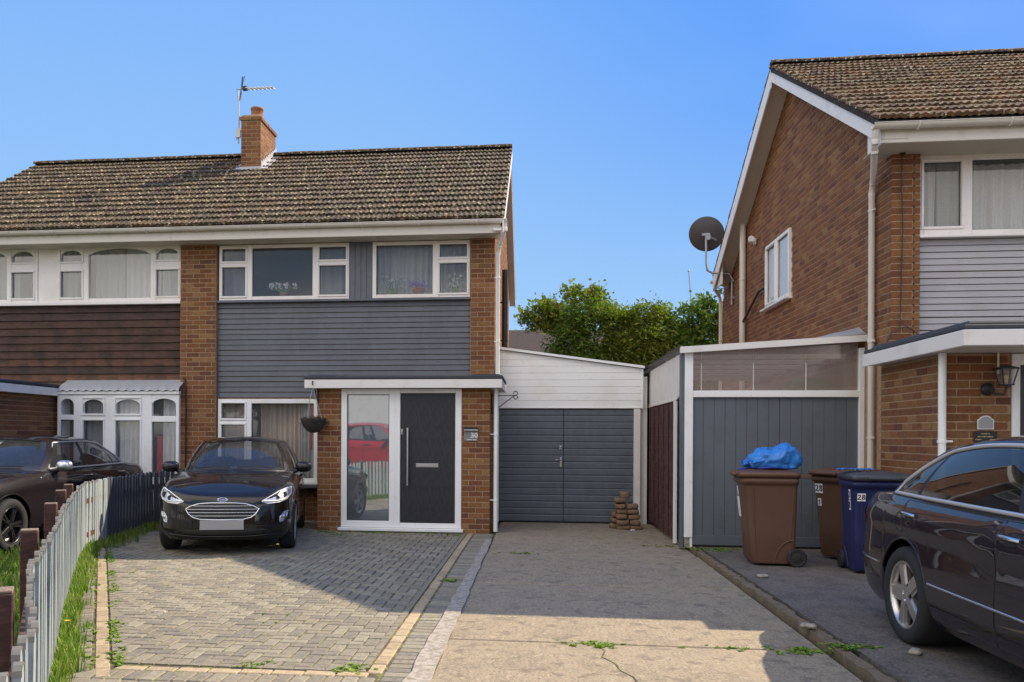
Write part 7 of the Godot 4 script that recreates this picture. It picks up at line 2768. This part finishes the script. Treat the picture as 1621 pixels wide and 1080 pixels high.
# a two wheeled bin, its front towards +z, its wheels and handle at the back
func bin(called: String, label: String, at: Vector3, turn: float, m: String, lid_m: String, group: String, stickers: Array) -> Node3D:
	var o := thing(called, label, "wheelie bin", at, turn, group)
	var g := Geo.new()
	var rows := []
	for e in [[0.46, 0.44, 0.05, 0.03], [0.475, 0.47, 0.05, 0.06], [0.50, 0.50, 0.05, 0.40], [0.535, 0.55, 0.05, 0.86], [0.55, 0.57, 0.05, 0.90], [0.575, 0.605, 0.05, 0.905], [0.575, 0.605, 0.05, 0.965], [0.54, 0.57, 0.05, 0.97]]:
		rows.append(rounded_ring(e[0], e[1], e[2], e[3], Vector2(0, (e[1] - 0.44) * 0.28)))
	g.grid(rows, true, true)
	part("body", g.done(), M[m], o)
	# shallow panel and ribs of the front and sides
	var rb := Geo.new()
	for x in [-0.17, 0.17]:
		rb.tube([Vector3(x, 0.12, 0.242), Vector3(x * 1.12, 0.84, 0.302)], 0.008, 6)
	for s in [-1.0, 1.0]:
		for z in [-0.17, 0.20]:
			rb.tube([Vector3(s * 0.236, 0.12, z * 0.95), Vector3(s * 0.270, 0.86, z * 1.15)], 0.008, 6)
		var arc := []
		for k in 9:
			var a := PI * 0.5 * k / 8.0
			arc.append(Vector3(s * (0.238 + 0.02 * sin(a)), 0.04 + 0.25 * sin(a), -0.20 + 0.19 * cos(a)))
		rb.tube(arc, 0.007, 6)
	part("rib", rb.done(), M[m], o)
	var lid := Geo.new()
	var lr := []
	for e in [[0.585, 0.615, 0.975], [0.605, 0.64, 0.972], [0.60, 0.64, 1.02], [0.57, 0.61, 1.035], [0.42, 0.47, 1.050], [0.20, 0.3, 1.058], [0.02, 0.02, 1.060]]:
		lr.append(rounded_ring(e[0], e[1], minf(0.05, e[0] * 0.4), e[2], Vector2(0, 0.055)))
	lid.grid(lr, true, true)
	lid.cbox(Vector3(0, 1.0, 0.388), Vector3(0.30, 0.035, 0.05), 0.012)
	for s in [-1.0, 1.0]:
		lid.cbox(Vector3(s * 0.12, 1.052, 0.05), Vector3(0.035, 0.016, 0.42), 0.006)
	part("lid", lid.done(), M[lid_m], o)
	var hd := Geo.new()
	hd.tube([Vector3(-0.24, 0.99, -0.37), Vector3(0.24, 0.99, -0.37)], 0.016, 10)
	for x in [-0.24, -0.08, 0.08, 0.24]:
		hd.cbox(Vector3(x, 0.985, -0.31), Vector3(0.03, 0.04, 0.14), 0.008)
	part("handle", hd.done(), M[m], o)
	for s in [-1.0, 1.0]:
		var w := Geo.new()
		var turn_x := Transform3D(Basis(Vector3(0, 0, 1), -PI / 2 * s), Vector3(s * 0.25, 0.10, -0.235))
		w.lathe([Vector2(0.0, 0.022), Vector2(0.05, 0.024), Vector2(0.065, 0.012), Vector2(0.078, 0.026), Vector2(0.1, 0.022), Vector2(0.1, -0.022), Vector2(0.078, -0.026), Vector2(0, -0.024)], 26, turn_x)
		part("wheel", w.done(), M["rubber"], o)
	var ax := Geo.new()
	ax.tube([Vector3(-0.25, 0.10, -0.235), Vector3(0.25, 0.10, -0.235)], 0.011, 8)
	part("axle", ax.done(), M["galvanised"], o)
	for s in stickers:
		# [text, offset across, height, which face: 0 front, 1 left side, tall]
		var y: float = s[2]
		var t: float = s[4]
		var lean := 0.1
		var wide: float = t * 0.62 * (s[0] as String).length() + t * 0.2
		var face := node_part("number_sticker", o)
		if s[3] == 0:
			face.transform = Transform3D(Basis(Vector3.RIGHT, lean), Vector3(s[1], y, 0.2668 + (y - 0.4) * 0.0855 + 0.004))
		else:
			face.transform = Transform3D(Basis(Vector3.UP, -PI / 2) * Basis(Vector3.RIGHT, 0.045), Vector3(-(0.236 + 0.037 * y + 0.006), y, s[1]))
		var st := Geo.new()
		st.box(Vector3.ZERO, Vector3(wide, t * 1.45, 0.002))
		part("label", st.done(), M["sticker"], face)
		if (s[0] as String).length() > 0 and s[0] != " ":
			lettering(face, "digits", s[0], t, Vector3(0, -0.0, 0.002), "ink", 0.0, true, 0.002)
	return o


func bins() -> void:
	var g := "bins before the grey plank doors"
	bin("wheelie_bin", "brown wheelie bin on its own with a blue bag on the lid", Vector3(2.585, 0.04, -9.95), -93.0, "bin_brown", "bin_brown", g, [[" ", -0.20, 0.80, 0, 0.07], [" ", -0.20, 0.62, 0, 0.16]])
	bin("wheelie_bin", "brown wheelie bin half hidden behind the blue one", Vector3(3.62, 0.04, -10.42), -62.0, "bin_brown", "bin_brown", g, [["28", -0.18, 0.82, 0, 0.075], ["1", -0.18, 0.66, 0, 0.06]])
	bin("wheelie_bin", "blue wheelie bin with grey lid and number stickers, behind the black saloon", Vector3(3.52, 0.04, -9.5), -5.0, "bin_blue", "bin_lid_grey", g, [["2", 0.16, 0.82, 1, 0.07], ["8", 0.16, 0.71, 1, 0.07], ["28", -0.195, 0.80, 0, 0.055]])
	bag()
	# blue scrap on the blue bin's lid and under the bag
	var sc := thing("plastic_sheet", "crumpled bright blue plastic sheet lying on the grey bin lid", "plastic sheet", Vector3(3.34, 1.095, -9.52), -5.0)
	var r := RandomNumberGenerator.new()
	r.seed = 9
	var rows := []
	for j in 9:
		var row := []
		for k in 15:
			row.append(Vector3(lerpf(-0.17, 0.17, k / 14.0) + r.randf_range(-0.01, 0.01), 0.006 + absf(sin(k * 1.3 + j)) * 0.022 + r.randf() * 0.01, lerpf(-0.10, 0.10, j / 8.0)))
		rows.append(row)
	var sg := Geo.new()
	sg.grid(rows, false, true)
	part("sheet", sg.done(), M["bag_blue"], sc)


func bag() -> void:
	var o := thing("shopping_bag", "crumpled blue woven plastic bag lying on the brown bin lid", "bag", Vector3(2.60, 1.105, -9.95), -6.0)
	var n := FastNoiseLite.new()
	n.seed = 4
	n.frequency = 2.4
	n.fractal_type = FastNoiseLite.FRACTAL_RIDGED
	n.fractal_octaves = 3
	var g := Geo.new()
	var rows := []
	for j in 29:
		var v := PI * j / 28.0
		var row := []
		for k in 64:
			var u := TAU * k / 64.0
			var d := Vector3(cos(u) * sin(v), cos(v), sin(u) * sin(v))
			var p := Vector3(signf(d.x) * pow(absf(d.x), 0.8) * 0.275, d.y * 0.13 + 0.12, signf(d.z) * pow(absf(d.z), 0.8) * 0.19)
			# two lumps with a dip between them
			var dip := exp(-pow((p.x - 0.03) / 0.06, 2.0)) * 0.05 + exp(-pow((p.x + 0.26) / 0.07, 2.0)) * 0.05
			if d.y > 0.0:
				p.y += 0.05 * sin(p.x * 9.0 + 0.6) - dip + 0.035 * smoothstep(0.02, 0.2, p.x)
			var f := n.get_noise_3d(p.x * 1.2, p.y * 1.6 + 3.0, p.z * 1.2)
			var e := n.get_noise_3d(p.x * 3.1 + 7.0, p.y * 3.6, p.z * 3.1)
			p += d * (f * 0.06 + e * 0.035)
			p.y = maxf(p.y * 0.80, 0.002 + 0.004 * absf(e))
			row.append(p)
		rows.append(row)
	g.grid(rows, true, true)
	part("sack", g.done(), M["bag_blue"], o)
	var h := Geo.new()
	for q in [[Vector3(-0.12, 0.235, 0.02), Vector3(-0.08, 0.275, 0.04), Vector3(0.0, 0.265, 0.03), Vector3(0.08, 0.285, 0.0), Vector3(0.11, 0.25, -0.02)], [Vector3(0.12, 0.26, 0.05), Vector3(0.18, 0.315, 0.05), Vector3(0.24, 0.29, 0.03), Vector3(0.25, 0.2, 0.02)]]:
		for k in q.size() - 1:
			var a: Vector3 = q[k] * Vector3(1, 0.8, 1)
			var b: Vector3 = q[k + 1] * Vector3(1, 0.8, 1)
			var s := Vector3(0, 0.004, 0.02)
			h.quad(a - s, b - s, b + s, a + s)
	part("handle", h.done(), M["bag_deep"], o)
	var hem := Geo.new()
	var path := []
	for k in 33:
		var u := TAU * k / 32.0
		path.append(Vector3(cos(u) * 0.272, 0.012 + 0.006 * sin(u * 5.0), sin(u) * 0.185))
	hem.tube(path, 0.014, 6)
	hem.box(Vector3(-0.31, -0.005, 0.06), Vector3(0.10, 0.02, 0.05), Basis(Vector3(0, 0, 1), 0.3))
	part("hem", hem.done(), M["bag_deep"], o)


func stones() -> void:
	# two columns of rough blocks and one on top, before the garage door jamb
	var r := RandomNumberGenerator.new()
	r.seed = 31
	var rowname := ["bottom", "second", "third", "fourth", "fifth", "sixth"]
	for c in 2:
		var y := 0.0
		for k in (6 if c == 0 else 5):
			var h := r.randf_range(0.072, 0.09)
			var s := Vector3(0.175 + r.randf_range(-0.02, 0.015), h - 0.006, 0.22)
			var at := Vector3(1.345 + 0.19 * c + r.randf_range(-0.012, 0.012) - 0.012 * k * (1 - c) - 0.014 * k * c, y, -13.62 + r.randf_range(-0.015, 0.015))
			var words := "%s block of the %s column of rough brown stones by the garage jamb" % [rowname[k], "door side" if c == 0 else "fence side"]
			stone_block(at, s, r.randf_range(-6, 6), words, r.randi())
			y += h
	stone_block(Vector3(1.36, 0.49, -13.6), Vector3(0.135, 0.10, 0.15), 12.0, "small sandy block lying on top of the stacked stones", 5)
	for k in 3:
		stone_block(Vector3(1.20 + 0.02 * k, 0.085 * k, -13.80), Vector3(0.12, 0.08, 0.2), 8.0 * k, "%s shaded stone leaning on the door behind the stack" % rowname[k], 50 + k)
	var ch := thing("rubble_chip", "pale chip of rubble lying before the stacked stones", "rubble", Vector3(1.46, 0.0, -13.40))
	var g := Geo.new()
	g.cbox(Vector3(0, 0.012, 0), Vector3(0.075, 0.022, 0.03), 0.006, Basis(Vector3.UP, 0.5))
	part("chip", g.done(), M["white_paint"], ch)


func stone_block(at: Vector3, s: Vector3, turn: float, label: String, seed_: int) -> void:
	var o := thing("stone_block", label, "stone block", at, turn, "rough stones stacked by the garage")
	var n := FastNoiseLite.new()
	n.seed = seed_ % 10000
	n.frequency = 9.0
	var g := Geo.new()
	var rows := []
	for j in 9:
		var v := PI * j / 8.0
		var row := []
		for k in 16:
			var u := TAU * k / 16.0
			var d := Vector3(cos(u) * sin(v), cos(v), sin(u) * sin(v))
			var p := Vector3(signf(d.x) * pow(absf(d.x), 0.35), signf(d.y) * pow(absf(d.y), 0.4), signf(d.z) * pow(absf(d.z), 0.35)) * s / 2.0 * 1.02
			p += d * n.get_noise_3dv(p) * 0.022
			row.append(p + Vector3(0, s.y / 2.0, 0))
		rows.append(row)
	g.grid(rows, true, true)
	part("block", g.done(), M["stone"], o)


func flowers(parent: Node3D, at: Vector3, spread: Vector3, n: int, petal: String, seed_: int, size := 0.02, stems := true) -> void:
	var r := RandomNumberGenerator.new()
	r.seed = seed_
	var s := Geo.new()
	var f := Geo.new()
	for k in n:
		var tip := at + Vector3(r.randf_range(-1, 1) * spread.x, spread.y * r.randf_range(0.45, 1.0), r.randf_range(-1, 1) * spread.z)
		if stems:
			s.tube([at + (tip - at) * 0.05, at.lerp(tip, 0.6) + Vector3(0, 0.02, 0), tip], 0.0025, 4)
		for j in 3:
			var q := tip + Vector3(r.randfn(0, 1), r.randfn(0, 1), r.randfn(0, 1)) * size * 0.8
			for e in 5:
				var a := TAU * e / 5.0
				var u := Vector3(cos(a), sin(a), 0.35).rotated(Vector3.UP, r.randf_range(-0.5, 0.5)) * size
				var v := Vector3(cos(a + 1.2), sin(a + 1.2), 0.2) * size * 0.9
				f.tri(q, q + u, q + v)
	if stems:
		part("stem", s.done(), M["stem_green"], parent)
	part("blossom", f.done(), M[petal], parent)


func pots() -> void:
	var a := thing("flower_pot", "pot of white flowers behind the large upstairs pane on the left", "flower pot", Vector3(-4.33, 3.79, -14.19))
	var g := Geo.new()
	g.lathe([Vector2(0, 0), Vector2(0.05, 0), Vector2(0.07, 0.07), Vector2(0.075, 0.07), Vector2(0.075, 0.085), Vector2(0, 0.08)], 20)
	part("pot", g.done(), M["terracotta"], a)
	flowers(a, Vector3(0, 0.07, 0), Vector3(0.24, 0.20, 0.05), 60, "flower_white", 3, 0.0105)
	var b := thing("flower_pot", "pot of mauve flowers in the right hand upstairs window", "flower pot", Vector3(-2.0, 3.79, -14.19))
	var h := Geo.new()
	h.lathe([Vector2(0, 0), Vector2(0.075, 0), Vector2(0.1, 0.11), Vector2(0.105, 0.11), Vector2(0.105, 0.13), Vector2(0, 0.12)], 20)
	part("pot", h.done(), M["terracotta"], b)
	flowers(b, Vector3(0, 0.11, 0), Vector3(0.13, 0.13, 0.07), 30, "flower_mauve", 4, 0.02, false)
	for k in 2:
		var x: float = [-2.42, -1.38][k]
		var c := thing("orchid", ["tall white flowered plant left in the right hand upstairs window", "white flowered plant behind the narrow upstairs pane by the brick pier"][k], "plant", Vector3(x, 3.79, -14.2))
		flowers(c, Vector3(0, 0.0, 0), Vector3(0.2 - 0.06 * k, 0.36, 0.05), 26, "flower_white", 7 + k, 0.010)
		var lf := Geo.new()
		for e in 7:
			var an := TAU * e / 7.0
			lf.tri(Vector3(0, 0, 0), Vector3(cos(an) * 0.1, 0.16, sin(an) * 0.04 - 0.01), Vector3(cos(an + 0.3) * 0.05, 0.05, sin(an) * 0.03))
		part("leaves", lf.done(), M["stem_green"], c)
	var d := thing("number_plaque", "slate house plaque reading 30 under a small solar lamp", "plaque", Vector3(-0.985, 1.48, -12.695))
	slab(d, "plate", Vector3(-0.105, -0.105, 0.0), Vector3(0.105, 0.045, 0.012), "plaque_grey", 0.003)
	slab(d, "lamp_hood", Vector3(-0.10, 0.05, 0.0), Vector3(0.10, 0.10, 0.05), "ink", 0.012)
	slab(d, "lamp_rim", Vector3(-0.105, 0.046, 0.0), Vector3(0.105, 0.066, 0.056), "lead", 0.006)
	lettering(d, "digits", "30", 0.078, Vector3(0.045, -0.02, 0.013), "sticker", 0.0, true, 0.002)
	var ln := Geo.new()
	for k in 11:
		if k != 6:
			ln.box(Vector3(-0.055 + 0.0125 * k, -0.086, 0.0125), Vector3(0.009, 0.010 if k % 3 > 0 else 0.014, 0.002))
	part("street_line", ln.done(), M["sticker"], d)
	# hanging basket on its iron bracket
	var e := thing("hanging_basket", "dark hanging basket on a black scrolled bracket left of the porch", "hanging basket", Vector3(-3.33, 1.50, -12.55))
	var br := Geo.new()
	br.tube([Vector3(0.0, 0.71, -0.14), Vector3(0.0, 0.42, -0.14)], 0.012, 6)
	br.tube([Vector3(0.0, 0.66, -0.14), Vector3(-0.02, 0.685, 0.0), Vector3(-0.03, 0.70, 0.04)], 0.011, 6)
	br.tube([Vector3(0.0, 0.46, -0.14), Vector3(0.0, 0.50, -0.08), Vector3(-0.01, 0.60, -0.03), Vector3(-0.02, 0.67, -0.02)], 0.010, 6)
	var sc := []
	for k in 14:
		var an := -PI / 2 + TAU * k / 13.0 * 0.9
		sc.append(Vector3(-0.03, 0.735 + 0.025 * sin(an), 0.05 + 0.025 * cos(an)))
	br.tube(sc, 0.009, 6)
	part("bracket", br.done(), M["black_iron"], e)
	var ch := Geo.new()
	for k in 4:
		var an := TAU * k / 4.0 + 0.4
		ch.tube([Vector3(-0.03, 0.69, 0.04), Vector3(cos(an) * 0.155 - 0.03, 0.20, sin(an) * 0.155 + 0.0)], 0.0035, 5)
	part("chain", ch.done(), M["galvanised"], e)
	var bowl := Geo.new()
	bowl.lathe([Vector2(0.0, -0.02), Vector2(0.08, 0.0), Vector2(0.15, 0.07), Vector2(0.19, 0.175), Vector2(0.20, 0.20), Vector2(0.18, 0.20), Vector2(0.0, 0.19)], 26, Transform3D(Basis.IDENTITY, Vector3(-0.03, 0, 0)))
	part("bowl", bowl.done(), M["coir"], e)
	var lf := Geo.new()
	var r := RandomNumberGenerator.new()
	r.seed = 15
	for k in 420:
		var an := r.randf() * TAU
		var rad := 0.215 * sqrt(r.randf())
		var p := Vector3(cos(an) * rad - 0.03, 0.195 + 0.045 * (1.0 - rad / 0.215) * r.randf() - (0.10 * r.randf() if rad > 0.17 else 0.0), sin(an) * rad)
		var q := Vector3(r.randf_range(-1, 1), r.randf_range(-0.4, 1), r.randf_range(-1, 1)).normalized() * 0.032
		lf.tri(p, p + q, p + q.rotated(Vector3.UP, 0.9) * 0.7)
	part("plants", lf.done(), M["dry_twig"], e)
	# empty bracket at the other end of the porch
	var f := thing("basket_bracket", "empty black scrolled bracket on the right end of the porch", "bracket", Vector3(-0.69, 1.95, -12.86))
	var bb := Geo.new()
	bb.tube([Vector3(0.0, 0.14, 0), Vector3(0.0, -0.17, 0)], 0.010, 6)
	bb.tube([Vector3(0.0, 0.105, 0), Vector3(0.36, 0.115, 0)], 0.0085, 6)
	bb.tube([Vector3(0.0, -0.15, 0), Vector3(0.12, -0.06, 0), Vector3(0.30, 0.08, 0), Vector3(0.36, 0.115, 0)], 0.0075, 6)
	for s in [1.0, -1.0]:
		var loop := []
		for k in 13:
			var an := TAU * k / 12.0 * 0.8
			loop.append(Vector3(0.36 + 0.028 * sin(an), 0.115 + s * (0.03 - 0.03 * cos(an)), 0))
		bb.tube(loop, 0.008, 6)
	part("arm", bb.done(), M["black_iron"], f)
	# chips of stone and dry leaves on the drives
	for q in [[Vector3(-3.05, -0.02, -6.62), "pale dry leaf lying at the lawn edge under the fence", "leaf_litter"], [Vector3(1.98, 0.05, -6.55), "broken grey stone on the end of the crumbling kerb", "rubble"], [Vector3(2.45, 0.04, -5.9), "small pale stone beside the rear wheel of the black saloon", "rubble"], [Vector3(2.25, 0.04, -8.9), "flat pale chip lying on the right hand drive by the kerb", "rubble"]]:
		var s := thing("loose_stone", q[1], "stone", q[0])
		var sg := Geo.new()
		sg.cbox(Vector3(0, 0.018, 0), Vector3(0.11, 0.035, 0.07), 0.014, Basis(Vector3.UP, q[0].x * 3.0))
		part("lump", sg.done(), M["kerb"], s)
